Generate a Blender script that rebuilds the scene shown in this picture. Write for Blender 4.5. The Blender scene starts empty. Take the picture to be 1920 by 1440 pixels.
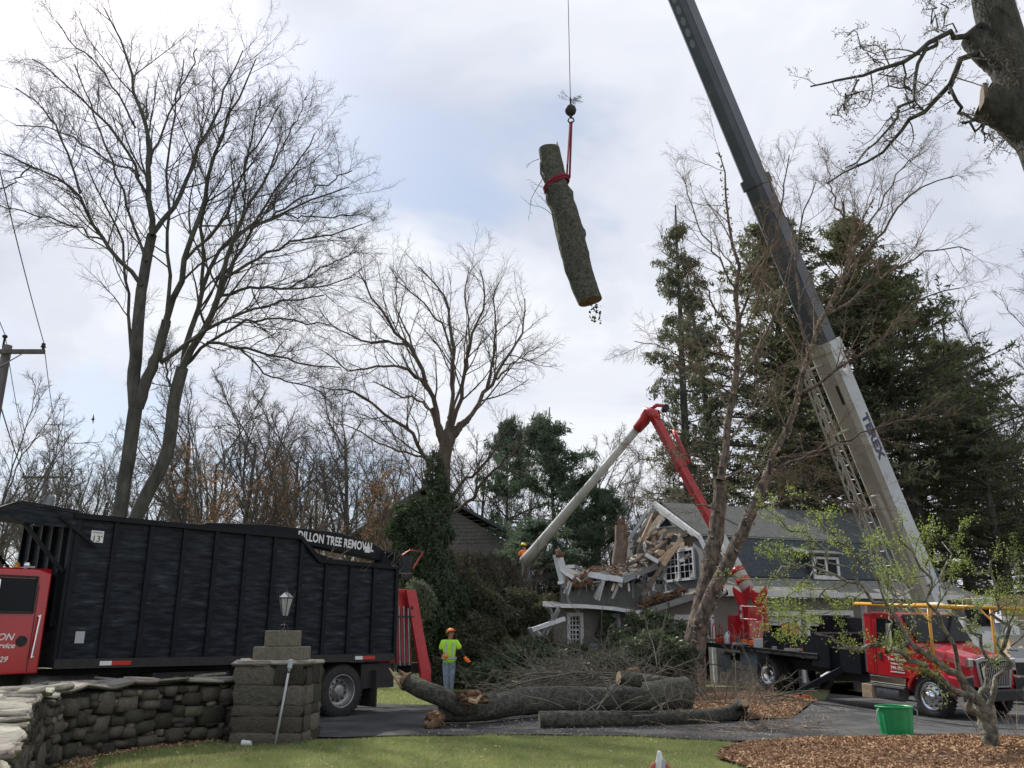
import bpy, math, random
import numpy as np
from mathutils import Vector, Matrix
R = math.radians
random.seed(7)
rng = np.random.default_rng(11)
scene = bpy.context.scene
COL = scene.collection

# ------------------------------------------------------------------ camera, sky, sun, exposure
F, TH, EYE = 1600.0, R(16.53), 1.6
cam_d = bpy.data.cameras.new('camera'); cam_d.sensor_width = 36; cam_d.lens = 36 * F / 1920
cam_d.clip_end = 2000; cam_d.clip_start = 0.05
cam = bpy.data.objects.new('camera', cam_d); COL.objects.link(cam)
cam.location = (0, 0, EYE); cam.rotation_euler = (R(90) + TH, 0, 0); scene.camera = cam

SUN_EL, SUN_AZ = R(47), R(-38)          # azimuth from +Y towards +X
w = bpy.data.worlds.new('World'); scene.world = w; w.use_nodes = True
nt = w.node_tree; nt.nodes.clear(); N = nt.nodes.new; LK = nt.links.new
out = N('ShaderNodeOutputWorld'); bg = N('ShaderNodeBackground'); bg.inputs[1].default_value = 0.106
sky = N('ShaderNodeTexSky'); sky.sky_type = 'NISHITA'; sky.sun_disc = False
sky.sun_elevation = SUN_EL; sky.sun_rotation = SUN_AZ; sky.altitude = 50; sky.dust_density = 2.0
tc = N('ShaderNodeTexCoord'); sep = N('ShaderNodeSeparateXYZ'); LK(tc.outputs['Generated'], sep.inputs[0])
def M(op, a, b=None, c=None):
    n = N('ShaderNodeMath'); n.operation = op
    for i, v in enumerate((a, b, c)):
        if v is None: continue
        if isinstance(v, (int, float)): n.inputs[i].default_value = v
        else: LK(v, n.inputs[i])
    return n.outputs[0]
zz = M('ADD', M('MAXIMUM', sep.outputs[2], 0.0), 0.22)
cmb = N('ShaderNodeCombineXYZ'); LK(M('DIVIDE', sep.outputs[0], zz), cmb.inputs[0]); LK(M('DIVIDE', sep.outputs[1], zz), cmb.inputs[1])
def noise(vec, scale, detail, rough, dist, off):
    mp = N('ShaderNodeMapping'); mp.inputs['Location'].default_value = off; LK(vec, mp.inputs[0])
    n = N('ShaderNodeTexNoise'); n.inputs['Scale'].default_value = scale; n.inputs['Detail'].default_value = detail
    n.inputs['Roughness'].default_value = rough; n.inputs['Distortion'].default_value = dist; LK(mp.outputs[0], n.inputs[0])
    return n.outputs[0]
n1 = noise(cmb.outputs[0], 0.95, 6, 0.55, 0.5, (3.1, 1.7, 0.4))
n2 = noise(cmb.outputs[0], 1.9, 8, 0.55, 0.35, (7.3, 2.2, 4.4))
def ramp(v, stops, interp='EASE'):
    r = N('ShaderNodeValToRGB'); r.color_ramp.interpolation = interp; LK(v, r.inputs[0])
    e = r.color_ramp.elements
    while len(e) < len(stops): e.new(0.5)
    for k, (p, c) in enumerate(stops): e[k].position = p; e[k].color = (*c, 1)
    return r.outputs[0]
cloud = ramp(n2, [(0.34, (5.7, 6.05, 6.95)), (0.46, (6.6, 6.9, 7.7)), (0.53, (7.2, 7.45, 8.1)), (0.64, (8.0, 8.2, 8.6))])
# cloud cover thins towards the western (left) side of the sky
thin = M('ADD', n1, M('MULTIPLY', sep.outputs[0], 0.26))
cover = ramp(thin, [(0.35, (0, 0, 0)), (0.46, (1, 1, 1))])
skyb = N('ShaderNodeMix'); skyb.data_type = 'RGBA'; skyb.blend_type = 'MULTIPLY'; skyb.inputs[0].default_value = 1
LK(sky.outputs[0], skyb.inputs[6]); skyb.inputs[7].default_value = (1.0, 1.0, 1.0, 1)
veil = N('ShaderNodeMix'); veil.data_type = 'RGBA'; veil.inputs[0].default_value = 0.4
LK(skyb.outputs[2], veil.inputs[6]); veil.inputs[7].default_value = (4.8, 6.0, 7.8, 1)
mx = N('ShaderNodeMix'); mx.data_type = 'RGBA'; LK(cover, mx.inputs[0]); LK(veil.outputs[2], mx.inputs[6]); LK(cloud, mx.inputs[7])
LK(mx.outputs[2], bg.inputs[0]); LK(bg.outputs[0], out.inputs[0])

sd = bpy.data.lights.new('sun', 'SUN'); sd.energy = 4.8; sd.angle = R(0.6); sd.color = (1, 0.95, 0.87)
sun = bpy.data.objects.new('sun', sd); COL.objects.link(sun)
sdir = Vector((math.sin(SUN_AZ) * math.cos(SUN_EL), math.cos(SUN_AZ) * math.cos(SUN_EL), math.sin(SUN_EL)))
sun.rotation_euler = sdir.to_track_quat('Z', 'Y').to_euler(); sun.location = (-20, 30, 40)
scene.view_settings.view_transform = 'Standard'; scene.view_settings.look = 'None'
scene.view_settings.exposure = 0.17; scene.view_settings.gamma = 1; scene.view_settings.use_curve_mapping = False
scene.render.engine = 'CYCLES'
scene.cycles.max_bounces = 5; scene.cycles.diffuse_bounces = 2; scene.cycles.glossy_bounces = 2
scene.cycles.transmission_bounces = 3; scene.cycles.transparent_max_bounces = 4

# ------------------------------------------------------------------ measuring helpers (survey of the place)
CT, ST = math.cos(TH), math.sin(TH)
def ray(px, py):
    u, v = (px - 960) / F, (720 - py) / F
    return Vector((u, CT - v * ST, ST + v * CT))
def P(px, py, Y):
    d = ray(px, py); return Vector((0, 0, EYE)) + d * (Y / d.y)
def sm(t): t = min(1, max(0, t)); return t * t * (3 - 2 * t)
def terr(x, y): return -0.31 * sm((x - 7.3) / 3.0) * sm((y - 13) / 5)
def G(px, py, dz=0):
    d = ray(px, py); z = 0.0
    for _ in range(12):
        t = (z + dz - EYE) / d.z; p = Vector((0, 0, EYE)) + d * t; z = terr(p.x, p.y)
    return Vector((p.x, p.y, z + dz))
def pxm(p):     # metres per picture pixel at a world point
    return (p.y * CT + (p.z - EYE) * ST) / F

# ------------------------------------------------------------------ materials
def lin(c):
    return tuple(((x / 255) / 12.92 if x / 255 <= 0.04045 else ((x / 255 + 0.055) / 1.055) ** 2.4) for x in c)
MATS = {}
def mat(name, c1, c2=None, rough=0.7, metal=0.0, scale=6, detail=6, bump=0.0, bscale=None, stretch=(1, 1, 1), rnd=0.0, spec=0.5, mid=0.5, soft=0.2, trans=0.0, coords='Object', c3=None, coat=0):
    if name in MATS: return MATS[name]
    m = bpy.data.materials.new(name); m.use_nodes = True; t = m.node_tree; b = t.nodes['Principled BSDF']
    b.inputs['Roughness'].default_value = rough; b.inputs['Metallic'].default_value = metal
    b.inputs['Specular IOR Level'].default_value = spec; b.inputs['Base Color'].default_value = (*c1, 1)
    if coat: b.inputs['Coat Weight'].default_value = coat; b.inputs['Coat Roughness'].default_value = 0.08
    if c2 is not None or bump:
        co = t.nodes.new('ShaderNodeTexCoord'); mp = t.nodes.new('ShaderNodeMapping'); mp.inputs['Scale'].default_value = stretch
        t.links.new(co.outputs[coords], mp.inputs[0])
        no = t.nodes.new('ShaderNodeTexNoise'); no.inputs['Scale'].default_value = scale; no.inputs['Detail'].default_value = detail
        no.inputs['Roughness'].default_value = 0.6
        t.links.new(mp.outputs[0], no.inputs[0])
        if c2 is not None:
            r = t.nodes.new('ShaderNodeValToRGB'); e = r.color_ramp.elements
            e[0].position = mid - soft; e[0].color = (*c1, 1); e[1].position = mid + soft; e[1].color = (*c2, 1)
            if c3 is not None: q = e.new(min(0.99, mid + soft + 0.12)); q.color = (*c3, 1)
            t.links.new(no.outputs[0], r.inputs[0]); col = r.outputs[0]
            if rnd:
                oi = t.nodes.new('ShaderNodeObjectInfo'); hv = t.nodes.new('ShaderNodeHueSaturation')
                mr = t.nodes.new('ShaderNodeMapRange'); mr.inputs[3].default_value = 1 - rnd; mr.inputs[4].default_value = 1 + rnd
                t.links.new(oi.outputs['Random'], mr.inputs[0]); t.links.new(mr.outputs[0], hv.inputs['Value']); t.links.new(col, hv.inputs['Color'])
                mu = t.nodes.new('ShaderNodeMath'); mu.operation = 'MULTIPLY'; mu.inputs[1].default_value = 7.31; t.links.new(oi.outputs['Random'], mu.inputs[0])
                fr = t.nodes.new('ShaderNodeMath'); fr.operation = 'FRACT'; t.links.new(mu.outputs[0], fr.inputs[0])
                m2 = t.nodes.new('ShaderNodeMapRange'); m2.inputs[3].default_value = 0.47; m2.inputs[4].default_value = 0.53
                t.links.new(fr.outputs[0], m2.inputs[0]); t.links.new(m2.outputs[0], hv.inputs['Hue']); col = hv.outputs[0]
            t.links.new(col, b.inputs['Base Color'])
        if bump:
            nb = t.nodes.new('ShaderNodeTexNoise'); nb.inputs['Scale'].default_value = bscale or scale * 3; nb.inputs['Detail'].default_value = 5
            t.links.new(mp.outputs[0], nb.inputs[0]); bp = t.nodes.new('ShaderNodeBump'); bp.inputs['Strength'].default_value = min(1, bump)
            bp.inputs['Distance'].default_value = 0.05 * max(1, bump); t.links.new(nb.outputs[0], bp.inputs['Height']); t.links.new(bp.outputs[0], b.inputs['Normal'])
    if trans:       # thin leaf: light passes through
        tr = t.nodes.new('ShaderNodeBsdfTranslucent'); tr.inputs[0].default_value = (*[min(1, x * 1.3) for x in (c2 or c1)], 1)
        ms = t.nodes.new('ShaderNodeMixShader'); ms.inputs[0].default_value = trans
        t.links.new(b.outputs[0], ms.inputs[1]); t.links.new(tr.outputs[0], ms.inputs[2]); t.links.new(ms.outputs[0], t.nodes['Material Output'].inputs[0])
    MATS[name] = m; return m
def glassmat(name, c, rough=0.05):
    m = mat(name, c, rough=rough, spec=0.8); return m
m_grass = mat('lawn_soil', (0.10, 0.15, 0.04), (0.22, 0.20, 0.10), rough=0.95, scale=1.3, detail=8, bump=0.6, bscale=30)
m_blade = mat('grass_blade', (0.16, 0.26, 0.065), (0.34, 0.35, 0.15), rough=0.7, scale=5, detail=9, trans=0.35, soft=0.12, c3=(0.42, 0.38, 0.22))
m_asph = mat('asphalt', (0.03, 0.031, 0.034), (0.082, 0.08, 0.078), rough=0.92, scale=1.3, detail=15, soft=0.12, c3=(0.13, 0.125, 0.115), bump=0.5, bscale=60)
m_mulch = mat('mulch_soil', (0.06, 0.034, 0.022), (0.16, 0.09, 0.055), rough=1, scale=14, detail=8, bump=0.9, bscale=40)
m_chip = mat('mulch_chip', (0.24, 0.12, 0.065), (0.54, 0.36, 0.21), rough=0.95, scale=9, detail=3)
m_stone = mat('fieldstone', (0.045, 0.043, 0.033), (0.18, 0.16, 0.12), rough=0.95, scale=9, detail=8, bump=0.9, bscale=22, rnd=0.6, soft=0.28)
m_cap = mat('cap_slate', (0.17, 0.16, 0.135), (0.44, 0.40, 0.33), rough=0.95, scale=4, detail=8, bump=0.7, bscale=18, rnd=0.3, soft=0.25)
m_mortar = mat('wall_core', (0.012, 0.012, 0.010), (0.03, 0.028, 0.022), rough=1, scale=9, bump=0.8)
m_block = mat('sandstone', (0.11, 0.10, 0.07), (0.21, 0.19, 0.14), rough=0.95, scale=14, detail=10, bump=0.5, bscale=50)
m_bark = mat('grey_bark', (0.035, 0.032, 0.028), (0.12, 0.115, 0.10), rough=1, scale=3.5, detail=10, bump=1, bscale=9, stretch=(1, 1, 0.35), mid=0.52)
m_twig = mat('twig_bark', (0.06, 0.052, 0.045), (0.10, 0.088, 0.075), rough=1, scale=1.2)
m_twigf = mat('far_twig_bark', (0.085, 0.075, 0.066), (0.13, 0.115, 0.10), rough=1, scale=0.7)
m_twigt = mat('tan_twig_bark', (0.13, 0.09, 0.06), (0.20, 0.15, 0.11), rough=1, scale=0.7)
m_birch = mat('river_birch_bark', (0.05, 0.042, 0.035), (0.20, 0.15, 0.115), rough=1, scale=7, detail=10, bump=1, bscale=12, stretch=(1, 1, 0.5), mid=0.5, soft=0.1)
m_lichen = mat('lichen_bark', (0.09, 0.08, 0.065), (0.27, 0.26, 0.20), rough=1, scale=9, detail=10, bump=1, bscale=20, mid=0.5, soft=0.1)
m_logb = mat('log_bark', (0.035, 0.035, 0.027), (0.14, 0.137, 0.105), rough=1, scale=11, detail=14, bump=1.8, bscale=30, mid=0.48, soft=0.16, c3=(0.17, 0.17, 0.13))
m_cut = mat('fresh_cut_wood', (0.42, 0.28, 0.16), (0.58, 0.42, 0.26), rough=0.9, scale=8, bump=0.4, bscale=40)
m_rot = mat('splintered_wood', (0.10, 0.05, 0.03), (0.34, 0.21, 0.12), rough=1, scale=16, bump=1, bscale=30)
m_leaf = mat('spring_leaf', (0.16, 0.22, 0.035), (0.26, 0.33, 0.07), rough=0.6, scale=3, trans=0.45)
m_hem = mat('hemlock_needle', (0.05, 0.07, 0.035), (0.14, 0.15, 0.075), rough=0.8, scale=0.8, trans=0.4)
m_spr = mat('spruce_needle', (0.055, 0.07, 0.045), (0.13, 0.145, 0.085), rough=0.8, scale=0.8, trans=0.35)
m_pine = mat('pine_needle', (0.04, 0.075, 0.045), (0.10, 0.145, 0.085), rough=0.8, scale=0.8, trans=0.25)
m_yew = mat('evergreen_leaf', (0.02, 0.042, 0.018), (0.075, 0.105, 0.045), rough=0.7, scale=0.9, trans=0.2)
m_rhodo = mat('rhododendron_leaf', (0.03, 0.05, 0.02), (0.10, 0.13, 0.06), rough=0.5, scale=1.5, trans=0.2)
m_beech = mat('dry_beech_leaf', (0.24, 0.12, 0.055), (0.38, 0.22, 0.12), rough=0.8, scale=2, trans=0.4)
m_black = mat('black_truck_paint', (0.005, 0.006, 0.009), (0.014, 0.016, 0.021), rough=0.5, scale=3, detail=10, bump=0.15, bscale=9, soft=0.3, spec=0.15)
m_scuff = mat('scuffed_black', (0.006, 0.008, 0.012), (0.022, 0.026, 0.034), rough=0.55, scale=4, detail=12, stretch=(0.7, 1, 3.5), mid=0.50, soft=0.10, bump=0.3, bscale=2.5, spec=0.16, c3=(0.055, 0.06, 0.07))
m_frame = mat('chassis_black', (0.010, 0.010, 0.011), (0.03, 0.028, 0.026), rough=0.7, scale=8)
m_red = mat('red_truck_paint', (0.42, 0.012, 0.018), rough=0.3, coat=0.6)
m_redd = mat('faded_red_paint', (0.36, 0.02, 0.025), (0.50, 0.04, 0.045), rough=0.45, scale=4, detail=8)
m_white = mat('white_paint', (0.62, 0.62, 0.60), (0.74, 0.74, 0.72), rough=0.5, scale=3)
m_wtrim = mat('house_trim_white', (0.50, 0.51, 0.52), (0.68, 0.69, 0.70), rough=0.6, scale=4)
m_gelc = mat('fibreglass_boom', (0.42, 0.41, 0.38), (0.60, 0.58, 0.54), rough=0.5, scale=2.5, detail=8)
m_tan = mat('crane_cream_and_shade', (0.30, 0.28, 0.235), (0.39, 0.365, 0.31), rough=0.5, scale=0.6, detail=8)  # cream of jib and deck; also the painted shade of the boom belly
m_crw = mat('crane_white_and_lit', (0.36, 0.38, 0.40), (0.48, 0.50, 0.52), rough=0.45, scale=0.6, detail=8)  # white of cab and carrier; also the painted light on the boom side
m_navy = mat('dark_boom_paint', (0.035, 0.043, 0.06), (0.07, 0.08, 0.10), rough=0.4, scale=0.8, detail=8)
m_rub = mat('tyre_rubber', (0.012, 0.012, 0.012), (0.035, 0.034, 0.032), rough=0.85, scale=12)
m_chr = mat('polished_metal', (0.75, 0.75, 0.76), rough=0.16, metal=1)
m_steel = mat('dull_steel', (0.38, 0.38, 0.38), (0.22, 0.21, 0.20), rough=0.45, metal=0.8, scale=10)
m_glass = mat('dark_glass', (0.010, 0.012, 0.015), rough=0.15, spec=0.12)
m_mirr = mat('mirror_glass', (0.8, 0.8, 0.8), rough=0.03, metal=1)
m_yel = mat('yellow_rail_paint', (0.62, 0.30, 0.02), rough=0.4)
m_org = mat('orange_paint', (0.75, 0.12, 0.02), rough=0.45)
m_lamp = mat('beacon_amber', (0.75, 0.35, 0.06), rough=0.25)
m_grn = mat('green_plastic', (0.01, 0.22, 0.075), (0.015, 0.32, 0.11), rough=0.4, scale=2)
m_letw = mat('white_lettering', (0.72, 0.72, 0.70), rough=0.6)
m_letg = mat('grey_lettering', (0.38, 0.40, 0.42), rough=0.6)
m_letn = mat('navy_lettering', (0.02, 0.025, 0.07), rough=0.6)
m_letk = mat('black_lettering', (0.02, 0.02, 0.02), rough=0.6)
m_refr = mat('reflector_red', (0.5, 0.03, 0.02), rough=0.3)
m_stucco = mat('grey_stucco', (0.155, 0.145, 0.13), (0.23, 0.215, 0.19), rough=0.95, scale=2.5, detail=10, bump=0.4, bscale=40)
m_gabl = mat('beige_siding', (0.33, 0.29, 0.22), (0.42, 0.37, 0.29), rough=0.9, scale=3, bump=0.2)
m_clap = mat('grey_siding', (0.17, 0.18, 0.175), (0.25, 0.255, 0.25), rough=0.9, scale=3)
m_shing = mat('blue_shingle_wall', (0.035, 0.044, 0.055), (0.075, 0.088, 0.10), rough=0.9, scale=7, detail=6, bump=0.4)
m_roof = mat('grey_roof_shingle', (0.045, 0.052, 0.05), (0.105, 0.112, 0.105), rough=0.95, scale=6, detail=8, bump=0.4)
m_pent = mat('weathered_roof', (0.14, 0.135, 0.12), (0.27, 0.26, 0.235), rough=0.95, scale=5, detail=9, bump=0.6)
m_board = mat('raw_lumber', (0.33, 0.23, 0.15), (0.52, 0.40, 0.28), rough=0.9, scale=3, stretch=(1, 1, 1), bump=0.3)
m_oldb = mat('dark_lumber', (0.07, 0.05, 0.038), (0.20, 0.15, 0.11), rough=0.95, scale=6, bump=0.5)
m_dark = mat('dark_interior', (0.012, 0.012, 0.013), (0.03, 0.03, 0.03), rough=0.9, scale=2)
m_pole = mat('utility_pole_wood', (0.07, 0.06, 0.055), (0.15, 0.14, 0.13), rough=1, scale=5, stretch=(1, 1, 0.1), bump=0.4)
m_wire = mat('wire_black', (0.05, 0.05, 0.055), rough=0.6)
m_iron = mat('lantern_iron', (0.02, 0.02, 0.02), (0.06, 0.055, 0.05), rough=0.5, metal=0.5, scale=10)
m_pvc = mat('grey_pvc', (0.40, 0.42, 0.43), rough=0.5)
m_skin = mat('skin', (0.36, 0.17, 0.11), rough=0.6)
m_lime = mat('lime_fabric', (0.40, 0.78, 0.035), (0.48, 0.88, 0.06), rough=0.8, scale=6, bump=0.3, bscale=8)
m_refl = mat('reflective_tape', (0.42, 0.45, 0.45), rough=0.4)
m_orf = mat('orange_fabric', (0.85, 0.16, 0.02), (0.95, 0.22, 0.04), rough=0.8, scale=6, bump=0.3, bscale=8)
m_jean = mat('blue_jeans', (0.12, 0.16, 0.24), (0.24, 0.30, 0.40), rough=0.9, scale=9, bump=0.4)
m_dkcl = mat('navy_cloth', (0.012, 0.014, 0.02), rough=0.9)
m_helo = mat('orange_helmet', (0.80, 0.20, 0.04), rough=0.4)
m_hely = mat('yellow_helmet', (0.70, 0.55, 0.04), rough=0.4)
m_boot = mat('boot_leather', (0.04, 0.03, 0.022), rough=0.8)
m_hair = mat('dark_hair', (0.02, 0.015, 0.012), rough=0.9)
m_sling = mat('red_sling', (0.20, 0.01, 0.025), rough=0.8)
m_curt = mat('pale_curtain', (0.30, 0.30, 0.28), (0.45, 0.45, 0.42), rough=0.9, scale=5, stretch=(5, 5, 0.3))
m_card = mat('white_cardboard', (0.6, 0.6, 0.6), rough=0.8)
m_kraft = mat('brown_cardboard', (0.32, 0.22, 0.14), rough=0.9)
m_bucket = mat('bucket_grey', (0.20, 0.23, 0.27), (0.27, 0.30, 0.34), rough=0.5, scale=4)
m_lglass = mat('lantern_glass', (0.30, 0.29, 0.31), (0.45, 0.44, 0.45), rough=0.15, scale=5)

# ------------------------------------------------------------------ object helpers
WM = {}
def mesh_np(name, V, Fq, smooth=False):
    V = np.asarray(V, dtype=np.float32).reshape(-1, 3); Fq = np.asarray(Fq, dtype=np.int32)
    me = bpy.data.meshes.new(name); n = Fq.shape[1]
    me.vertices.add(len(V)); me.vertices.foreach_set('co', V.ravel())
    me.loops.add(Fq.size); me.loops.foreach_set('vertex_index', Fq.ravel())
    me.polygons.add(len(Fq)); me.polygons.foreach_set('loop_start', np.arange(0, Fq.size, n, dtype=np.int32))
    me.polygons.foreach_set('loop_total', np.full(len(Fq), n, dtype=np.int32))
    if smooth: me.polygons.foreach_set('use_smooth', np.ones(len(Fq), dtype=bool))
    me.update(calc_edges=True); return me
def tag(o, label=None, cat=None, group=None, kind=None):
    if label: o['label'] = label
    if cat: o['category'] = cat
    if group: o['group'] = group
    if kind: o['kind'] = kind
    return o
def thing(name, label, cat, at=(0, 0, 0), group=None, Mx=None, kind=None):
    o = bpy.data.objects.new(name, None); COL.objects.link(o); o.empty_display_size = 0.2
    mx = Mx if Mx is not None else Matrix.Translation(Vector(at))
    o.matrix_world = mx; WM[o] = mx.copy(); tag(o, label, cat, group, kind); return o
def link(name, me, m, parent=None, smooth=False, at=None, world=True, bevel=0, kind=None):
    """parent given: world=True means the mesh is in world coordinates, else in the parent's own"""
    if parent is not None and world: me.transform(WM[parent].inverted())
    if parent is None and at is not None: me.transform(Matrix.Translation(-Vector(at)))
    if m is not None: me.materials.append(m)
    if smooth: me.polygons.foreach_set('use_smooth', [True] * len(me.polygons))
    o = bpy.data.objects.new(name, me); COL.objects.link(o)
    if parent is not None: o.parent = parent; WM[o] = WM[parent]
    elif at is not None: o.location = at; WM[o] = Matrix.Translation(Vector(at))
    else: WM[o] = Matrix.Identity(4)
    if bevel:
        b = o.modifiers.new('bevel', 'BEVEL'); b.width = bevel; b.segments = 2; b.limit_method = 'ANGLE'; b.angle_limit = R(35)
    if kind: o['kind'] = kind
    return o
class MB:
    def __init__(s): s.v, s.f = [], []
    def add(s, vs, fs):
        n = len(s.v); s.v += [Vector(x) for x in vs]; s.f += [tuple(i + n for i in f) for f in fs]; return s
    def box(s, c, d, rot=None):
        c = Vector(c); h = Vector(d) / 2; q = []
        for sx, sy, sz in ((-1,-1,-1),(1,-1,-1),(1,1,-1),(-1,1,-1),(-1,-1,1),(1,-1,1),(1,1,1),(-1,1,1)):
            p = Vector((sx*h.x, sy*h.y, sz*h.z)); p = rot @ p if rot is not None else p; q.append(c + p)
        return s.add(q, [(0,3,2,1),(4,5,6,7),(0,1,5,4),(1,2,6,5),(2,3,7,6),(3,0,4,7)])
    def bar(s, a, b, w, h, up=(0, 0, 1)):
        a, b = Vector(a), Vector(b); d = b - a; L = d.length; x = d.normalized(); y = Vector(up).cross(x)
        if y.length < 1e-4: y = Vector((0, 1, 0)).cross(x)
        y.normalize(); z = x.cross(y); rot = Matrix((x, y, z)).transposed(); return s.box((a + b) / 2, (L, w, h), rot)
    def tube(s, pts, r, n=8, cap=True):
        pts = [Vector(p) for p in pts]; k = len(pts); rr = r if isinstance(r, (list, tuple)) else [r] * k
        t0 = (pts[1] - pts[0]).normalized(); a = t0.orthogonal().normalized(); rings = []
        base = len(s.v)
        for i, p in enumerate(pts):
            t = (pts[min(i + 1, k - 1)] - pts[max(i - 1, 0)]).normalized(); a = (a - t * a.dot(t)).normalized(); b = t.cross(a)
            for j in range(n):
                an = 2 * math.pi * j / n; s.v.append(p + (a * math.cos(an) + b * math.sin(an)) * rr[i])
        for i in range(k - 1):
            for j in range(n):
                s.f.append((base+i*n+j, base+i*n+(j+1) % n, base+(i+1)*n+(j+1) % n, base+(i+1)*n+j))
        if cap: s.f.append(tuple(base + j for j in reversed(range(n)))); s.f.append(tuple(base + (k-1)*n + j for j in range(n)))
        return s
    def lathe(s, prof, o=(0, 0, 0), ax='z', n=24, closed=True):
        o = Vector(o); base = len(s.v); k = len(prof)
        for (r, h) in prof:
            for j in range(n):
                an = 2 * math.pi * j / n; c, q = r * math.cos(an), r * math.sin(an)
                s.v.append(o + (Vector((c, q, h)) if ax == 'z' else Vector((c, h, q)) if ax == 'y' else Vector((h, c, q))))
        for i in range(k - 1):
            for j in range(n): s.f.append((base+i*n+j, base+i*n+(j+1) % n, base+(i+1)*n+(j+1) % n, base+(i+1)*n+j))
        return s
    def prism(s, poly, lo, hi, ax='y'):
        n = len(poly)
        def q(a, b, t): return (a, t, b) if ax == 'y' else (t, a, b) if ax == 'x' else (a, b, t)
        vs = [q(a, b, lo) for a, b in poly] + [q(a, b, hi) for a, b in poly]
        return s.add(vs, [tuple(range(n)), tuple(reversed(range(n, 2*n)))] + [(i, i + n, (i+1) % n + n, (i+1) % n) for i in range(n)])
    def slab(s, pts, th):     # 3-D polygon with thickness along its normal
        pts = [Vector(p) for p in pts]; n = len(pts); nn = Vector((0, 0, 0))
        for i in range(n): nn += pts[i].cross(pts[(i+1) % n])
        nn.normalize(); return s.add(pts + [p - nn * th for p in pts], [tuple(range(n)), tuple(reversed(range(n, 2*n)))] + [(i, i + n, (i+1) % n + n, (i+1) % n) for i in range(n)])
    def build(s, name, m, parent=None, smooth=False, world=True, bevel=0, at=None, kind=None):
        me = bpy.data.meshes.new(name); me.from_pydata([tuple(p) for p in s.v], [], s.f); me.update()
        import bmesh
        bm = bmesh.new(); bm.from_mesh(me); bmesh.ops.recalc_face_normals(bm, faces=bm.faces); bm.to_mesh(me); bm.free()
        return link(name, me, m, parent, smooth, at, world, bevel, kind)
def letters(name, text, size, m, parent, Mx, extrude=0.006, align='CENTER', local=True, bold=0.0, shear=0, spacing=1.0):
    cu = bpy.data.curves.new(name, 'FONT'); cu.body = text; cu.size = size; cu.extrude = extrude; cu.align_x = align; cu.align_y = 'CENTER'
    cu.offset = bold; cu.shear = shear; cu.space_character = spacing; cu.resolution_u = 3; cu.materials.append(m)
    tmp = bpy.data.objects.new('tmp', cu); me = bpy.data.meshes.new_from_object(tmp); bpy.data.objects.remove(tmp)
    me.materials.clear(); me.materials.append(m)
    o = bpy.data.objects.new(name, me); COL.objects.link(o); o.parent = parent
    o.matrix_local = Mx if local else WM[parent].inverted() @ Mx
    return o
def frame(o, x, y):     # matrix with x,y axes given
    x = Vector(x).normalized(); y = Vector(y); y = (y - x * x.dot(y)).normalized(); z = x.cross(y)
    m = Matrix((x, y, z)).transposed().to_4x4(); m.translation = Vector(o); return m
def dup(o, parent=None):
    c = o.copy(); COL.objects.link(c)
    if parent is not None: c.parent = parent
    for ch in list(o.children): dup(ch, c)
    return c

# ------------------------------------------------------------------ vectorised branching
def tubes(branches, sides):
    """branches: list of (pts N,K,3 ; rad N,K) -> V, Q"""
    Vs, Qs, off = [], [], 0
    for (Pn, Rn) in branches:
        Nn, K, _ = Pn.shape
        if Nn == 0: continue
        T = np.gradient(Pn, axis=1); T /= np.linalg.norm(T, axis=2, keepdims=True) + 1e-9
        ref = np.where(np.abs(T[:, :1, 2:3]) > 0.9, np.array([1.0, 0, 0]), np.array([0, 0, 1.0]))
        a = np.cross(T[:, :1], ref); a = a - (a * T).sum(2, keepdims=True) * T; a /= np.linalg.norm(a, axis=2, keepdims=True) + 1e-9
        b = np.cross(T, a); S = sides
        an = np.arange(S) * 2 * np.pi / S
        ring = Pn[:, :, None, :] + Rn[:, :, None, None] * (a[:, :, None, :] * np.cos(an)[None, None, :, None] + b[:, :, None, :] * np.sin(an)[None, None, :, None])
        Vs.append(ring.reshape(-1, 3))
        i = np.arange(Nn)[:, None, None] * K * S; k = np.arange(K - 1)[None, :, None] * S; j = np.arange(S)[None, None, :]; j2 = (j + 1) % S
        q = np.stack([i + k + j, i + k + j2, i + k + S + j2, i + k + S + j], -1).reshape(-1, 4) + off
        Qs.append(q); off += Nn * K * S
    return np.concatenate(Vs), np.concatenate(Qs)
def join(*vq):
    Vs, Qs, off = [], [], 0
    for V, Q in vq: Vs.append(V); Qs.append(Q + off); off += len(V)
    return np.concatenate(Vs), np.concatenate(Qs)
def grow(P0, D0, Ln, R0, K, wander, up, rg, taper=0.3):
    n = len(P0); pts = np.zeros((n, K + 1, 3)); pts[:, 0] = P0; d = D0 / (np.linalg.norm(D0, axis=1, keepdims=True) + 1e-9)
    for k in range(K):
        d = d + rg.normal(0, wander, (n, 3)); d[:, 2] += up; d /= np.linalg.norm(d, axis=1, keepdims=True)
        pts[:, k + 1] = pts[:, k] + d * (Ln / K)[:, None]
    rad = R0[:, None] * np.linspace(1, taper, K + 1)[None, :]
    return pts, rad
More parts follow.
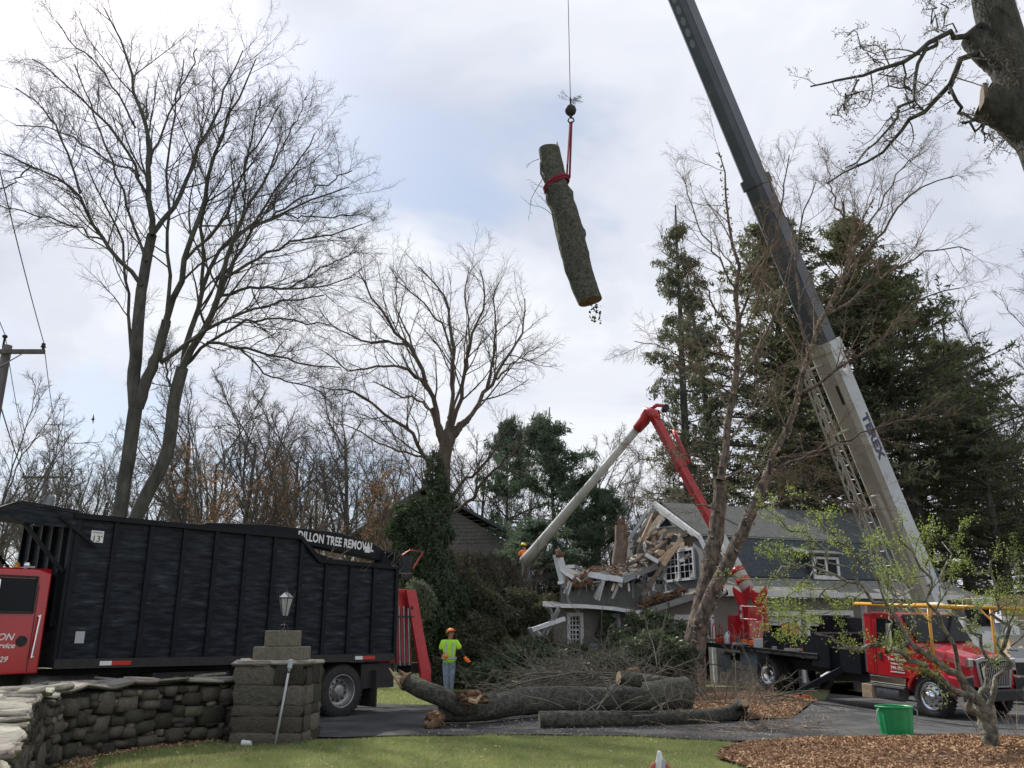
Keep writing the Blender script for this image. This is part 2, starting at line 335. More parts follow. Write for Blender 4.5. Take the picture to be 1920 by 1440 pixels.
def kids(pts, rad, Ln, n, tmin, tmax, amin, amax, ratio, rg, rr=0.6, rmax=1, shrink=0.55, flat=1.0):
    Nn, K, _ = pts.shape; t = (np.arange(n)[None, :] + rg.random((Nn, n))) / n; t = tmin + (tmax - tmin) * t
    x = t * (K - 1); i = np.minimum(x.astype(int), K - 2); f = (x - i)[..., None]; r = np.arange(Nn)[:, None]
    p = pts[r, i] * (1 - f) + pts[r, i + 1] * f; T = pts[r, i + 1] - pts[r, i]; T /= np.linalg.norm(T, axis=2, keepdims=True) + 1e-9
    rv = rg.normal(0, 1, (Nn, n, 3)); rv[..., 2] *= flat; pr = rv - (rv * T).sum(2, keepdims=True) * T; pr /= np.linalg.norm(pr, axis=2, keepdims=True) + 1e-9
    a = np.radians(rg.uniform(amin, amax, (Nn, n)))[..., None]; D = T * np.cos(a) + pr * np.sin(a)
    L = Ln[:, None] * ratio * (1.05 - shrink * t) * rg.uniform(0.6, 1.25, (Nn, n))
    rp = rad[r, i] * (1 - f[..., 0]) + rad[r, i + 1] * f[..., 0]; R0 = np.minimum(rp * rr, rmax)
    return p.reshape(-1, 3), D.reshape(-1, 3), L.ravel(), R0.ravel()
def resample(pts, K, jit, rg):
    A = np.array([tuple(p) for p in pts]); s = np.r_[0, np.cumsum(np.linalg.norm(np.diff(A, axis=0), axis=1))]
    t = np.linspace(0, s[-1], K); Q = np.stack([np.interp(t, s, A[:, c]) for c in range(3)], 1)
    Q2 = Q.copy(); Q2[1:-1] = 0.25 * Q[:-2] + 0.5 * Q[1:-1] + 0.25 * Q[2:]
    Q2[1:-1] += rg.normal(0, jit, (K - 2, 3)); return Q2, s[-1]
def crown_from(limbs, lens, rads, cfg, rg):
    """limbs: list of (K,3) arrays; returns list of levels of (pts, rad)"""
    Pn = np.stack(limbs); Ln = np.array(lens); Rn = np.stack(rads); lv = []
    for c in cfg:
        p, d, L, r0 = kids(Pn, Rn, Ln, c['n'], c.get('t0', 0.25), 1.0, c['a0'], c['a1'], c['ratio'], rg, c.get('rr', 0.6), c.get('rmax', 1), c.get('shrink', 0.55), c.get('flat', 1.0))
        if 'lmin' in c: L = np.maximum(L, c['lmin'])
        if 'lmax' in c: L = np.minimum(L, c['lmax'])
        Pn, Rn = grow(p, d, L, np.maximum(r0, c['rmin']), c['K'], c['wander'], c['up'], rg, c.get('taper', 0.35)); Ln = L
        lv.append((Pn, Rn))
    return lv
def quads(Pc, A, B):
    """leaf quads at Pc spanned by half-vectors A,B"""
    V = np.stack([Pc - A - B, Pc + A - B, Pc + A + B, Pc - A + B], 1).reshape(-1, 3); n = len(Pc)
    return V, np.arange(4 * n).reshape(n, 4)
def diam(Pc, A, B):     # pointed leaf (rhombus)
    V = np.stack([Pc - A, Pc - B, Pc + A, Pc + B], 1).reshape(-1, 3); n = len(Pc)
    return V, np.arange(4 * n).reshape(n, 4)
def rvec(n, rg):
    v = rg.normal(0, 1, (n, 3)); return v / np.linalg.norm(v, axis=1, keepdims=True)
def leafs(Pc, size, asp, rg, droop=0.0, var=0.4):
    n = len(Pc); a = rvec(n, rg); a[:, 2] -= droop; a /= np.linalg.norm(a, axis=1, keepdims=True)
    b = np.cross(a, rvec(n, rg)); b /= np.linalg.norm(b, axis=1, keepdims=True) + 1e-9
    s = (size * rg.uniform(1 - var, 1 + var, n))[:, None]
    return diam(Pc, a * s, b * s * asp)
# ================================================================== ground
def strip(name, near, far, m, lift, n=60, rows=10):
    n = int(n * 2.2); rows *= 4
    def rs(pl, n):
        A = np.array([(p[0], p[1]) for p in pl]); s = np.r_[0, np.cumsum(np.linalg.norm(np.diff(A, axis=0), axis=1))]; t = np.linspace(0, s[-1], n)
        return np.stack([np.interp(t, s, A[:, 0]), np.interp(t, s, A[:, 1])], 1)
    a, b = rs(near, n), rs(far, n); V = []
    if name in ('driveway', 'mulch_bed', 'shrub_bed'):
        for e in (a, b): e[:, 1] += .05 * np.sin(e[:, 0] * 3.7) * np.sin(e[:, 0] * 1.3) + rng.normal(0, .022, n)
    for k in range(rows + 1):
        q = a + (b - a) * (k / rows)
        for x, y in q: V.append((x, y, terr(x, y) + lift))
    Fq = [(k*n+i, k*n+i+1, (k+1)*n+i+1, (k+1)*n+i) for k in range(rows) for i in range(n - 1)]
    o = link(name, mesh_np(name, V, Fq, True), m); o['kind'] = 'structure'; return o
xs = np.unique(np.r_[np.linspace(-600, -40, 15), np.linspace(-40, -12, 15), np.linspace(-12, 24, 73), np.linspace(24, 50, 14), np.linspace(50, 600, 14)])
ys = np.unique(np.r_[np.linspace(-60, 2, 8), np.linspace(2, 45, 87), np.linspace(45, 90, 12), np.linspace(90, 900, 14)])
V = [(x, y, terr(x, y)) for y in ys for x in xs]; nx = len(xs)
Fq = [(j*nx+i, j*nx+i+1, (j+1)*nx+i+1, (j+1)*nx+i) for j in range(len(ys) - 1) for i in range(nx - 1)]
link('ground', mesh_np('ground', V, Fq, True), m_grass)['kind'] = 'structure'
g2 = lambda *l: [tuple(G(x, y))[:2] for x, y in l]
near_edge = [(-40, 17.5), (-9, 16.2)] + g2((470, 1387), (620, 1386), (800, 1381), (1000, 1380), (1180, 1382), (1380, 1393), (1480, 1388), (1700, 1384), (1915, 1386)) + [(22, 14.2), (40, 15)]
far_edge = [(-40, 26), (-14, 25)] + g2((560, 1318), (740, 1322), (1000, 1330), (1180, 1340), (1330, 1352), (1480, 1352), (1535, 1318), (1560, 1290)) + [(11, 31.5), (19, 34), (40, 40)]
strip('driveway', near_edge, far_edge, m_asph, 0.03, 90, 14)
bed_near = [(3.2, 10.2)] + g2((1345, 1425), (1355, 1408), (1400, 1397), (1480, 1390), (1700, 1386), (1915, 1388)) + [(14, 14)]
strip('mulch_bed', [(3.4, 9.0), (14, 8)], bed_near, m_mulch, 0.045, 50, 8)
strip('shrub_bed', g2((1240, 1338), (1330, 1351), (1480, 1351), (1533, 1317)), [(4.0, 27.5), (6.2, 28.3), (7.6, 27.0), (8.6, 25.5)], m_mulch, 0.05, 30, 8)
strip('wall_bed', [(-6.6, 11.2), (-4.9, 8.5), (-3.4, 6.0)], [(-3.3, 14.3), (-4.6, 11.0), (-2.9, 7.8)], m_mulch, 0.008, 30, 4)
strip('pillar_bed', g2((120, 1440), (230, 1408), (330, 1396), (480, 1400), (620, 1394)), [(-6.4, 13.4), (-5.4, 13.6), (-4.6, 14.7), (-2.9, 14.5)], m_mulch, 0.016, 30, 4)

# grass blades (nobody could count them)
def inside(px, py, poly):
    c = np.zeros(len(px), bool); n = len(poly)
    for i in range(n):
        x1, y1 = poly[i]; x2, y2 = poly[(i + 1) % n]
        c ^= ((y1 > py) != (y2 > py)) & (px < (x2 - x1) * (py - y1) / (y2 - y1 + 1e-12) + x1)
    return c
lawn_poly = g2((40, 1440), (230, 1403), (340, 1390), (470, 1394), (620, 1389), (800, 1383), (1000, 1382), (1180, 1384), (1380, 1395), (1352, 1410), (1342, 1428)) + [(3.2, 10.0), (3.0, 8.5), (-4.2, 8.0)]
def blades(name, poly, n, h0, h1, wd, label):
    A = np.array(poly); lo, hi = A.min(0), A.max(0); x = rng.uniform(lo[0], hi[0], n); y = rng.uniform(lo[1], hi[1], n)
    k = inside(x, y, poly); x, y = x[k], y[k]; n = len(x); z = np.array([terr(a, b) for a, b in zip(x, y)])
    cl = 0.5 + 0.5 * np.sin(x * 3.1 + np.sin(y * 2.3) * 2) * np.cos(y * 2.7 + x)
    h = rng.uniform(h0, h1, n) * (0.65 + 0.6 * cl); an = rng.uniform(0, 6.28, n); w = wd * rng.uniform(.7, 1.3, n)
    dx, dy = np.cos(an) * w, np.sin(an) * w; lx, ly = rng.normal(0, .45, n) * h, rng.normal(0, .45, n) * h
    V = np.stack([np.stack([x-dx, y-dy, z], 1), np.stack([x+dx, y+dy, z], 1), np.stack([x+lx, y+ly, z+h], 1)], 1).reshape(-1, 3)
    return link(name, mesh_np(name, V, np.arange(3*n).reshape(n, 3)), m_blade, kind='stuff')
tag(blades('lawn_grass', lawn_poly, 210000, .02, .075, .005, ''), 'short spring lawn grass in front of the driveway', 'grass')
verge = g2((735, 1326), (1000, 1331), (1180, 1341), (1235, 1337)) + [(3.9, 27.0), (-1, 29), (-5.5, 29.5), (-5.5, 23)]
tag(blades('verge_grass', verge, 60000, .03, .09, .009, ''), 'thin grass on the verge behind the felled logs', 'grass')
def chips(name, poly, n, s0, s1, m, label, zoff=0.045, asp=3.0, tilt=.5):
    A = np.array(poly); lo, hi = A.min(0), A.max(0); x = rng.uniform(lo[0], hi[0], n); y = rng.uniform(lo[1], hi[1], n)
    k = inside(x, y, poly); x, y = x[k], y[k]; n = len(x); z = np.array([terr(a, b) for a, b in zip(x, y)]) + zoff + rng.uniform(0, .02, n)
    c = np.stack([x, y, z], 1); a = rng.normal(0, 1, (n, 3)); a[:, 2] *= tilt; a /= np.linalg.norm(a, axis=1, keepdims=True); b = np.cross(a, rvec(n, rng)); b /= np.linalg.norm(b, axis=1, keepdims=True)
    s = rng.uniform(s0, s1, n)[:, None]; return tag(link(name, mesh_np(name, *quads(c, a * s, b * s / asp)), m, kind='stuff'), label, 'mulch')
bedp = bed_near[:-1] + [(10.5, 13), (10, 9.5), (3.3, 9.2)]
chips('mulch_chips', bedp, 52000, .012, .04, m_chip, 'reddish shredded bark mulch spread in the bed beside the lawn')
chips('shrub_bed_chips', g2((1240, 1338), (1330, 1351), (1480, 1351), (1533, 1317)) + [(8.4, 25.2), (7.0, 26.5), (5, 26), (4.0, 25)], 16000, .015, .05, m_chip, 'brown bark mulch under the twiggy shrub behind the logs')
chips('wall_bed_chips', g2((90, 1440), (230, 1404), (330, 1392), (480, 1396), (620, 1391)) + [(-2.9, 14.6), (-4.4, 14.6), (-5.6, 12.6), (-4.6, 9.6), (-3.2, 7.8)], 9000, .01, .03, m_chip, 'dark bark mulch at the foot of the stone wall')
chips('sawdust_litter', g2((780, 1382), (1040, 1384), (1400, 1392), (1560, 1370), (1600, 1330), (1300, 1352), (900, 1345)), 4200, .004, .02, m_board, 'pale wood chips and sawdust littering the driveway by the logs', .032, 2.5, .3)['category'] = 'sawdust'

chips('lawn_debris', lawn_poly, 1500, .006, .02, m_board, 'dry leaf bits and wood chips strewn on the lawn', .03, 2, .4)['category'] = 'debris'
# ================================================================== dry stone wall
def pillow(seed, sx, sy, sz, rough=0.10, pull=0.72):
    pull = max(pull, .9)
    """stone block, 24 quads; local x along, y thickness, z up"""
    rg = np.random.default_rng(seed); idx = {}; V = []; Q = []
    for i in range(3):
        for j in range(3):
            for k in range(3):
                if (i, j, k) == (1, 1, 1): continue
                p = np.array([i - 1., j - 1., k - 1.]); c = int(np.abs(p).sum())
                p = p * {1: 1.03, 2: 0.96, 3: pull}[c] + rg.normal(0, rough, 3); idx[(i, j, k)] = len(V); V.append(p * (sx/2, sy/2, sz/2))
    for ax in range(3):
        for s in (0, 2):
            for a in range(2):
                for b in range(2):
                    q = []
                    for (u, v) in ((a, b), (a+1, b), (a+1, b+1), (a, b+1)):
                        t = [0, 0, 0]; t[ax] = s; t[(ax+1) % 3] = u; t[(ax+2) % 3] = v; q.append(idx[tuple(t)])
                    Q.append(q if s else q[::-1])
    return V, Q
def smoothpath(pts, n):
    A = np.array(pts, float)
    for _ in range(3):
        B = [A[0]]
        for i in range(len(A) - 1): B += [A[i] * .75 + A[i+1] * .25, A[i] * .25 + A[i+1] * .75]
        A = np.array(B + [A[-1]])
    s = np.r_[0, np.cumsum(np.linalg.norm(np.diff(A, axis=0), axis=1))]; t = np.linspace(0, s[-1], n)
    return np.stack([np.interp(t, s, A[:, 0]), np.interp(t, s, A[:, 1])], 1), s[-1]
front = [(-4.45, 14.95), (-5.3, 13.9), (-5.85, 12.6), (-5.7, 11.0), (-5.05, 9.5), (-4.1, 7.6), (-3.15, 5.8), (-2.3, 4.0)]
fp, FL = smoothpath(front, 400)
def wat(s):     # point and left-hand normal (out of the back) along the front face
    i = min(398, max(0, int(s / FL * 399))); p = fp[i]; d = fp[i+1] - fp[i]; d /= np.linalg.norm(d); return p, d, np.array([d[1], -d[0]])
p_, d_, n_ = wat(6); bs = 1 if np.dot(n_, (-1, 0)) > 0 else -1      # back side is towards -x
wall = thing('stone_wall', 'curved dry laid fieldstone wall with slate cap in front of the black truck', 'wall', (-5.3, 10, 0))
WH, WT = 0.93, 0.80
core = MB(); n = 60; ring = []
for k in range(n + 1):
    p, d, nn = wat(FL * k / n); nn = nn * bs; a = p + nn * .07; b = p + nn * (WT - .04)
    ring.append([(a[0], a[1], -.1), (b[0], b[1], -.1), (b[0], b[1], WH - .05), (a[0], a[1], WH - .05)])
for k in range(n):
    q = ring[k] + ring[k+1]; core.add(q, [(0,1,5,4),(1,2,6,5),(2,3,7,6),(3,0,4,7)] + ([(3,2,1,0)] if k == 0 else []) + ([(4,5,6,7)] if k == n-1 else []))
core.build('core', m_mortar, wall)
svar = [mesh_np('stone', *pillow(100 + i, 1, 1, 1, .075, .86)) for i in range(14)]
flatv = [mesh_np('cap_stone', *pillow(300 + i, 1, 1, 1, .06, .9)) for i in range(10)]
for me in svar: me.materials.append(m_stone)
for me in flatv: me.materials.append(m_cap)
def put(me, name, parent, c, xd, size, tilt=0.0, roll=0.0, m=None):
    o = bpy.data.objects.new(name, me); COL.objects.link(o); o.parent = parent
    x = Vector((xd[0], xd[1], math.sin(tilt))).normalized(); z = Vector((0, 0, 1)); y = z.cross(x).normalized(); z = x.cross(y)
    mx = Matrix((x, y, z)).transposed().to_4x4() @ Matrix.Rotation(roll, 4, 'X') @ Matrix.Diagonal((*size, 1)); mx.translation = Vector(c)
    o.matrix_local = WM[parent].inverted() @ mx; return o
ns = 0; rr = random.Random(5)
# random packing of the face: place big stones first, then fill with smaller ones
cells = []
def free(s0, s1, z0, z1):
    return all(s1 <= a + .004 or s0 >= b - .004 or z1 <= c + .004 or z0 >= d - .004 for a, b, c, d in cells)
def tryput(wd, ht):
    for _ in range(40):
        s = rr.uniform(0, FL - wd); z = rr.uniform(0, WH - .06 - ht)
        if free(s, s + wd, z, z + ht): cells.append((s, s + wd, z, z + ht)); return
for k in range(16): tryput(rr.uniform(.30, .44), rr.uniform(.17, .25))
for k in range(70): tryput(rr.uniform(.20, .32), rr.uniform(.12, .19))
for k in range(180): tryput(rr.uniform(.16, .30), rr.uniform(.09, .14))
for k in range(420): tryput(rr.uniform(.09, .2), rr.uniform(.06, .09))
cells.sort(key=lambda c: -(c[1] - c[0]) * (c[3] - c[2]))
faces = cells[:222]; small = cells[222:]
for (a, b, c, d) in faces:
    p, dr, nn = wat((a + b) / 2); nn = nn * bs; q = p + nn * rr.uniform(.03, .10)
    put(rr.choice(svar), 'stone', wall, (q[0], q[1], (c + d) / 2), dr, ((b - a) * 1.13, .22, (d - c) * 1.13), rr.uniform(-.07, .07), rr.uniform(-.1, .1))
sv, sq = [], []
for (a, b, c, d) in small:
    p, dr, nn = wat((a + b) / 2); nn = nn * bs; q = p + nn * rr.uniform(.05, .09); V, Q = pillow(rr.randint(0, 9999), (b - a) * 1.12, .16, (d - c) * 1.12, .1, .7)
    V = [(q[0] + v[0]*dr[0] + v[1]*nn[0], q[1] + v[0]*dr[1] + v[1]*nn[1], (c+d)/2 + v[2]) for v in V]; sv.append(np.array(V)); sq.append(np.array(Q))
if sv: link('chink_stones', mesh_np('chink_stones', *join(*zip(sv, sq)), True), m_stone, wall, kind='stuff')
s = 0
while s < FL:       # slate cap: three rows of flat stones, some standing proud
    wd = rr.uniform(.34, .62) if s < 3.4 else rr.uniform(.20, .36); p, dr, nn = wat(s + wd / 2); nn = nn * bs
    dep = [.30, .28, .28] if rr.random() < .5 else [.42, .42]; u = -.05
    for k, dd in enumerate(dep):
        dd *= rr.uniform(.9, 1.1); q = p + nn * (u + dd / 2); u += dd
        put(rr.choice(flatv), 'cap_stone', wall, (q[0], q[1], WH + rr.uniform(-.02, .05)), (dr[0] + rr.uniform(-.12, .12), dr[1] + rr.uniform(-.12, .12)), (wd * 1.08, dd * 1.08, rr.uniform(.05, .10)), rr.uniform(-.13, .13), rr.uniform(-.16, .16))
    s += wd

# ================================================================== pillar with lantern
pc = Vector((-3.80, 14.75, 0)); pdir = Vector((0.985, -0.05, 0)).normalized(); pyd = Vector((0.05, 0.985, 0)).normalized()
PM = frame(pc, pdir, pyd)
pil = thing('stone_pillar', 'square fieldstone gate pillar carrying two stacked sandstone blocks and a lantern', 'pillar', Mx=PM)
MB().box((0, 0, .6), (1.02, 1.0, 1.2)).build('core', m_mortar, pil, world=False)
def pput(me, nm, c, sz, rot=0, m=None, tl=0):
    o = bpy.data.objects.new(nm, me); COL.objects.link(o); o.parent = pil
    o.matrix_local = Matrix.Translation(Vector(c)) @ Matrix.Rotation(rot, 4, 'Z') @ Matrix.Rotation(tl, 4, 'X') @ Matrix.Diagonal((*sz, 1)); return o
z = 0
rows = [.18, .24, .16, .30, .30]
for h in rows:
    for side, (L, off) in enumerate([(1.08, -.52), (1.08, .52)]):      # front/back faces then the two flanks
        x = -.56
        while x < .54:
            wd = rr.uniform(.4, .8); wd = min(wd, .56 - x)
            if .56 - x - wd < .14: wd = .56 - x
            pput(rr.choice(svar), 'stone', (x + wd / 2, off, z + h / 2), (wd * 1.02, .09, h * 1.03), 0, tl=rr.uniform(-.05, .05)); x += wd
    for off in (-.54, .54):
        y = -.46
        while y < .42:
            wd = min(rr.uniform(.26, .5), .46 - y)
            pput(rr.choice(svar), 'stone', (off, y + wd / 2, z + h / 2), (wd * 1.02, .09, h * 1.03), R(90)); y += wd
    z += h
for (x, y, a, b, t) in ((-.30, -.29, .66, .58, .1), (.30, -.27, .62, .60, .1), (-.28, .3, .64, .62, .1), (.31, .32, .6, .62, .09)):
    pput(rr.choice(flatv), 'cap_stone', (x, y, 1.20), (a, b, t))
o = MB().box((.02, -.02, 1.245 + .105), (.78, .62, .21)).build('stone_block', m_block, pil, world=False, bevel=.018)
o = MB().box((.01, 0, 1.457 + .125), (.49, .44, .25)).build('stone_block', m_block, pil, world=False, bevel=.016)
lan = thing('lantern', 'black iron six sided post lantern with pale glass on the pillar top', 'lantern', Mx=PM @ Matrix.Translation((.01, 0, 1.71)))
MB().lathe([(.0, 0), (.05, 0), (.045, .015), (.016, .03), (.013, .16), (.02, .2), (.05, .22), (.05, .235), (0, .235)], n=12).build('stem', m_iron, lan, world=False, smooth=True)
for k in range(4):
    a = k * math.pi / 2 + .4
    MB().tube([(math.cos(a) * r_, math.sin(a) * r_, z_) for r_, z_ in ((.02, .10), (.05, .07), (.075, .035), (.085, .01), (.07, .0), (.06, .02))], .009, 6).build('scroll', m_iron, lan, world=False, smooth=True)
hexa = lambda r, z, ph=0: [Vector((r * math.cos(ph + k * math.pi / 3), r * math.sin(ph + k * math.pi / 3), z)) for k in range(6)]
b0, t0, t1 = hexa(.052, .235), hexa(.118, .515), hexa(.132, .525)
for k in range(6):
    j = (k + 1) % 6
    MB().bar(b0[k], t0[k], .010, .010).build('glazing_bar', m_iron, lan, world=False)
    i0, i1, i2, i3 = [b0[k] * .97, b0[j] * .97, t0[j] * .97, t0[k] * .97]
    for q in (i0, i1, i2, i3): q.z = q.z / .97
    MB().slab([i0, i1, i2, i3], .003).build('pane', m_lglass, lan, world=False)
m = MB()
ap = hexa(.03, .615)
for k in range(6): j = (k + 1) % 6; m.add([t1[k], t1[j], ap[j], ap[k]], [(0, 1, 2, 3)])
m.add(t1, [tuple(range(6))]).add(ap, [tuple(range(6))])
m.build('roof', m_steel, lan, world=False)
MB().lathe([(.03, .612), (.034, .63), (.012, .645), (.014, .67), (.004, .70), (0, .71)], n=10).build('finial', m_iron, lan, world=False, smooth=True)
m = MB()
for k in range(6): m.bar(t1[k], t1[(k+1) % 6], .012, .012)
m.build('top_rim', m_iron, lan, world=False)
for k in range(6): MB().tube([t1[k], t1[k] * 1.12 + Vector((0, 0, -.035)), t1[k] * 1.2 + Vector((0, 0, .01))], .005, 5).build('rim_scroll', m_iron, lan, world=False)
# leaning marker pipe
pa, pb = G(531, 1393), None; pa = Vector((pa.x, 14.02, 0)); pb = P(546, 1236, 14.1)
pp = thing('marker_pipe', 'slim grey plastic pipe leaning against the front of the pillar', 'pipe', pa)
dd = (pb - pa)
MB().tube([pa, pa + dd * .86], .019, 10).build('shaft', m_pvc, pp, smooth=True)
MB().tube([pa + dd * .84, pa + dd * .90], .026, 10).build('coupling', m_steel, pp, smooth=True)
MB().bar(pa + dd * .89, pa + dd, .075, .06).build('head', m_pvc, pp, bevel=.01)
# paper cup lying in the grass
c0 = G(461, 1401); cup = thing('paper_cup', 'white paper cup lying on its side on the lawn by the wall', 'cup', c0)
ax = Vector((1, -.15, 0)).normalized(); q = c0 + Vector((-.06, 0, .055))
MB().tube([q, q + ax * .145], [.052, .036], 16, cap=False).build('cup_wall', m_white, cup, smooth=True)
MB().tube([q + ax * .13, q + ax * .134], [.037, .037], 16).build('cup_base', m_white, cup)
# pale pointed thing at the bottom of the frame
g0 = G(1238, 1452); g0.z = 0
orn = thing('garden_ornament', 'white pointed garden ornament with red sides standing in the near lawn', 'ornament', g0)
MB().lathe([(0, .27), (.018, .264), (.028, .245), (.034, .215), (.044, .175), (.062, .13), (.07, .04), (.068, 0), (0, 0)], o=g0, n=16).build('hood', m_white, orn, smooth=True)
for sx in (-1, 1):
    MB().tube([g0 + Vector((sx * .04, -.01, .13)), g0 + Vector((sx * .08, 0, .10)), g0 + Vector((sx * .10, 0, .05)), g0 + Vector((sx * .10, 0, 0))], [.022, .034, .038, .038], 10).build('side', mat('clay_red', (.38, .09, .05), (.5, .16, .1), rough=.7, scale=15), orn, smooth=True)
MB().box(g0 + Vector((.038, -.045, .12)), (.05, .05, .11), Matrix.Rotation(.2, 3, 'Y')).build('tag', m_pvc, orn, bevel=.012)
# green tub
tb = G(1697, 1383); tb = Vector((tb.x + .0, tb.y + .30, terr(tb.x, tb.y)))
tub = thing('garden_tub', 'green ribbed plastic tub standing on the driveway edge before the red truck', 'tub', tb)
V = []; n = 48; m = MB(); prof = [(.245, .0), (.258, .12), (.272, .28), (.28, .42), (.285, .46)]
rings = []
for (r_, z_) in prof:
    rings.append([(tb.x + (r_ + (.010 if (k % 4) in (0, 1) and z_ < .44 else 0)) * math.cos(6.283*k/n), tb.y + (r_ + (.010 if (k % 4) in (0, 1) and z_ < .44 else 0)) * math.sin(6.283*k/n), tb.z + z_ + .005) for k in range(n)])
m.v = [Vector(p) for r_ in rings for p in r_]; m.f = [(i*n+k, i*n+(k+1) % n, (i+1)*n+(k+1) % n, (i+1)*n+k) for i in range(len(prof)-1) for k in range(n)] + [tuple(range(n))]
o = m.build('tub_wall', m_grn, tub); so = o.modifiers.new('thickness', 'SOLIDIFY'); so.thickness = .006
m = MB().lathe([(.280, .445), (.305, .448), (.308, .475), (.288, .478), (.280, .46)], o=tb, n=48).build('rim', m_grn, tub, smooth=True)
for sx in (-1, 1): MB().tube([tb + Vector((sx * .30, -.10, .44)), tb + Vector((sx * .34, -.11, .40)), tb + Vector((sx * .35, -.06, .26)), tb + Vector((sx * .32, -.03, .2)), tb + Vector((sx * .27, -.02, .20))], .009, 6).build('handle', m_pvc, tub, smooth=True)

# ================================================================== wrecked house
ang = R(20); HO = Vector((7.76, 33.0, 0)); HM = Matrix.Translation(HO) @ Matrix.Rotation(ang, 4, 'Z'); HI = HM.inverted()
house = thing('damaged_house', 'gambrel roofed house with crushed left gable end and grey stucco garage floor', 'house', Mx=HM)
def hy(px, py, yv=-1.0):       # picture ray onto the local plane y = yv -> local point
    o = HI @ Vector((0, 0, EYE)); d = HI.to_3x3() @ ray(px, py); t = (yv - o.y) / d.y; return o + d * t
def hx(px, py, xv=0.0):
    o = HI @ Vector((0, 0, EYE)); d = HI.to_3x3() @ ray(px, py); t = (xv - o.x) / d.x; return o + d * t
LW = dict(world=False, parent=house)
x0 = hy(1040, 1200).x; x1 = 11.0; ZL = 3.0
# openings on the front wall (local x range, z range)
def rect(l, t, r, b, yv=-1.0): a = hy(l, t, yv); c = hy(r, b, yv); return [a.x, c.x, c.z, a.z]
win1 = rect(1068, 1155, 1088, 1207); win2 = rect(1137, 1157, 1158, 1207)
gar1 = rect(1228, 1162, 1335, 1230); gar1[2] = 0.02; gar2 = rect(1432, 1155, 1500, 1230); gar2[2] = .02; gar3 = rect(1514, 1153, 1601, 1230); gar3[2] = .02
ops = sorted([win1, win2, gar1, gar2, gar3]); m = MB(); cx = x0; yt = .2; xc_ = hy(1205, 1145).x; ZWg = 2.62
def wallbit(a, b, z0, z1):
    for (p, q, top) in ((a, min(b, xc_), ZWg), (max(a, xc_), b, z1)):
        if q - p > .01 and top > z0: m.box(((p + q) / 2, -1 + yt / 2, (top + z0) / 2), (q - p, yt, top - z0))
for (a, b, c, d) in ops:
    if a > cx: wallbit(cx, a, -.6, ZL)
    if d < ZL and a < xc_: wallbit(a, b, d, ZL)
    elif d < ZL: m.box(((a + b) / 2, -1 + yt / 2, (d + ZL) / 2), (b - a, yt, ZL - d))
    if c > .05: m.box(((a + b) / 2, -1 + yt / 2, (c - .6) / 2), (b - a, yt, c + .6))
    cx = b
m.box(((cx + x1) / 2, -1 + yt / 2, (ZL - .6) / 2), (x1 - cx, yt, ZL + .6))
m.box((x0 + .1, 2.6, (ZWg - .6) / 2), (.2, 6.8, ZWg + .6)); m.box((x1 - .1, 3.5, (ZL - .6) / 2), (.2, 8.6, ZL + .6)); m.box(((x0 + x1) / 2, 7.9, (ZL - .6) / 2), (x1 - x0 - .4, .2, ZL + .6))
m.build('stucco_wall', m_stucco, **LW)
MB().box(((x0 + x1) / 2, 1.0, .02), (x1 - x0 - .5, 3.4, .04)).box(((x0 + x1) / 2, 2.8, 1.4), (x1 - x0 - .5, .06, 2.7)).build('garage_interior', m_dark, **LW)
def window(r, yv, nx, nz, trim=.11, glass=m_glass, name='window', mtrim=None, nrm=-1):
    a, b, c, d = r; f = MB(); t = trim; mtrim = mtrim or m_wtrim
    f.box(((a+b)/2, yv - .02, d + t/2), (b - a + 2*t, .08, t)).box(((a+b)/2, yv - .03, c - t*.4), (b - a + 2.4*t, .12, t*.8))
    f.box((a - t/2, yv - .02, (c+d)/2), (t, .078, d - c)).box((b + t/2, yv - .02, (c+d)/2), (t, .078, d - c))
    o = f.build(name, mtrim, **LW); WM[o] = WM[house]
    sx = (b - a) / nx; sz = (d - c) / nz
    for i in range(nx):
        for k in range(nz): MB().box((a + sx*(i+.5), yv + .07, c + sz*(k+.5)), (sx - .028, .012, sz - .028)).build('pane', glass, o, world=False)
    mb = MB()
    for i in range(nx + 1): mb.box((a + sx*i, yv + .06, (c+d)/2), (.034, .036, d - c))
    for k in range(nz + 1): mb.box(((a+b)/2, yv + .062, c + sz*k), (b - a, .032, .034 if k != nz // 2 else .06))
    mb.build('muntins', mtrim, o, world=False); return o
window(win1, -1, 3, 6); window(win2, -1, 3, 6)
# curtain inside first window
for g, pan in ((gar1, .25), (gar2, .18), (gar3, .22)):
    a, b, c, d = g; f = MB(); t = .14
    f.box(((a+b)/2, -1.03, d + t/2 + .02), (b - a + 2*t, .08, t + .04)).box((a - t/2, -1.03, d/2), (t, .078, d)).box((b + t/2, -1.03, d/2), (t, .078, d))
    o = f.build('garage_opening', m_wtrim, **LW); WM[o] = WM[house]
    MB().box(((a+b)/2, -.85, d - pan), (b - a, .05, pan * 1.6)).build('raised_door', m_wtrim, o, world=False)
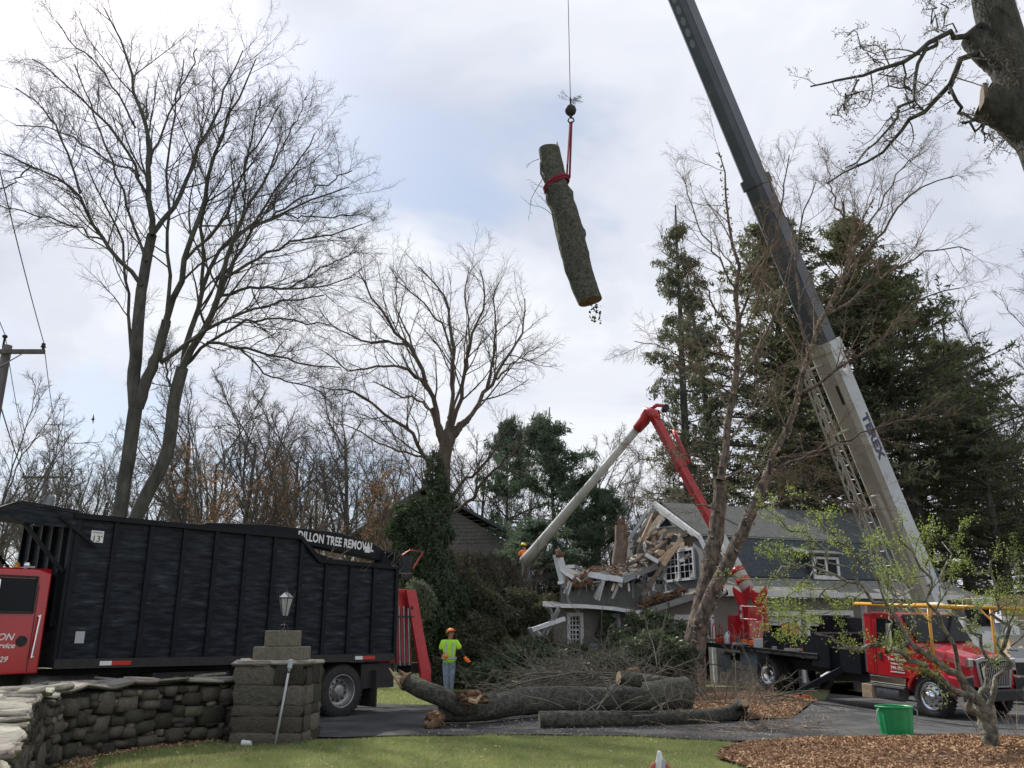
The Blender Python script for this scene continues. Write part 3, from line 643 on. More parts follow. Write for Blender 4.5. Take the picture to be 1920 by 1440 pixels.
# soffit and pent roof strip along the front (intact right part from the gable corner on)
sx0 = hy(1352, 1115).x
def pent(xa, xb, z0, z1, zb0, zb1, n, nm='pent_roof'):
    for i in range(n):
        a = xa + (xb - xa) * i / n; b = xa + (xb - xa) * (i + 1) / n - .01; f0 = i / n; f1 = (i + 1) / n
        za, zb = z0 + (z1 - z0) * f0, z0 + (z1 - z0) * f1; ya, yb = zb0 + (zb1 - zb0) * f0, zb0 + (zb1 - zb0) * f1
        MB().slab([(a, -1.45, za), (b, -1.45, zb), (b, .05, yb), (a, .05, ya)], .07).build(nm, m_pent, **LW)
pent(sx0, x1 + .3, ZL + .22, ZL + .22, ZL + .82, ZL + .82, 8)
MB().box(((sx0 + x1 + .3) / 2, -1.49, ZL + .12), (x1 + .3 - sx0, .05, .20)).build('fascia', m_wtrim, **LW)
MB().box(((sx0 + x1 + .3) / 2, -1.23, ZL + .03), (x1 + .3 - sx0, .46, .03)).build('soffit', m_wtrim, **LW)
MB().tube([(sx0 - .2, -1.56, ZL + .25), (sx0 - .2, -1.56, ZL + .14), (sx0 - .35, -1.3, ZL - .05), (sx0 - .35, -1.1, ZL - .2)], .045, 8).build('gutter_end', m_wtrim, smooth=True, **LW)
# gambrel: lower steep slope (blue shingles), upper slope (grey roof)
UE, UK, UP = (0.05, 3.78), (1.0, 5.43), (4.0, 7.12)
def courses(name, p0, p1, xa, xb, n, m, th=.03, lap=1.12, holes=()):
    V, Q = [], []; rg = np.random.default_rng(len(name) + n)
    for k in range(n):
        a = np.array(p0) + (np.array(p1) - p0) * (k / n); b = np.array(p0) + (np.array(p1) - p0) * ((k + lap) / n)
        nv = np.array([-(b - a)[1], (b - a)[0]]); nv /= np.linalg.norm(nv); nv *= 1 if nv[0] < 0 else -1
        x = xa + rg.uniform(-.3, 0)
        while x < xb:
            wd = rg.uniform(.25, .42); q0, q1 = max(x, xa), min(x + wd - .008, xb)
            if q1 > q0 + .01 and not any(h[0] < (q0+q1)/2 < h[1] and h[2] < a[1] < h[3] for h in holes):
                t = th * rg.uniform(.8, 1.5); b_ = len(V)
                for (xx, pp, off) in ((q0, a, t), (q1, a, t), (q1, b, .004), (q0, b, .004), (q0, a, 0), (q1, a, 0)):
                    V.append((xx, pp[0] + nv[0] * off, pp[1] + nv[1] * off))
                Q += [(b_, b_+1, b_+2, b_+3), (b_+4, b_+5, b_+1, b_)]
            x += wd
    return link(name, mesh_np(name, V, Q), m, house, world=False, kind='stuff')
dw = rect(1527, 1048, 1570, 1080, -.12)
holes = [(dw[0] - .25, dw[1] + .25, dw[2] - .3, dw[3] + .35)]
courses('wall_shingles', UE, UK, .1, x1, 13, m_shing, holes=[])
courses('roof_shingles', (UK[0] - .15, UK[1] - .09), UP, .0, x1 + .1, 26, m_roof)
MB().slab([(0.02, *UE), (x1, *UE), (x1, *UK), (0.02, *UK)], -.12).build('lower_roof_deck', m_shing, **LW)
MB().slab([(0.0, UK[0] - .15, UK[1] - .10), (x1 + .1, UK[0] - .15, UK[1] - .10), (x1 + .1, *UP), (0.0, *UP)], -.10).build('roof_deck', m_roof, **LW)
MB().slab([(0.0, 4.0, 7.13), (x1 + .1, 4.0, 7.13), (x1 + .1, 7.15, 5.33), (0.0, 7.15, 5.33)], .1).slab([(0.3, 7, 5.43), (x1, 7, 5.43), (x1, 8, 3.78), (0.3, 8, 3.78)], .1).build('rear_roof', m_roof, **LW)
MB().box((x1/2, 4.0, 7.16), (x1 + .2, .22, .05)).build('ridge_cap', m_roof, **LW)
MB().prism([(.1, 3.0), (.05, 3.78), (1.0, 5.43), (4, 7.1), (7, 5.43), (7.95, 3.78), (7.9, 3.0)], x1 - .25, x1 - .05, ax='x').build('end_wall', m_shing, **LW)
MB().tube([(2.2, 2.6, 6.1), (2.2, 2.6, 6.75)], .10, 10).build('roof_vent', m_board, smooth=True, **LW)
# shed dormer with double window
a, b, c, d = dw
MB().box(((a+b)/2, .75, (c+d)/2), (b - a + .4, 1.7, d - c + .5)).build('dormer', m_shing, **LW)
MB().slab([(a - .45, -.35, d + .22), (b + .40, -.35, d + .22), (b + .40, 1.9, d + .75), (a - .45, 1.9, d + .75)], .09).build('dormer_roof', m_roof, **LW)
MB().bar((a - .5, -.38, d + .2), (a - .5, 1.9, d + .75), .05, .14).build('dormer_trim', m_wtrim, **LW)
o = MB().box(((a+b)/2, -.12, d + .05), (b-a+.24, .1, .1)).box(((a+b)/2, -.12, c - .07), (b-a+.24, .1, .16)).box((a-.06, -.12, (c+d)/2), (.12, .1, d-c)).box((b+.06, -.12, (c+d)/2), (.12, .1, d-c)).box(((a+b)/2, -.12, (c+d)/2), (.1, .1, d-c)).build('window', m_wtrim, **LW)
for u0, u1 in ((a, (a+b)/2 - .05), ((a+b)/2 + .05, b)): MB().box(((u0+u1)/2, -.10, (c+d)/2), (u1-u0, .03, d-c)).build('pane', m_glass, o, world=False)
# ---- gable end (local plane x = 0), torn open
def gq(px, py, xv=0.0): return hx(px, py, xv)
gz = lambda u: (3.0 if u < 0 else UE[1] + (UK[1] - UE[1]) * (u / 1.0) if u < 1 else UK[1] + (UP[1] - UK[1]) * (u - 1) / 3 if u < 4 else UP[1] - (UP[1] - UK[1]) * (u - 4) / 3 if u < 7 else UK[1] - 1.65 * (u - 7))
# upper gable siding as separate horizontal boards, some gone
zz_ = 4.95; bi = 0
while zz_ < 6.95:
    hw = (UP[1] - zz_ - .12) / (UP[1] - UK[1]) * 3 if zz_ > UK[1] else 3 + (UK[1] - zz_) / 1.65
    lo, hi = 4 - hw, 4 + hw
    if zz_ < 5.55: lo = 1.9 + (bi % 3) * .25; hi = 6.2
    if hi - lo > .15:
        mm = m_gabl if zz_ > 5.5 else (m_board if bi % 2 else m_gabl)
        MB().box((-.03 - .006 * (bi % 2), (lo + hi) / 2, zz_ + .09), (.03, hi - lo, .185)).build('siding_board', mm, **LW)
    zz_ += .19; bi += 1
MB().slab([(.06, .3, 3.1), (.06, 1.05, 5.35), (.06, 4, 7.0), (.06, 6.9, 5.35), (.06, 7.7, 3.1)], .05).build('gable_sheathing', m_oldb, **LW)
# beige stud wall around the big window, and the window
gw = [gq(1250, 1040), gq(1305, 1082)]; ya, yb = sorted((gw[0].y, gw[1].y)); za, zb = sorted((gw[0].z, gw[1].z))
MB().box((-.02, (.25 + ya) / 2, (3.1 + zb) / 2 + .2), (.06, ya - .25, zb - 2.9)).build('side_siding', m_clap, **LW)
MB().box((-.03, (ya + yb) / 2, (2.95 + za) / 2 - .02), (.07, yb - ya + .9, za - 2.95)).build('sill_siding', m_clap, **LW)
f = MB(); t = .1
f.box((-.09, (ya+yb)/2, zb + t/2), (.09, yb-ya+2*t, t)).box((-.1, (ya+yb)/2, za - t/2), (.12, yb-ya+2.4*t, t)).box((-.09, ya - t/2, (za+zb)/2), (.088, t, zb-za)).box((-.09, yb + t/2, (za+zb)/2), (.088, t, zb-za)).box((-.085, (ya+yb)/2, (za+zb)/2), (.08, .09, zb-za))
o = f.build('double_window', m_wtrim, **LW); WM[o] = HM
for h in range(2):
    y0 = ya + (yb - ya) / 2 * h; w2 = (yb - ya) / 2
    for i in range(3):
        for k in range(4): MB().box((-.04, y0 + w2 * (i + .5) / 3, za + (zb - za) * (k + .5) / 4), (.012, w2 / 3 - .03, (zb - za) / 4 - .03)).build('pane', m_glass if (i + k) % 5 else m_curt, o, world=False)
mb = MB()
for i in range(1, 6): mb.box((-.05, ya + (yb - ya) * i / 6, (za+zb)/2), (.03, .026, zb - za))
for k in range(1, 4): mb.box((-.052, (ya+yb)/2, za + (zb - za) * k / 4), (.03, yb - ya, .026 if k != 2 else .05))
mb.build('muntins', m_wtrim, o, world=False)
# triangular attic light
tq = [gq(x, y, -.07) for x, y in ((1238, 988), (1252, 972), (1262, 985))]
ft = [gq(x, y, -.06) for x, y in ((1229, 991), (1250, 964), (1269, 988))]
o = MB().slab(ft, .04).build('attic_window', m_wtrim, **LW); WM[o] = HM
MB().slab([p + Vector((-.05, 0, 0)) for p in tq], .02).build('pane', m_glass, o, world=False)
# rakes
for nm, a, b, w_, h_, m in (('rake_trim', (1227, 943), (1312, 1007), .10, .17, m_wtrim), ('rake_trim', (1312, 1007), (1350, 1085), .09, .15, m_wtrim), ('rake_board', (1232, 955), (1300, 1003), .05, .12, m_wtrim)):
    p, q = gq(*a, -.22), gq(*b, -.22); MB().bar(p, q, w_, h_).build(nm, m, **LW)
for i, (a, b) in enumerate((((1222, 950), (1172, 1020)), ((1228, 955), (1186, 1020)), ((1234, 960), (1200, 1004)), ((1217, 956), (1166, 1030)), ((1212, 960), (1152, 1058)), ((1225, 965), (1205, 1010)))):
    p, q = gq(*a, -.3 - .12 * (i % 3)), gq(*b, -.5 - .15 * i); MB().bar(p, q, .06, .16).build('torn_rafter', (m_wtrim, m_clap, m_oldb, m_clap, m_wtrim, m_board)[i], **LW)
MB().slab([gq(x, y, -.3) for x, y in ((1173, 1022), (1198, 1016), (1180, 1062), (1157, 1066))], .05).build('torn_siding', m_clap, **LW)
MB().slab([gq(x, y, -.15) for x, y in ((1198, 1018), (1236, 1000), (1262, 1022), (1240, 1058), (1188, 1062))], .06).build('torn_sheathing', m_oldb, **LW)
MB().slab([gq(x, y, -.28) for x, y in ((1206, 1030), (1234, 1024), (1230, 1036), (1208, 1036))], .05).build('broken_trim', m_wtrim, **LW)
# left wing: clapboard storey behind the eave, sagging roof slab, hanging boards
def wq(px, py, yv): return hy(px, py, yv)
zz_ = 2.62; bi = 0
while zz_ < 3.35:
    xa = wq(1052, 1120, -.4).x; xb = wq(1250, 1120, -.4).x
    MB().box(((xa + xb) / 2, -.4 - .012 * (bi % 2), zz_ + .1), (xb - xa, .05, .21)).build('clapboard', m_clap, **LW); zz_ += .205; bi += 1
wr = rect(1215, 1086, 1246, 1128, -.45); window(wr, -.47, 2, 3, trim=.06)
wr = rect(1160, 1092, 1176, 1120, -.45)
def jag(pa, pb, n, rgx, amp):
    L = []
    for i in range(n + 1):
        t = i / n; p = Vector(pa).lerp(Vector(pb), t)
        if 0 < i < n: p += Vector([rgx.uniform(-amp, amp) for _ in range(3)])
        L.append(p)
    return L
jr = random.Random(3)
def sheet(A, B, m, name, rows=6, th=.06, amp=.05):     # ragged lumpy sheet between two edge lists
    k = len(A); V = []
    for r_ in range(rows + 1):
        for i in range(k):
            p = A[i].lerp(B[i], r_ / rows); p = p + Vector((jr.uniform(-amp, amp), jr.uniform(-amp, amp), jr.uniform(-amp, amp))); V.append(p)
    Q = [(r_*k+i, r_*k+i+1, (r_+1)*k+i+1, (r_+1)*k+i) for r_ in range(rows) for i in range(k-1)]
    o = link(name, mesh_np(name, [tuple(v) for v in V], Q), m, house, world=False); s_ = o.modifiers.new('t', 'SOLIDIFY'); s_.thickness = th; return o
E = [wq(x, y, v) for x, y, v in ((1098, 1074, -1.1), (1120, 1078, -1.3), (1145, 1083, -1.5), (1168, 1087, -1.6), (1190, 1079, -1.4), (1212, 1070, -1.2), (1233, 1059, -1.0))]
Bk = [wq(x, y, v) for x, y, v in ((1110, 1065, .6), (1128, 1063, .9), (1148, 1062, 1.2), (1165, 1058, 1.6), (1185, 1045, 1.9), (1205, 1035, 1.6), (1222, 1025, .8))]
sheet(E, Bk, m_pent, 'sagging_roof')
E2 = [wq(x, y, v) for x, y, v in ((1050, 1068, -.7), (1062, 1076, -1.0), (1075, 1086, -1.2), (1092, 1084, -1.1))]
B2 = [wq(x, y, v) for x, y, v in ((1056, 1062, .5), (1068, 1066, .6), (1082, 1068, .6), (1098, 1070, .4))]
sheet(E2, B2, m_pent, 'sagging_roof', rows=3)
E3 = [wq(x, y, v) for x, y, v in ((1190, 1052, -1.2), (1205, 1044, -1.3), (1225, 1034, -1.3), (1248, 1018, -1.2))]
B3 = [wq(x, y, v) for x, y, v in ((1196, 1030, .0), (1214, 1022, .1), (1236, 1012, .1), (1262, 1006, .1))]
sheet(E3, B3, m_oldb, 'broken_roof', rows=3, amp=.1)
MB().slab([wq(x, y, -1.35) for x, y in ((1226, 1036), (1232, 1031), (1242, 1032), (1244, 1040), (1232, 1043))], .15).build('insulation', mat('insulation', (.45, .33, .2), (.62, .5, .36), rough=1, scale=9, bump=1), **LW)
bd = [  # (px a, px b, depth a, depth b, width, thickness, material, name)
 ((1098, 1076), (1140, 1084), -1.2, -1.55, .05, .20, 0, 'fascia_board'), ((1140, 1083), (1168, 1088), -1.5, -1.7, .05, .20, 0, 'fascia_board'), ((1168, 1089), (1232, 1061), -1.7, -1.1, .05, .19, 1, 'fascia_board'),
 ((1043, 1040), (1056, 1092), -.9, -1.0, .16, .22, 0, 'corner_post'), ((1049, 1041), (1062, 1090), -.75, -.8, .14, .2, 0, 'corner_post'),
 ((1051, 1067), (1074, 1085), -1.05, -1.25, .06, .14, 0, 'fascia_board'), ((1051, 1064), (1076, 1062), -.8, -.4, .06, .12, 0, 'fascia_board'), ((1076, 1062), (1096, 1070), -.4, -.3, .06, .12, 1, 'fascia_board'),
 ((1278, 1010), (1243, 1060), -1.7, -1.9, .07, .15, 2, 'fallen_rafter'), ((1243, 1060), (1205, 1118), -1.9, -1.9, .07, .15, 3, 'fallen_rafter'), ((1270, 1022), (1240, 1064), -1.5, -1.6, .06, .2, 3, 'fallen_rafter'),
 ((1262, 1028), (1236, 1052), -1.5, -1.7, .06, .14, 2, 'fallen_rafter'), ((1210, 1040), (1234, 1054), -1.6, -1.8, .08, .14, 0, 'broken_trim'), ((1252, 1060), (1238, 1088), -1.3, -1.2, .12, .05, 1, 'broken_trim'),
 ((1131, 1088), (1118, 1124), -1.5, -1.3, .11, .03, 0, 'hanging_strip'), ((1128, 1090), (1115, 1120), -1.45, -1.25, .08, .03, 0, 'hanging_strip'), ((1133, 1089), (1123, 1126), -1.5, -1.35, .06, .03, 0, 'hanging_strip'),
 ((1162, 1090), (1148, 1122), -1.55, -1.3, .10, .03, 0, 'hanging_strip'), ((1068, 1090), (1058, 1113), -1.3, -1.2, .10, .03, 0, 'hanging_strip'), ((1072, 1092), (1064, 1116), -1.3, -1.2, .07, .03, 0, 'hanging_strip'), ((1093, 1094), (1084, 1116), -1.2, -1.1, .08, .03, 1, 'hanging_strip'),
 ((1166, 1089), (1163, 1100), -1.6, -1.6, .2, .03, 0, 'hanging_strip'), ((1186, 1092), (1186, 1122), -1.2, -1.2, .07, .07, 1, 'porch_stud'), ((1225, 1092), (1225, 1108), -1.2, -1.2, .08, .05, 0, 'porch_stud'), ((1142, 1092), (1142, 1130), -.9, -.9, .04, .05, 1, 'porch_stud'),
 ((1058, 1092), (1066, 1128), -1.25, -1.25, .05, .05, 1, 'porch_stud'), ((1066, 1128), (1078, 1140), -1.3, -1.6, .06, .05, 1, 'porch_stud'), ((1112, 1092), (1128, 1090), -1.5, -1.5, .05, .05, 1, 'splinter'),
 ((1046, 1093), (1062, 1092), -1.1, -1.1, .06, .1, 0, 'corner_block'),
 ((1240, 1082), (1262, 1110), -1.3, -1.3, .04, .04, 1, 'splinter'), ((1262, 1088), (1284, 1106), -1.0, -1.3, .07, .07, 1, 'splinter'), ((1244, 1112), (1262, 1108), -1.4, -1.3, .09, .05, 0, 'splinter'),
 ((1040, 1092), (1040, 1092.5), -1, -1, .01, .01, 0, 'splinter')]
for a, b, ya_, yb_, w_, t_, mi, nm in bd[:-1]:
    MB().bar(wq(*a, ya_), wq(*b, yb_), w_, t_, up=(.1, .3, 1)).build(nm, (m_wtrim, m_clap, m_board, m_oldb)[mi], **LW)
# broken red-brown wood ends
for (px, py, r_) in ((1100, 1078, .16), (1070, 1094, .16), (1090, 1093, .18), (1104, 1088, .14), (1047, 1038, .09), (1053, 1040, .07), (1096, 1086, .2)):
    p = wq(px, py, -1.15); V, Q = pillow(int(px), r_*2, r_*1.6, r_*2, .35, .6); V = [tuple(p + Vector(v)) for v in V]; link('splintered_end', mesh_np('splintered_end', V, Q), m_rot, house, world=False)
# dark sheet that paints the shade under the slab
MB().slab([wq(x, y, -.36) for x, y in ((1075, 1092), (1100, 1080), (1165, 1092), (1240, 1066), (1245, 1110), (1080, 1104))], .04).build('slab_shade', m_dark, **LW)
# low eave: white gutter board sagging from left to the corner, then rising fascia to the right
eav = [((1018, 1133), (1052, 1136)), ((1052, 1136), (1100, 1137)), ((1100, 1137), (1150, 1141)), ((1150, 1141), (1194, 1148)), ((1194, 1148), (1200, 1147))]
for i, (a, b) in enumerate(eav):
    p, q = wq(*a, -1.7), wq(*b, -1.7); MB().bar(p, q, .05, .12).build('eave_board', m_wtrim, **LW)
    p2, q2 = wq(a[0], a[1] - 6, -.6), wq(b[0], b[1] - 7, -.6)
    MB().slab([p, q, q2, p2], .06).build('pent_roof', m_pent, **LW)
rise = [((1199, 1150), (1212, 1147)), ((1212, 1147), (1255, 1133)), ((1255, 1133), (1305, 1117)), ((1305, 1117), (1352, 1108))]
for i, (a, b) in enumerate(rise):
    p, q = wq(*a, -1.7), wq(*b, -1.6); MB().bar(p, q, .05, .20).build('fascia', m_clap, **LW)
    p2, q2 = wq(a[0], a[1] - 10, -.3), wq(b[0], b[1] - 11, -.3); MB().slab([p, q, q2, p2], .06).build('pent_roof', m_pent, **LW)
V, Q = [], []
for k in range(260):      # bark, splinters and roofing scraps lying on the slab and the low eave
    t = jr.random(); 
    if jr.random() < .55: p = wq(1195 + t * 90, 1139 - t * 34 + jr.uniform(-5, 4), -1.2 + jr.uniform(-.4, .5))
    else:
        i = jr.randrange(6); p = E[i].lerp(Bk[i], jr.random()).lerp(E[i+1].lerp(Bk[i+1], jr.random()), jr.random()) + Vector((0, 0, .05))
    a = Vector((jr.gauss(0, 1), jr.gauss(0, 1), jr.gauss(0, .35))).normalized() * jr.uniform(.05, .28); b = a.cross(Vector((0, 0, 1))).normalized() * jr.uniform(.015, .05); b_ = len(V)
    V += [tuple(p - a - b), tuple(p + a - b), tuple(p + a * .7 + b), tuple(p - a + b), tuple(p + Vector((0, 0, .05)))]; Q += [(b_, b_+1, b_+4, b_+4), (b_+1, b_+2, b_+4, b_+4), (b_+2, b_+3, b_+4, b_+4)]
me = bpy.data.meshes.new('wreckage_scraps'); me.from_pydata(V, [], [q[:3] for q in Q]); link('wreckage_scraps', me, m_rot, house, world=False, kind='stuff')
for i, (a, b, w_) in enumerate((((1225, 1128), (1262, 1120), .12), ((1240, 1122), (1275, 1112), .14), ((1205, 1130), (1228, 1127), .09), ((1228, 1116), (1240, 1122), .15))):
    MB().tube([wq(*a, -1.1), wq((a[0]+b[0])/2, (a[1]+b[1])/2 - 2, -1.2), wq(*b, -1.0)], [w_*.7, w_, w_*.6], 7).build('bark_piece', m_rot, **LW)
for i in range(12):
    a = (1195 + jr.uniform(0, 60), 1075 + jr.uniform(-5, 10)); L = [wq(a[0] + jr.uniform(-6, 6) * k, a[1] + k * jr.uniform(4, 8), -1.6 + .05 * k) for k in range(4)]
    MB().tube(L, .012, 4).build('hanging_wire', m_clap, **LW)
sm_ = [m_wtrim, m_clap, m_board, m_oldb, m_rot, m_pent]
for k in range(70):       # splintered laths, rafters and trim hanging in the torn gable and along the slab edge
    if k < 34: a = (jr.uniform(1165, 1290), 0); a = (a[0], jr.uniform(1000, 1060) if a[0] > 1195 else jr.uniform(1020, 1066)); dp = jr.uniform(-1.2, .4)
    else: t = jr.random(); a = (1060 + t * 170, 1084 - 20 * max(0, t - .6) + jr.uniform(-6, 12)); dp = jr.uniform(-1.5, -.5)
    th = jr.gauss(-.9, .5) if k < 34 else jr.gauss(1.7, .6); ln = jr.uniform(6, 26) if k < 34 else jr.uniform(5, 20)
    b = (a[0] + math.cos(th) * ln, a[1] + math.sin(th) * ln); MB().bar(wq(*a, dp), wq(*b, dp + jr.uniform(-.3, .3)), jr.uniform(.02, .06), jr.uniform(.03, .12), up=(jr.uniform(-1, 1), .4, 1)).build('splinter', jr.choice(sm_), **LW)
for k in range(5): MB().slab([wq(1200 + 16 * k + jr.uniform(-4, 4), 1030 - 4 * k + jr.uniform(-8, 8) + dy, -.9 + .1 * k) if False else wq(1200 + 16 * k + dx + jr.uniform(-3, 3), 1032 - 5 * k + dy + jr.uniform(-3, 3), -.8 + .1 * k) for dx, dy in ((-7, 4), (6, 7), (10, -5), (-2, -8))], .03).build('torn_shingle', (m_roof, m_oldb, m_clap, m_dark, m_roof)[k], **LW)
# collapsed porch posts left of the house
for a, b, w_, mi in (((997, 1181), (1058, 1160), .16, 0), ((1048, 1138), (1008, 1208), .07, 1), ((1050, 1142), (1014, 1212), .06, 1), ((992, 1177), (1001, 1200), .1, 1), ((1008, 1184), (1012, 1194), .12, 0), ((1022, 1180), (1012, 1196), .08, 1)):
    MB().bar(wq(*a, -2.0), wq(*b, -1.9), w_, w_ * .8).build('fallen_post', (m_wtrim, m_clap)[mi], **LW)
for k in range(3): MB().box((x0 + 1.6, -1.25 - .02 * k, .55 + .14 * k), (3.4, .1, .05)).build('porch_rail', m_clap, **LW)
MB().box((win1[1] + .35, -1.25, 1.0), (.35, .3, .8)).build('meter_box', m_bucket, bevel=.02, **LW)

# far neighbour's house
FO = P(820, 1040, 47); fm = Matrix.Translation((FO.x, 47, 0)) @ Matrix.Rotation(R(-6), 4, 'Z')
nh = thing('neighbour_house', 'grey shingled house with a broad gable behind the ivy covered evergreens', 'house', Mx=fm)
g = lambda px, py: fm.inverted() @ P(px, py, 47)
ap_, le, re_ = g(800, 918), g(655, 1008), g(978, 1016)
MB().prism([(le.x + .5, -.2), (le.x + .5, le.z - .2), (ap_.x, ap_.z - .25), (re_.x - .5, re_.z - .2), (re_.x - .5, -.2)], 0, 8, ax='y').build('shingled_wall', mat('brown_grey_shingle', (.11, .105, .10), (.19, .18, .17), rough=.95, scale=6), nh, world=False)
for k in range(22):
    z_ = le.z - .3 + k * .2; t = (z_ - le.z) / (ap_.z - le.z)
    if t > .96: break
    xa = le.x + .5 + (ap_.x - le.x - .5) * max(0, t); xb = re_.x - .5 + (ap_.x - re_.x + .5) * max(0, t)
    MB().box(((xa + xb) / 2, -.02, z_), (xb - xa - .2, .04, .03)).build('shingle_course', MATS['brown_grey_shingle'], nh, world=False)
for a, b in ((le, ap_), (ap_, re_)):
    MB().slab([(a.x, -.5, a.z), (b.x, -.5, b.z), (b.x, 8.4, b.z), (a.x, 8.4, a.z)], -.15).build('roof', m_roof, nh, world=False)
# ================================================================== trees
def px_limb(pts, Y0, dy, K, jit, rg, w0, w1, curve=1.0):
    """limb surveyed through picture points, running from depth Y0 to Y0+dy"""
    n = len(pts); L = [P(x, y, Y0 + dy * (i / (n - 1)) ** curve) for i, (x, y) in enumerate(pts)]
    A, ln = resample(L, K, jit, rg); r0 = w0 * .8 * pxm(L[0]) / 2; r1 = w1 * pxm(L[-1]) / 2
    return A, ln, np.linspace(r0, r1, K)
def make_tree(name, label, cat, base, trunk_px, limbs_px, Y0, cfg, seed, m_tr, m_tw, group=None, K=14, tw_sides=3, min_r=.004):
    rg = np.random.default_rng(seed); base = Vector(base); t = thing(name, label, cat, base, group)
    trb = []
    for (pts, w0, w1, ya, dy) in trunk_px:
        L = [P(x, y, ya + dy * i / (len(pts) - 1)) for i, (x, y) in enumerate(pts)]
        if pts[0][1] > 900: L = [Vector((L[0].x - (L[1].x - L[0].x) * .2, L[0].y, terr(L[0].x, L[0].y) - .2))] + L
        A, ln = resample(L, 16, .02 * min(1, w0 / 30) if Y0 > 15 else .006, rg); rad = np.linspace(w0 * pxm(L[0]) / 2, w1 * pxm(L[-1]) / 2, 16)
        if len(L) > len(pts): rad[0] *= 1.25
        trb.append((A[None], rad[None], ln))
    V, Q = tubes([(a, b) for a, b, _ in trb], 12); link('trunk', mesh_np('trunk', V, Q, True), m_tr, t)
    limbs, lens, rads = [], [], []
    for (pts, w0, w1, dy) in limbs_px:
        A, ln, rd = px_limb(pts, Y0, dy, K, .05, rg, w0, w1); limbs.append(A); lens.append(ln); rads.append(rd)
    V, Q = tubes([(np.stack(limbs), np.stack(rads))], 7); link('limbs', mesh_np('limbs', V, Q, True), m_tr, t)
    lv = crown_from(limbs, lens, rads, cfg, rg)
    V, Q = tubes(lv[:1], 5); V2, Q2 = tubes(lv[1:], tw_sides)
    link('branches', mesh_np('branches', *join((V, Q), (V2, Q2)), True), m_tw, t, kind='stuff'); return t, lv
big = lambda n1, n2, n3, s=1.0, q=.62: [dict(n=n1, t0=.15, a0=22, a1=55, ratio=.40, rr=.45, rmin=.016*q, K=7, wander=.10, up=.05, lmin=1.3*s, lmax=4.6*s, shrink=.45),
   dict(n=n2, t0=.15, a0=22, a1=58, ratio=.42, rr=.6, rmin=.0085*q, rmax=.02*q, K=5, wander=.14, up=.035, lmin=.5*s, lmax=1.8*s, taper=.5),
   dict(n=n3, t0=.1, a0=22, a1=60, ratio=.48, rr=.7, rmin=.0056*q, rmax=.008*q, K=3, wander=.17, up=.02, lmin=.22*s, taper=.6)]
# --- tall twin trees behind the black truck (left)
Yt = 30
TA = [([(222, 985), (228, 930), (238, 870), (247, 820), (254, 765)], 27, 25, Yt, 0), ([(254, 765), (250, 700), (257, 640), (263, 560), (272, 500), (285, 440)], 25, 17, Yt, .3), ([(258, 765), (276, 710), (290, 680), (303, 640), (312, 600)], 22, 17, Yt, -.5)]
LA = [([(285, 440), (283, 380), (281, 300), (275, 240), (255, 180), (245, 120), (222, 70), (195, 15)], 15, 2, -2), ([(285, 440), (305, 415), (330, 390), (350, 340), (375, 270), (400, 230), (425, 160), (455, 95)], 13, 2, 2.5),
 ([(283, 380), (262, 330), (230, 260), (180, 210), (120, 150), (60, 110)], 8, 2, -3), ([(265, 535), (235, 500), (195, 450), (168, 410), (150, 362), (120, 340), (60, 310), (-10, 285)], 11, 2, -3),
 ([(150, 362), (132, 300), (115, 250), (85, 205), (30, 165)], 6, 2, 2), ([(248, 700), (240, 620), (239, 540), (232, 460), (205, 400), (180, 360), (160, 300)], 9, 2, 2.5),
 ([(312, 600), (330, 550), (345, 490), (368, 420), (385, 350), (400, 285), (440, 200), (480, 110)], 16, 2, -3), ([(312, 600), (318, 520), (310, 440), (318, 380), (312, 300), (330, 200), (345, 110)], 10, 2, 3),
 ([(301, 680), (350, 642), (403, 608), (462, 583), (525, 564), (608, 554)], 11, 2, -2), ([(345, 490), (390, 450), (430, 400), (455, 320), (500, 240), (530, 190)], 8, 2, 2), ([(281, 300), (300, 250), (330, 190), (360, 120), (370, 90)], 6, 2, 1.5),
 ([(274, 490), (240, 400), (215, 320), (190, 250), (165, 190), (140, 120)], 7, 2, 4), ([(254, 240), (225, 180), (185, 120), (130, 80), (105, 40)], 5, 2, -1.5), ([(60, 310), (20, 350), (-30, 370)], 4, 2, -.5), ([(195, 450), (130, 420), (60, 400), (0, 385)], 5, 2, -1), ([(262, 330), (200, 300), (140, 260), (90, 240), (30, 235)], 5, 2, 2)]
make_tree('bare_tree', 'tallest leafless tree with straight forked trunk rising behind the black truck container', 'tree', G(225, 1268), TA, LA, Yt, big(15, 10, 8, .92), 21, m_bark, m_twig)
TB = [([(248, 985), (262, 950), (282, 920), (302, 885), (316, 840), (324, 780), (328, 730), (342, 690)], 30, 22, Yt, .5)]
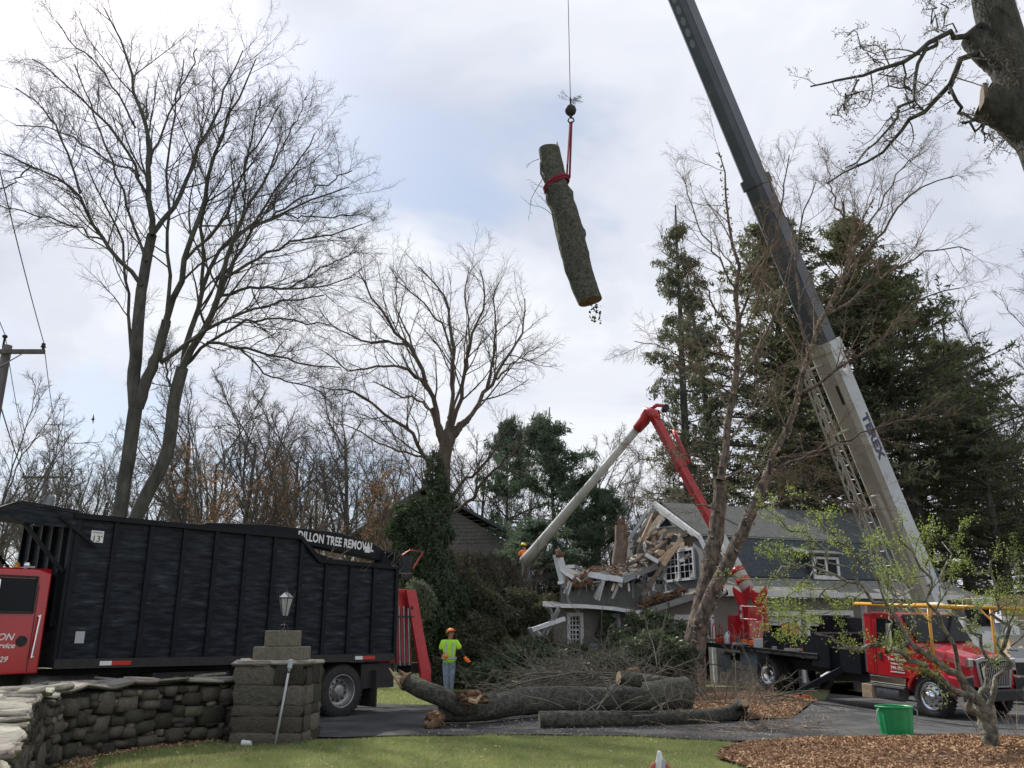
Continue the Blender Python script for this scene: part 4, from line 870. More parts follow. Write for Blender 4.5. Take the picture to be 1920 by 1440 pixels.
LB = [([(342, 690), (368, 640), (400, 572), (425, 520), (440, 450), (457, 400), (505, 320), (530, 250)], 18, 2, -2.5), ([(342, 690), (358, 610), (378, 545), (398, 480), (450, 430), (530, 400), (600, 365), (655, 350)], 15, 2, 3),
 ([(400, 572), (437, 500), (470, 430), (520, 350), (570, 290), (590, 250)], 9, 2, 2), ([(413, 554), (467, 535), (540, 540), (590, 540), (660, 520)], 8, 2, -3), ([(389, 642), (447, 651), (510, 665), (574, 685), (640, 690)], 8, 2, -2), ([(425, 520), (490, 480), (560, 450), (620, 440), (680, 420)], 8, 2, 3),
 ([(342, 690), (400, 640), (460, 600), (540, 600), (620, 610)], 9, 2, 1), ([(378, 545), (384, 470), (380, 400), (390, 320), (420, 250), (440, 170)], 9, 2, -3), ([(470, 430), (550, 380), (620, 340), (660, 320)], 6, 2, 3), ([(457, 400), (460, 320), (470, 250), (490, 180)], 6, 2, -2), ([(328, 740), (310, 700), (300, 650)], 7, 2, 2), ([(447, 651), (500, 700), (560, 720), (610, 740)], 5, 2, -1), ([(505, 320), (560, 220), (575, 180)], 4, 1.5, -1), ([(440, 450), (500, 400), (550, 330), (600, 290)], 5, 1.5, 1), ([(530, 400), (600, 410), (680, 400)], 4, 2, 1), ([(540, 540), (610, 500), (670, 470)], 4, 2, 1)]
make_tree('bare_tree', 'leafless tree with trunk curving out to the right beside the tallest bare tree', 'tree', G(250, 1270), TB, LB, Yt + .4, big(15, 10, 8, .92), 22, m_bark, m_twig)
# --- broad spreading tree above the evergreens (centre)
Yc = 38
TC = [([(828, 1060), (826, 980), (830, 880), (838, 830)], 34, 26, Yc, 0), ([(836, 838), (842, 810), (846, 785), (849, 755)], 27, 8, Yc, 0), ([(836, 838), (846, 818), (862, 800), (881, 782)], 25, 10, Yc, .4), ([(835, 838), (826, 815), (818, 790), (812, 765)], 20, 9, Yc, -.3)]
LC = [([(832, 829), (819, 778), (807, 732), (788, 689), (772, 650), (741, 627), (718, 584), (690, 541), (672, 508)], 14, 2, -2), ([(838, 825), (846, 782), (850, 728), (852, 673), (844, 615), (838, 564), (823, 537), (785, 500)], 12, 2, 2),
 ([(842, 821), (862, 759), (869, 689), (881, 642), (904, 580), (912, 545), (900, 505)], 12, 2, -3), ([(850, 817), (881, 782), (908, 732), (928, 712), (959, 658), (978, 627), (984, 560)], 13, 2, 3), ([(930, 710), (945, 697), (970, 673), (1008, 650)], 6, 1.5, 1),
 ([(912, 730), (924, 681), (932, 615), (925, 560), (935, 530)], 7, 1.5, -2), ([(820, 880), (795, 856), (772, 809), (733, 786), (694, 751), (656, 732), (600, 725)], 11, 2, -4), ([(826, 800), (807, 770), (788, 751), (733, 735), (700, 715)], 8, 2, 3),
 ([(800, 715), (788, 712), (753, 685), (702, 685), (656, 697), (610, 660)], 8, 2, -3), ([(838, 940), (869, 899), (912, 868), (932, 840), (940, 800)], 9, 2, -2), ([(850, 962), (889, 926), (924, 883), (967, 844), (990, 825)], 9, 3, -3), ([(772, 650), (730, 640), (680, 640), (620, 610), (600, 580)], 7, 1.5, 2),
 ([(846, 782), (875, 700), (880, 620), (870, 560), (880, 500)], 7, 1.5, 4), ([(812, 860), (770, 850), (720, 840), (660, 800), (620, 790)], 6, 1.5, 2), ([(852, 673), (830, 610), (790, 560), (750, 540), (730, 500)], 6, 1.5, 1), ([(788, 689), (760, 620), (740, 570), (745, 520)], 6, 1.5, 3)]
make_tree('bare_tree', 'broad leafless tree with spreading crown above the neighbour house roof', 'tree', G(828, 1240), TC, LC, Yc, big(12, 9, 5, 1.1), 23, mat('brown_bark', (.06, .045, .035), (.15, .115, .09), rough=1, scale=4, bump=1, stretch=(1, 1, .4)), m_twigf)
# --- river birch in front of the house
Yb = 25
TD = [([(1298, 1292), (1300, 1240), (1306, 1180), (1318, 1130), (1332, 1060), (1345, 985), (1350, 900)], 46, 24, Yb, .3), ([(1306, 1200), (1325, 1140), (1352, 1080), (1385, 1010), (1412, 958), (1440, 890)], 34, 19, Yb, -1)]
LD = [([(1350, 900), (1356, 830), (1375, 740), (1381, 680), (1384, 600), (1375, 480), (1362, 380), (1348, 285)], 20, 2, .5), ([(1440, 890), (1468, 825), (1495, 740), (1515, 670), (1545, 590), (1585, 510), (1602, 440), (1640, 370)], 17, 2, -2),
 ([(1545, 590), (1600, 500), (1660, 430), (1720, 350), (1790, 330)], 9, 2, -2), ([(1515, 670), (1500, 600), (1495, 500), (1480, 420), (1440, 330)], 8, 2, 2), ([(1384, 600), (1420, 520), (1450, 440), (1470, 350), (1480, 290)], 7, 2, -2),
 ([(1375, 740), (1400, 690), (1440, 620), (1470, 540), (1500, 440), (1530, 340)], 9, 2, 2), ([(1352, 880), (1290, 850), (1240, 850), (1190, 870)], 5, 1.5, -2), ([(1375, 740), (1310, 700), (1250, 650), (1190, 640)], 5, 1.5, -1.5), ([(1381, 640), (1330, 560), (1290, 500), (1240, 470)], 6, 1.5, 1),
 ([(1384, 560), (1340, 470), (1300, 400), (1280, 330)], 5, 1.5, -1), ([(1495, 740), (1560, 700), (1640, 640), (1720, 560), (1800, 540)], 8, 2, -2), ([(1545, 590), (1600, 560), (1680, 500), (1760, 460), (1820, 470)], 7, 2, 2), ([(1440, 890), (1500, 850), (1580, 830), (1680, 790), (1740, 780)], 7, 2, -2),
 ([(1350, 960), (1280, 930), (1220, 940)], 5, 1.5, -1), ([(1585, 510), (1640, 400), (1700, 300), (1740, 280)], 6, 1.5, 1), ([(1356, 830), (1400, 780), (1470, 740), (1540, 700)], 7, 2, 3), ([(1602, 440), (1560, 370), (1550, 300)], 5, 1.5, 1), ([(1412, 958), (1470, 940), (1540, 930), (1620, 950)], 6, 2, -1.5), ([(1350, 900), (1420, 870), (1500, 850), (1600, 860)], 5, 1.5, 2)]
bc = big(12, 9, 9, .8)
for c_, u in zip(bc, (.06, -.03, -.12)): c_['up'] = u; c_['rmin'] *= .75; c_['a0'] = 15
bc[0]['rmax'] = .03; bc[0]['ratio'] = .36
tr, lv = make_tree('birch_tree', 'two stemmed river birch with peeling tan bark standing before the damaged house', 'tree', G(1298, 1292), TD, LD, Yb, bc, 24, m_birch, m_twigt)
# peeling bark curls
pc_, pr_ = [], []
for (pts, w0, w1, ya, dy) in TD + [(LD[0][0], 20, 9, Yb, .5), (LD[1][0], 17, 8, Yb - 1, -1)]:
    L = [P(x, y, ya + dy * i / (len(pts) - 1)) for i, (x, y) in enumerate(pts)]; A, _ = resample(L, 60, 0, rng)
    wd = np.linspace(w0, w1, 60)
    for k in range(60):
        for _ in range(4): a = rng.uniform(0, 6.28); r_ = wd[k] * pxm(L[0]) / 2 * 1.04; pc_.append(A[k] + np.array([math.cos(a) * r_, math.sin(a) * r_, rng.uniform(-.1, .1)]))
link('peeling_bark', mesh_np('peeling_bark', *leafs(np.array(pc_), .05, .6, rng, 0.2)), mat('bark_curl', (.22, .15, .11), (.36, .26, .2), rough=1, scale=6), tr, kind='stuff')
# --- oak leaning in at the upper right
Yo = 11.5
TE = [([(2080, 1330), (2070, 900), (2040, 560), (1985, 330), (1925, 200), (1893, 130), (1872, 60), (1850, -60)], 150, 66, Yo, 0), ([(1960, 250), (1900, 205), (1842, 190)], 110, 72, Yo, .16), ([(1893, 120), (1850, 95), (1824, 72)], 70, 44, Yo, .12)]
LE = [([(1840, 45), (1790, 62), (1750, 75), (1700, 110), (1640, 120), (1610, 150), (1560, 160), (1520, 162)], 15, 3, -1), ([(1755, 72), (1735, 100), (1720, 130), (1712, 170), (1690, 200), (1660, 245), (1625, 285), (1585, 315)], 10, 2.5, -1.2),
 ([(1832, 100), (1790, 130), (1774, 160), (1762, 182), (1725, 205), (1690, 250), (1640, 293), (1590, 325), (1550, 345)], 15, 2.5, 1), ([(1778, 175), (1795, 200), (1808, 232), (1840, 245), (1846, 252)], 9, 5, -.5), ([(1610, 150), (1600, 175), (1580, 200), (1560, 215)], 5, 2, -.5),
 ([(1700, 110), (1695, 150), (1705, 185), (1730, 210)], 5, 2, .5), ([(1712, 170), (1680, 160), (1650, 130), (1620, 100)], 4, 1.5, .5), ([(1760, 60), (1745, 20), (1740, -40)], 4, 1.5, .6), ([(1790, 60), (1770, 10), (1750, -60)], 4, 1.5, -.6), ([(1900, 60), (1880, 20), (1840, 5), (1800, -10)], 4, 1.5, -.8), ([(1850, 60), (1880, 110), (1920, 130)], 3, 2, -1), ([(1824, 92), (1850, 115), (1890, 130), (1925, 133)], 4, 2, -1.2), ([(1846, 252), (1865, 262), (1890, 280)], 3, 1.5, .4), ([(1725, 205), (1700, 200), (1672, 215), (1660, 235)], 4, 1.5, .4), ([(1655, 118), (1620, 90), (1590, 60)], 3, 1.5, .4)]
oc = [dict(n=9, t0=.12, a0=30, a1=75, ratio=.30, rr=.5, rmin=.005, rmax=.012, K=6, wander=.22, up=.0, lmin=.3, lmax=.95), dict(n=6, t0=.15, a0=30, a1=75, ratio=.42, rr=.6, rmin=.003, K=4, wander=.25, up=.05, lmin=.12, lmax=.45), dict(n=4, t0=.2, a0=30, a1=70, ratio=.45, rr=.7, rmin=.0022, K=2, wander=.2, up=.1, lmin=.05, lmax=.16, taper=1.1)]
tr, lv = make_tree('oak_tree', 'large oak limb with sawn stubs reaching in from the upper right corner', 'tree', (7.2, 11.5, -.1), TE, LE, Yo, oc, 25, mat('oak_bark', (.022, .022, .018), (.085, .08, .065), rough=1, scale=8, bump=1, bscale=16, stretch=(1, 1, .5)), mat('oak_twig', (.12, .10, .085), (.2, .17, .15), rough=1))
for (c, nrm, r_) in ((P(1842, 190, Yo + .16), (-.93, .34, .12), .27), (P(1824, 72, Yo + .12), (-.93, .16, .15), .165)):
    n_ = Vector(nrm).normalized(); m = MB(); a = n_.orthogonal().normalized(); b = n_.cross(a); ring = [Vector(c) + n_ * .012 + (a * math.cos(k * .3927) + b * math.sin(k * .3927)) * r_ * (1 + .06 * math.sin(k * 2.1)) for k in range(16)]
    m.slab(ring, .06).build('sawn_face', mat('grey_sawn_wood', (.13, .10, .075), (.24, .19, .145), rough=1, scale=12), tr)
bud = lv[2][0][:, -1]; link('buds', mesh_np('buds', *leafs(bud, .013, .7, rng)), m_oldb, tr, kind='stuff')
# --- small lichened fruit tree at the lower right
Yn = 13.75
TF = [([(1859, 1402), (1854, 1370), (1849, 1345), (1844, 1322)], 29, 33, Yn, 0)]
LF = [([(1846, 1340), (1812, 1316), (1779, 1285), (1742, 1264), (1725, 1250), (1706, 1233), (1683, 1222), (1662, 1222)], 17, 9, -1), ([(1848, 1330), (1824, 1300), (1801, 1276), (1775, 1250), (1746, 1229), (1718, 1218), (1694, 1213), (1659, 1215), (1624, 1207), (1585, 1213)], 22, 7, 0),
 ([(1718, 1218), (1700, 1190), (1678, 1160), (1650, 1135), (1620, 1108), (1590, 1092), (1540, 1070), (1480, 1062), (1420, 1075), (1385, 1085)], 12, 2, .5), ([(1801, 1270), (1799, 1240), (1789, 1212), (1768, 1182), (1756, 1140), (1744, 1115), (1718, 1060), (1690, 1000)], 11, 3, -.6),
 ([(1836, 1315), (1846, 1281), (1853, 1255), (1866, 1234), (1853, 1217), (1820, 1180), (1800, 1160)], 14, 4, .4), ([(1855, 1330), (1867, 1293), (1883, 1264), (1893, 1226), (1881, 1193), (1869, 1151), (1862, 1110), (1858, 1050)], 15, 4, -.4),
 ([(1620, 1108), (1580, 1060), (1530, 1020), (1470, 985), (1430, 950)], 6, 2, .8), ([(1678, 1160), (1640, 1090), (1600, 1040), (1560, 990), (1500, 940)], 6, 2, -.8), ([(1660, 1215), (1668, 1170), (1668, 1120), (1662, 1070), (1640, 1010)], 5, 2, .5), ([(1585, 1213), (1530, 1190), (1480, 1170), (1440, 1165)], 5, 2, -.5),
 ([(1540, 1070), (1500, 1100), (1460, 1130), (1440, 1150)], 4, 1.5, -.4), ([(1756, 1140), (1770, 1080), (1780, 1030), (1800, 985)], 5, 2, .5), ([(1744, 1115), (1740, 1060), (1735, 1000)], 4, 2, -.6), ([(1881, 1193), (1900, 1140), (1905, 1080), (1900, 1030)], 4, 2, .6), ([(1590, 1092), (1540, 1110), (1500, 1140), (1480, 1180)], 4, 1.5, .7), ([(1620, 1108), (1570, 1130), (1540, 1160), (1530, 1175)], 4, 1.5, -.6), ([(1700, 1190), (1710, 1130), (1700, 1070), (1670, 1020)], 5, 1.5, .9), ([(1893, 1226), (1925, 1180), (1935, 1120)], 4, 1.5, -.3), ([(1820, 1180), (1830, 1140), (1850, 1120)], 3, 1.5, .3), ([(1560, 1080), (1520, 1045), (1470, 1030), (1420, 1040)], 4, 1.5, 1.)]
nc = [dict(n=8, t0=.35, a0=25, a1=65, ratio=.32, rr=.5, rmin=.004, rmax=.012, K=6, wander=.16, up=.06, lmin=.3, lmax=1.0), dict(n=6, t0=.1, a0=30, a1=70, ratio=.4, rr=.6, rmin=.0028, K=4, wander=.2, up=.06, lmin=.12, lmax=.45)]
tr, lv = make_tree('fruit_tree', 'small lichened fruit tree in new green leaf in the mulch bed at the right', 'tree', G(1857, 1400), TF, LF, Yn, nc, 26, m_lichen, mat('lichen_twig', (.10, .09, .07), (.17, .16, .12), rough=1))
Pn = lv[1][0]; pts = Pn.reshape(-1, 3); k0 = lv[0][0].reshape(-1, 3); allp = np.concatenate([np.repeat(pts, 2, 0), k0, k0])
c0 = P(1560, 1070, 14); allp = np.concatenate([allp, allp]); keep = rng.random(len(allp)) < .50 * np.exp(-.035 * np.abs(allp[:, 0] - c0.x) ** 2) + .10
allp = allp[keep]; allp = allp + rng.normal(0, .035, allp.shape)
link('leaves', mesh_np('leaves', *leafs(allp, .0165, .55, rng)), m_leaf, tr, kind='stuff')

# --- background bare trees: four models, copied
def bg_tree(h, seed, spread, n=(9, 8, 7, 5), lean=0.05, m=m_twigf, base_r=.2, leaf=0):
    rg = np.random.default_rng(seed); t = bpy.data.objects.new('bare_tree', None); COL.objects.link(t); t.empty_display_size = .2; WM[t] = Matrix.Identity(4)
    tk, tr_ = grow(np.array([[0, 0, -.3]]), np.array([[lean, rg.normal(0, .03), 1]]), np.array([h * .72]), np.array([base_r]), 14, .045, .02, rg, .25)
    p, d, L, r0 = kids(tk, tr_, np.array([h]), n[0], .32, 1, 18, 48, .5 * spread, rg, .6, 1, .35); l1 = grow(p, d, L, np.maximum(r0, .04), 9, .10, .05, rg, .3)
    lv = [l1]; Ln = L
    for nn, ra, rm, K, wa, up in ((n[1], .42, .018, 6, .12, .04), (n[2], .42, .010, 4, .15, .03), (n[3], .5, .0065, 3, .18, .02)):
        p, d, L, r0 = kids(lv[-1][0], lv[-1][1], Ln, nn, .15, 1, 22, 55, ra, rg, .6); lv.append(grow(p, d, np.maximum(L, .3), np.maximum(r0, rm), K, wa, up, rg, .5)); Ln = np.maximum(L, .3)
    link('trunk', mesh_np('trunk', *tubes([(tk, tr_)], 9), True), m_bark, t, world=False)
    link('branches', mesh_np('branches', *join(tubes(lv[:2], 5), tubes(lv[2:], 3)), True), m, t, world=False, kind='stuff')
    if leaf:
        q = lv[-1][0].reshape(-1, 3); q = q[rg.random(len(q)) < leaf]; link('dry_leaves', mesh_np('dry_leaves', *leafs(q, .055, .5, rg, .3)), m_beech, t, world=False, kind='stuff')
    return t
protos = {'a': bg_tree(13, 41, .9), 'b': bg_tree(12, 42, 1.1, n=(10, 8, 7, 5)), 'c': bg_tree(14, 43, .65, n=(12, 7, 6, 5)), 'd': bg_tree(9, 44, 1.0, n=(9, 8, 6, 4), leaf=.22, m=m_twigt, base_r=.14)}
used = set()
# px of base, top y, depth, model, turn, label
BT = [(-40, 700, 42, 'b', 0.3, 'wide leafless tree at the far left edge behind the near utility pole'), (60, 760, 52, 'a', 1.3, 'bare tree behind the far utility pole with the transformer'), (140, 850, 60, 'c', 2.2, 'slim grey bare tree between the far utility pole and the twin trunks'),
 (205, 860, 66, 'b', 4.2, 'leafless tree behind the left edge of the container front'), (430, 640, 44, 'a', 2.0, 'tall dense bare tree right of the curving trunk over the container middle'), (325, 690, 40, 'c', 0.8, 'upright pale trunked bare tree close behind the curving trunk'), (500, 740, 50, 'b', 3.1, 'bare tree rising over the white loader lettering'), (590, 760, 48, 'a', 5.1, 'bare tree over the sloped step of the container'),
 (540, 800, 42, 'd', 1.1, 'young beech holding rusty leaves above the container'), (420, 830, 40, 'd', 3.0, 'rusty leaved beech nearest the curving trunk'), (655, 850, 44, 'd', 4.4, 'sparse rusty leaved beech beside the neighbour house'), (640, 690, 60, 'c', 0.4, 'narrow bare tree left of the broad crown'), (720, 820, 56, 'b', 2.7, 'slim bare tree between the broad crown and the rusty beeches'), (770, 740, 62, 'a', 1.9, 'leafless tree directly behind the broad crowned tree'),
 (905, 800, 55, 'c', 1.2, 'thin bare tree directly right of the evergreens'), (985, 850, 62, 'c', 2.9, 'thin bare tree behind the bucket worker'), (940, 870, 70, 'b', 5.5, 'bare tree between the pines and the evergreens, partly hidden by both'), (1120, 790, 52, 'c', 3.7, 'bare tree behind the broken trunk and pine'), (1175, 840, 58, 'b', 0.1, 'bare tree directly left of the house peak'), (1215, 860, 64, 'c', 4.9, 'thin bare tree right above the house peak, behind the spruce'), (1105, 860, 66, 'a', 2.4, 'low bare tree behind the broken trunk, between pine and house'),
 (1905, 590, 50, 'a', 0.9, 'bare tree at the right edge beyond the dark hemlocks'), (2010, 500, 44, 'b', 3.3, 'large bare crown reaching in at the right edge'), (1960, 800, 62, 'c', 5.9, 'bare tree at the right edge, below the large reaching crown'), (1420, 800, 66, 'b', 1.5, 'leafless tree hidden behind the birch and the hemlocks'), (1790, 830, 66, 'c', 2.5, 'leafless tree deep behind the hemlock at the right'), (380, 880, 70, 'b', 5.0, 'low bare tree far behind the dense bare tree above the container'), (280, 890, 72, 'a', 0.5, 'leafless tree far behind the curving trunk foot'), (1050, 900, 74, 'b', 4.0, 'bare tree far behind the layered white pine'), (30, 900, 74, 'b', 2.0, 'bare tree far behind the wide tree at the left edge'), (470, 900, 74, 'c', 3.6, 'bare tree far behind the young beeches'), (100, 930, 80, 'a', 3.6, 'distant bare tree behind the far utility pole transformer')]
for k_, (px_, ty_, Y_, kk_) in enumerate([(170, 800, 50, 'a'), (250, 770, 56, 'b'), (355, 740, 48, 'b'), (390, 700, 54, 'a'), (460, 760, 56, 'b'), (520, 690, 60, 'a'), (560, 830, 46, 'b'), (620, 800, 52, 'b'), (680, 760, 64, 'a'), (700, 880, 46, 'c'), (740, 860, 50, 'b'), (-10, 800, 56, 'a'), (110, 800, 66, 'b'), (20, 860, 62, 'a'), (890, 860, 60, 'b'), (1150, 900, 56, 'b'), (1080, 840, 58, 'c'), (1880, 700, 58, 'b'), (480, 850, 64, 'c'), (300, 830, 60, 'a')]):
    BT.append((px_, ty_, Y_, kk_, k_ * 1.7, 'one of the tightly packed bare trees in the grey woods beyond the trucks'))
hh = {'a': 13, 'b': 12, 'c': 14, 'd': 9}
def heightof(o):
    zs = [v.co.z for ch in o.children for v in ch.data.vertices]; return max(zs)
ht = {k: heightof(o) for k, o in protos.items()}
for (px, ty, Y, k, rz, lab) in BT:
    b = P(px, 1195, Y); top = P(px, ty, Y).z; s_ = top / ht[k]
    o = protos[k] if k not in used else dup(protos[k]); used.add(k)
    o.matrix_world = Matrix.Translation((b.x, Y, terr(b.x, Y))) @ Matrix.Rotation(rz, 4, 'Z') @ Matrix.Scale(s_, 4)
    tag(o, lab or 'slender leafless tree in the thin grey woods far behind', 'tree', 'leafless trees of the background woods')
# broken snag near the house
sn = G(1160, 1290); sn = P(1162, 1195, 37); sn.z = 0
t = thing('broken_trunk', 'thick broken trunk snapped off with torn rusty top left of the house', 'tree trunk', sn)
L = [Vector((sn.x, 37, 0)), P(1159, 1100, 37), P(1160, 1050, 37), P(1164, 1015, 37), P(1165, 985, 37)]
A, _ = resample(L, 10, .02, rng); link('trunk', mesh_np('trunk', *tubes([(A[None], np.linspace(.42, .27, 10)[None])], 12), True), mat('bare_trunk', (.13, .10, .075), (.26, .2, .15), rough=1, scale=3, bump=.8), t)
m = MB()
for k in range(9): q = A[-1] + np.array([rng.uniform(-.2, .2), rng.uniform(-.2, .1), 0]); m.tube([q - np.array([0, 0, .5]), q + np.array([rng.uniform(-.05, .05), 0, rng.uniform(.0, .35)])], [.10, .03], 5)
m.build('torn_top', m_rot, t)

# --- conifers
def conifer(seed, h, rad, kind, nb=120, crown0=.2, m=None, droop=.0, gaps=.15, shape=.8, m_tr=m_bark, tuft=.16, nside=12, ncard=9, topr=.03, whorls=0):
    rg = np.random.default_rng(seed); t = bpy.data.objects.new(kind, None); COL.objects.link(t); WM[t] = Matrix.Identity(4)
    tk, tr_ = grow(np.array([[0, 0, -.3]]), np.array([[0, 0, 1.]]), np.array([h * .93]), np.array([h * .018]), 16, .012, .01, rg, .12)
    f = crown0 + (1 - crown0) * rg.random(nb) ** .8; f = np.sort(f); f = f if not whorls else crown0 + (1 - crown0) * (np.floor((f - crown0) / (1 - crown0) * whorls) + .5 + rg.normal(0, .1, nb)) / whorls; f = np.clip(f, .02, .99); x = f * 15; i = np.minimum(x.astype(int), 15); base = tk[0, i] + (tk[0, np.minimum(i + 1, 16)] - tk[0, i]) * (x - i)[:, None]
    az = rg.uniform(0, 6.28, nb); rel = (f - crown0) / (1 - crown0)
    prof = (1 - rel) ** shape; prof = np.maximum(prof, topr); low = np.clip(rel / .12, .35, 1); L = rad * prof * low * rg.uniform(.55, 1.15, nb)
    el = np.radians(rg.normal(8 if kind != 'pine_tree' else 12, 9, nb)) + rel * (.5 if not whorls else .25)
    d = np.stack([np.cos(az) * np.cos(el), np.sin(az) * np.cos(el), np.sin(el)], 1)
    bp, br = grow(base, d, L, np.clip(L * .016, .012, .07), 8, .05, droop, rg, .3)
    p, dd, sl, r0 = kids(bp, br, L, nside, .15, 1, 35, 70, .38, rg, .5, .015, .6, flat=.35)
    sp, sr = grow(p, dd, np.maximum(sl, .25), np.maximum(r0, .006), 4, .12, droop * 1.5, rg, .5)
    n_dead = int(nb * 1.1); dbf = rg.uniform(.08, crown0 + .45, n_dead); xi = (dbf * 15).astype(int); dp, dr = grow(tk[0, xi], np.stack([np.cos(rg.uniform(0, 6.28, n_dead)), np.sin(rg.uniform(0, 6.28, n_dead)), rg.uniform(-.1, .2, n_dead)], 1), rg.uniform(.5, 1, n_dead) * rad * .8, np.full(n_dead, .018), 6, .1, -.02, rg, .3)
    link('trunk', mesh_np('trunk', *tubes([(tk, tr_)], 9), True), m_tr, t, world=False)
    link('branches', mesh_np('branches', *join(tubes([(bp, br), (dp, dr)], 4), tubes([(sp, sr)], 3)), True), m_twig, t, world=False, kind='stuff')
    q = sp[:, 1:].reshape(-1, 3); q = np.concatenate([q, bp[:, 3:].reshape(-1, 3)]); ph = rg.uniform(0, 6, 6)
    dens = .5 + .5 * np.sin(q[:, 0] * 1.9 + ph[0]) * np.sin(q[:, 1] * 1.7 + ph[1]) * np.sin(q[:, 2] * 1.5 + ph[2]); q = q[rg.random(len(q)) > gaps * (1.6 - dens * 1.2)]
    q = np.repeat(q, ncard, 0) + rg.normal(0, tuft * .55, (len(q) * ncard, 3)) * (1, 1, .35 if kind == 'hemlock_tree' else .7 if not whorls else .4)
    link('foliage', mesh_np('foliage', *leafs(q, tuft * .55, .28 if kind != 'pine_tree' else .16, rg, .5 if kind == 'spruce_tree' else .0)), m, t, world=False, kind='stuff')
    t['h'] = float(h * 1.0); return t
hem = conifer(61, 14, 4.4, 'hemlock_tree', nb=135, crown0=.2, m=m_hem, droop=-.012, gaps=.5, shape=.62, ncard=8, tuft=.14, nside=13)
hem2 = conifer(62, 14, 3.9, 'hemlock_tree', nb=130, crown0=.3, m=m_hem, droop=-.01, gaps=.5, shape=.56, ncard=8, tuft=.15, nside=12)
spr = conifer(63, 14, 1.9, 'spruce_tree', nb=100, crown0=.15, m=m_spr, droop=-.05, gaps=.5, shape=.42, ncard=8, tuft=.14, nside=9)
pin = conifer(64, 9, 3.4, 'pine_tree', nb=44, crown0=.22, m=m_pine, droop=.0, gaps=.4, shape=.5, ncard=11, tuft=.24, nside=9, topr=.2, whorls=9)
def place(o, px, ty, Y, rz, lab, cat, grp, sxy=1.0, fresh=False):
    if fresh: o = dup(o)
    b = P(px, 1195, Y); top = P(px, ty, Y).z; s_ = top / o['h'] * 1.12
    o.matrix_world = Matrix.Translation((b.x, Y, terr(b.x, Y))) @ Matrix.Rotation(rz, 4, 'Z') @ Matrix.Diagonal((s_ * sxy, s_ * sxy, s_, 1)); tag(o, lab, cat, grp); return o
hg = 'dark conifers behind the house'
place(spr, 1306, 372, 44, .4, 'narrow spruce with drooping boughs at the left of the conifers', 'spruce tree', hg, .72)
place(spr, 1385, 520, 50, 2.4, 'shorter spruce half hidden behind the birch', 'spruce tree', hg, 1.0, True)
place(hem2, 1478, 385, 46, 1.0, 'thin crowned hemlock seen through the upper birch branches', 'hemlock tree', hg, .85)
place(hem, 1660, 372, 44, 2.0, 'tallest dense hemlock right of the crane boom', 'hemlock tree', hg, .98)
place(hem2, 1762, 450, 42, 3.5, 'hemlock with long layered boughs between the tallest one and the right edge', 'hemlock tree', hg, 1.2, True)
place(hem, 1905, 760, 40, 5.0, 'low dark hemlock filling the right edge', 'hemlock tree', hg, 1.35, True)
place(hem2, 1830, 620, 48, .2, 'hemlock behind the low dark one at the right', 'hemlock tree', hg, 1.1, True)
place(hem2, 1575, 600, 54, 4.2, 'hemlock standing directly behind the crane boom', 'hemlock tree', hg, 1.0, True)
place(spr, 1262, 900, 52, 4.2, 'small spruce right behind the house peak', 'spruce tree', hg, 1.6, True)
pg = 'pines beyond the bucket worker'
place(pin, 1046, 765, 46, .6, 'layered white pine above the bucket worker', 'pine tree', pg, .78)
place(pin, 950, 770, 52, 2.2, 'white pine left of the fibreglass boom', 'pine tree', pg, .5, True)
place(pin, 1125, 900, 44, 4.2, 'low white pine behind the broken trunk', 'pine tree', pg, .9, True)
place(pin, 1010, 960, 42, 5.2, 'low white pine just behind the bucket', 'pine tree', pg, 1.2, True)
# far woods as one mass
ww = dup(protos['b']); 
for o_ in list(ww.children): bpy.data.objects.remove(o_)
bpy.data.objects.remove(ww)
fp_ = []
rg = np.random.default_rng(77); nT = 260; bx = rg.uniform(-95, 110, nT); by = rg.uniform(82, 115, nT); lv = []
d = np.stack([rg.normal(0, .06, nT), rg.normal(0, .06, nT), np.ones(nT)], 1); L = rg.uniform(7, 12.5, nT)
tk, tr_ = grow(np.stack([bx, by, np.full(nT, -.3)], 1), d, L, rg.uniform(.1, .2, nT), 8, .05, .02, rg, .25)
p, d, L1, r0 = kids(tk, tr_, L, 9, .15, 1, 20, 55, .4, rg, .6); l1 = grow(p, d, L1, np.maximum(r0, .04), 5, .12, .05, rg, .4)
p, d, L2, r0 = kids(l1[0], l1[1], L1, 8, .1, 1, 22, 60, .45, rg, .6); l2 = grow(p, d, L2, np.maximum(r0, .022), 4, .15, .03, rg, .5)
p, d, L3, r0 = kids(l2[0], l2[1], L2, 3, .1, 1, 22, 60, .6, rg, .6); l3 = grow(p, d, L3, np.maximum(r0, .014), 2, .15, .03, rg, .6)
tag(link('far_woods', mesh_np('far_woods', *join(tubes([(tk, tr_), l1], 4), tubes([l2, l3], 3))), mat('distant_twigs', (.13, .115, .105), (.19, .17, .155), rough=1, scale=.3), kind='stuff'), 'hazy grey brown line of leafless woods on the horizon', 'woods')

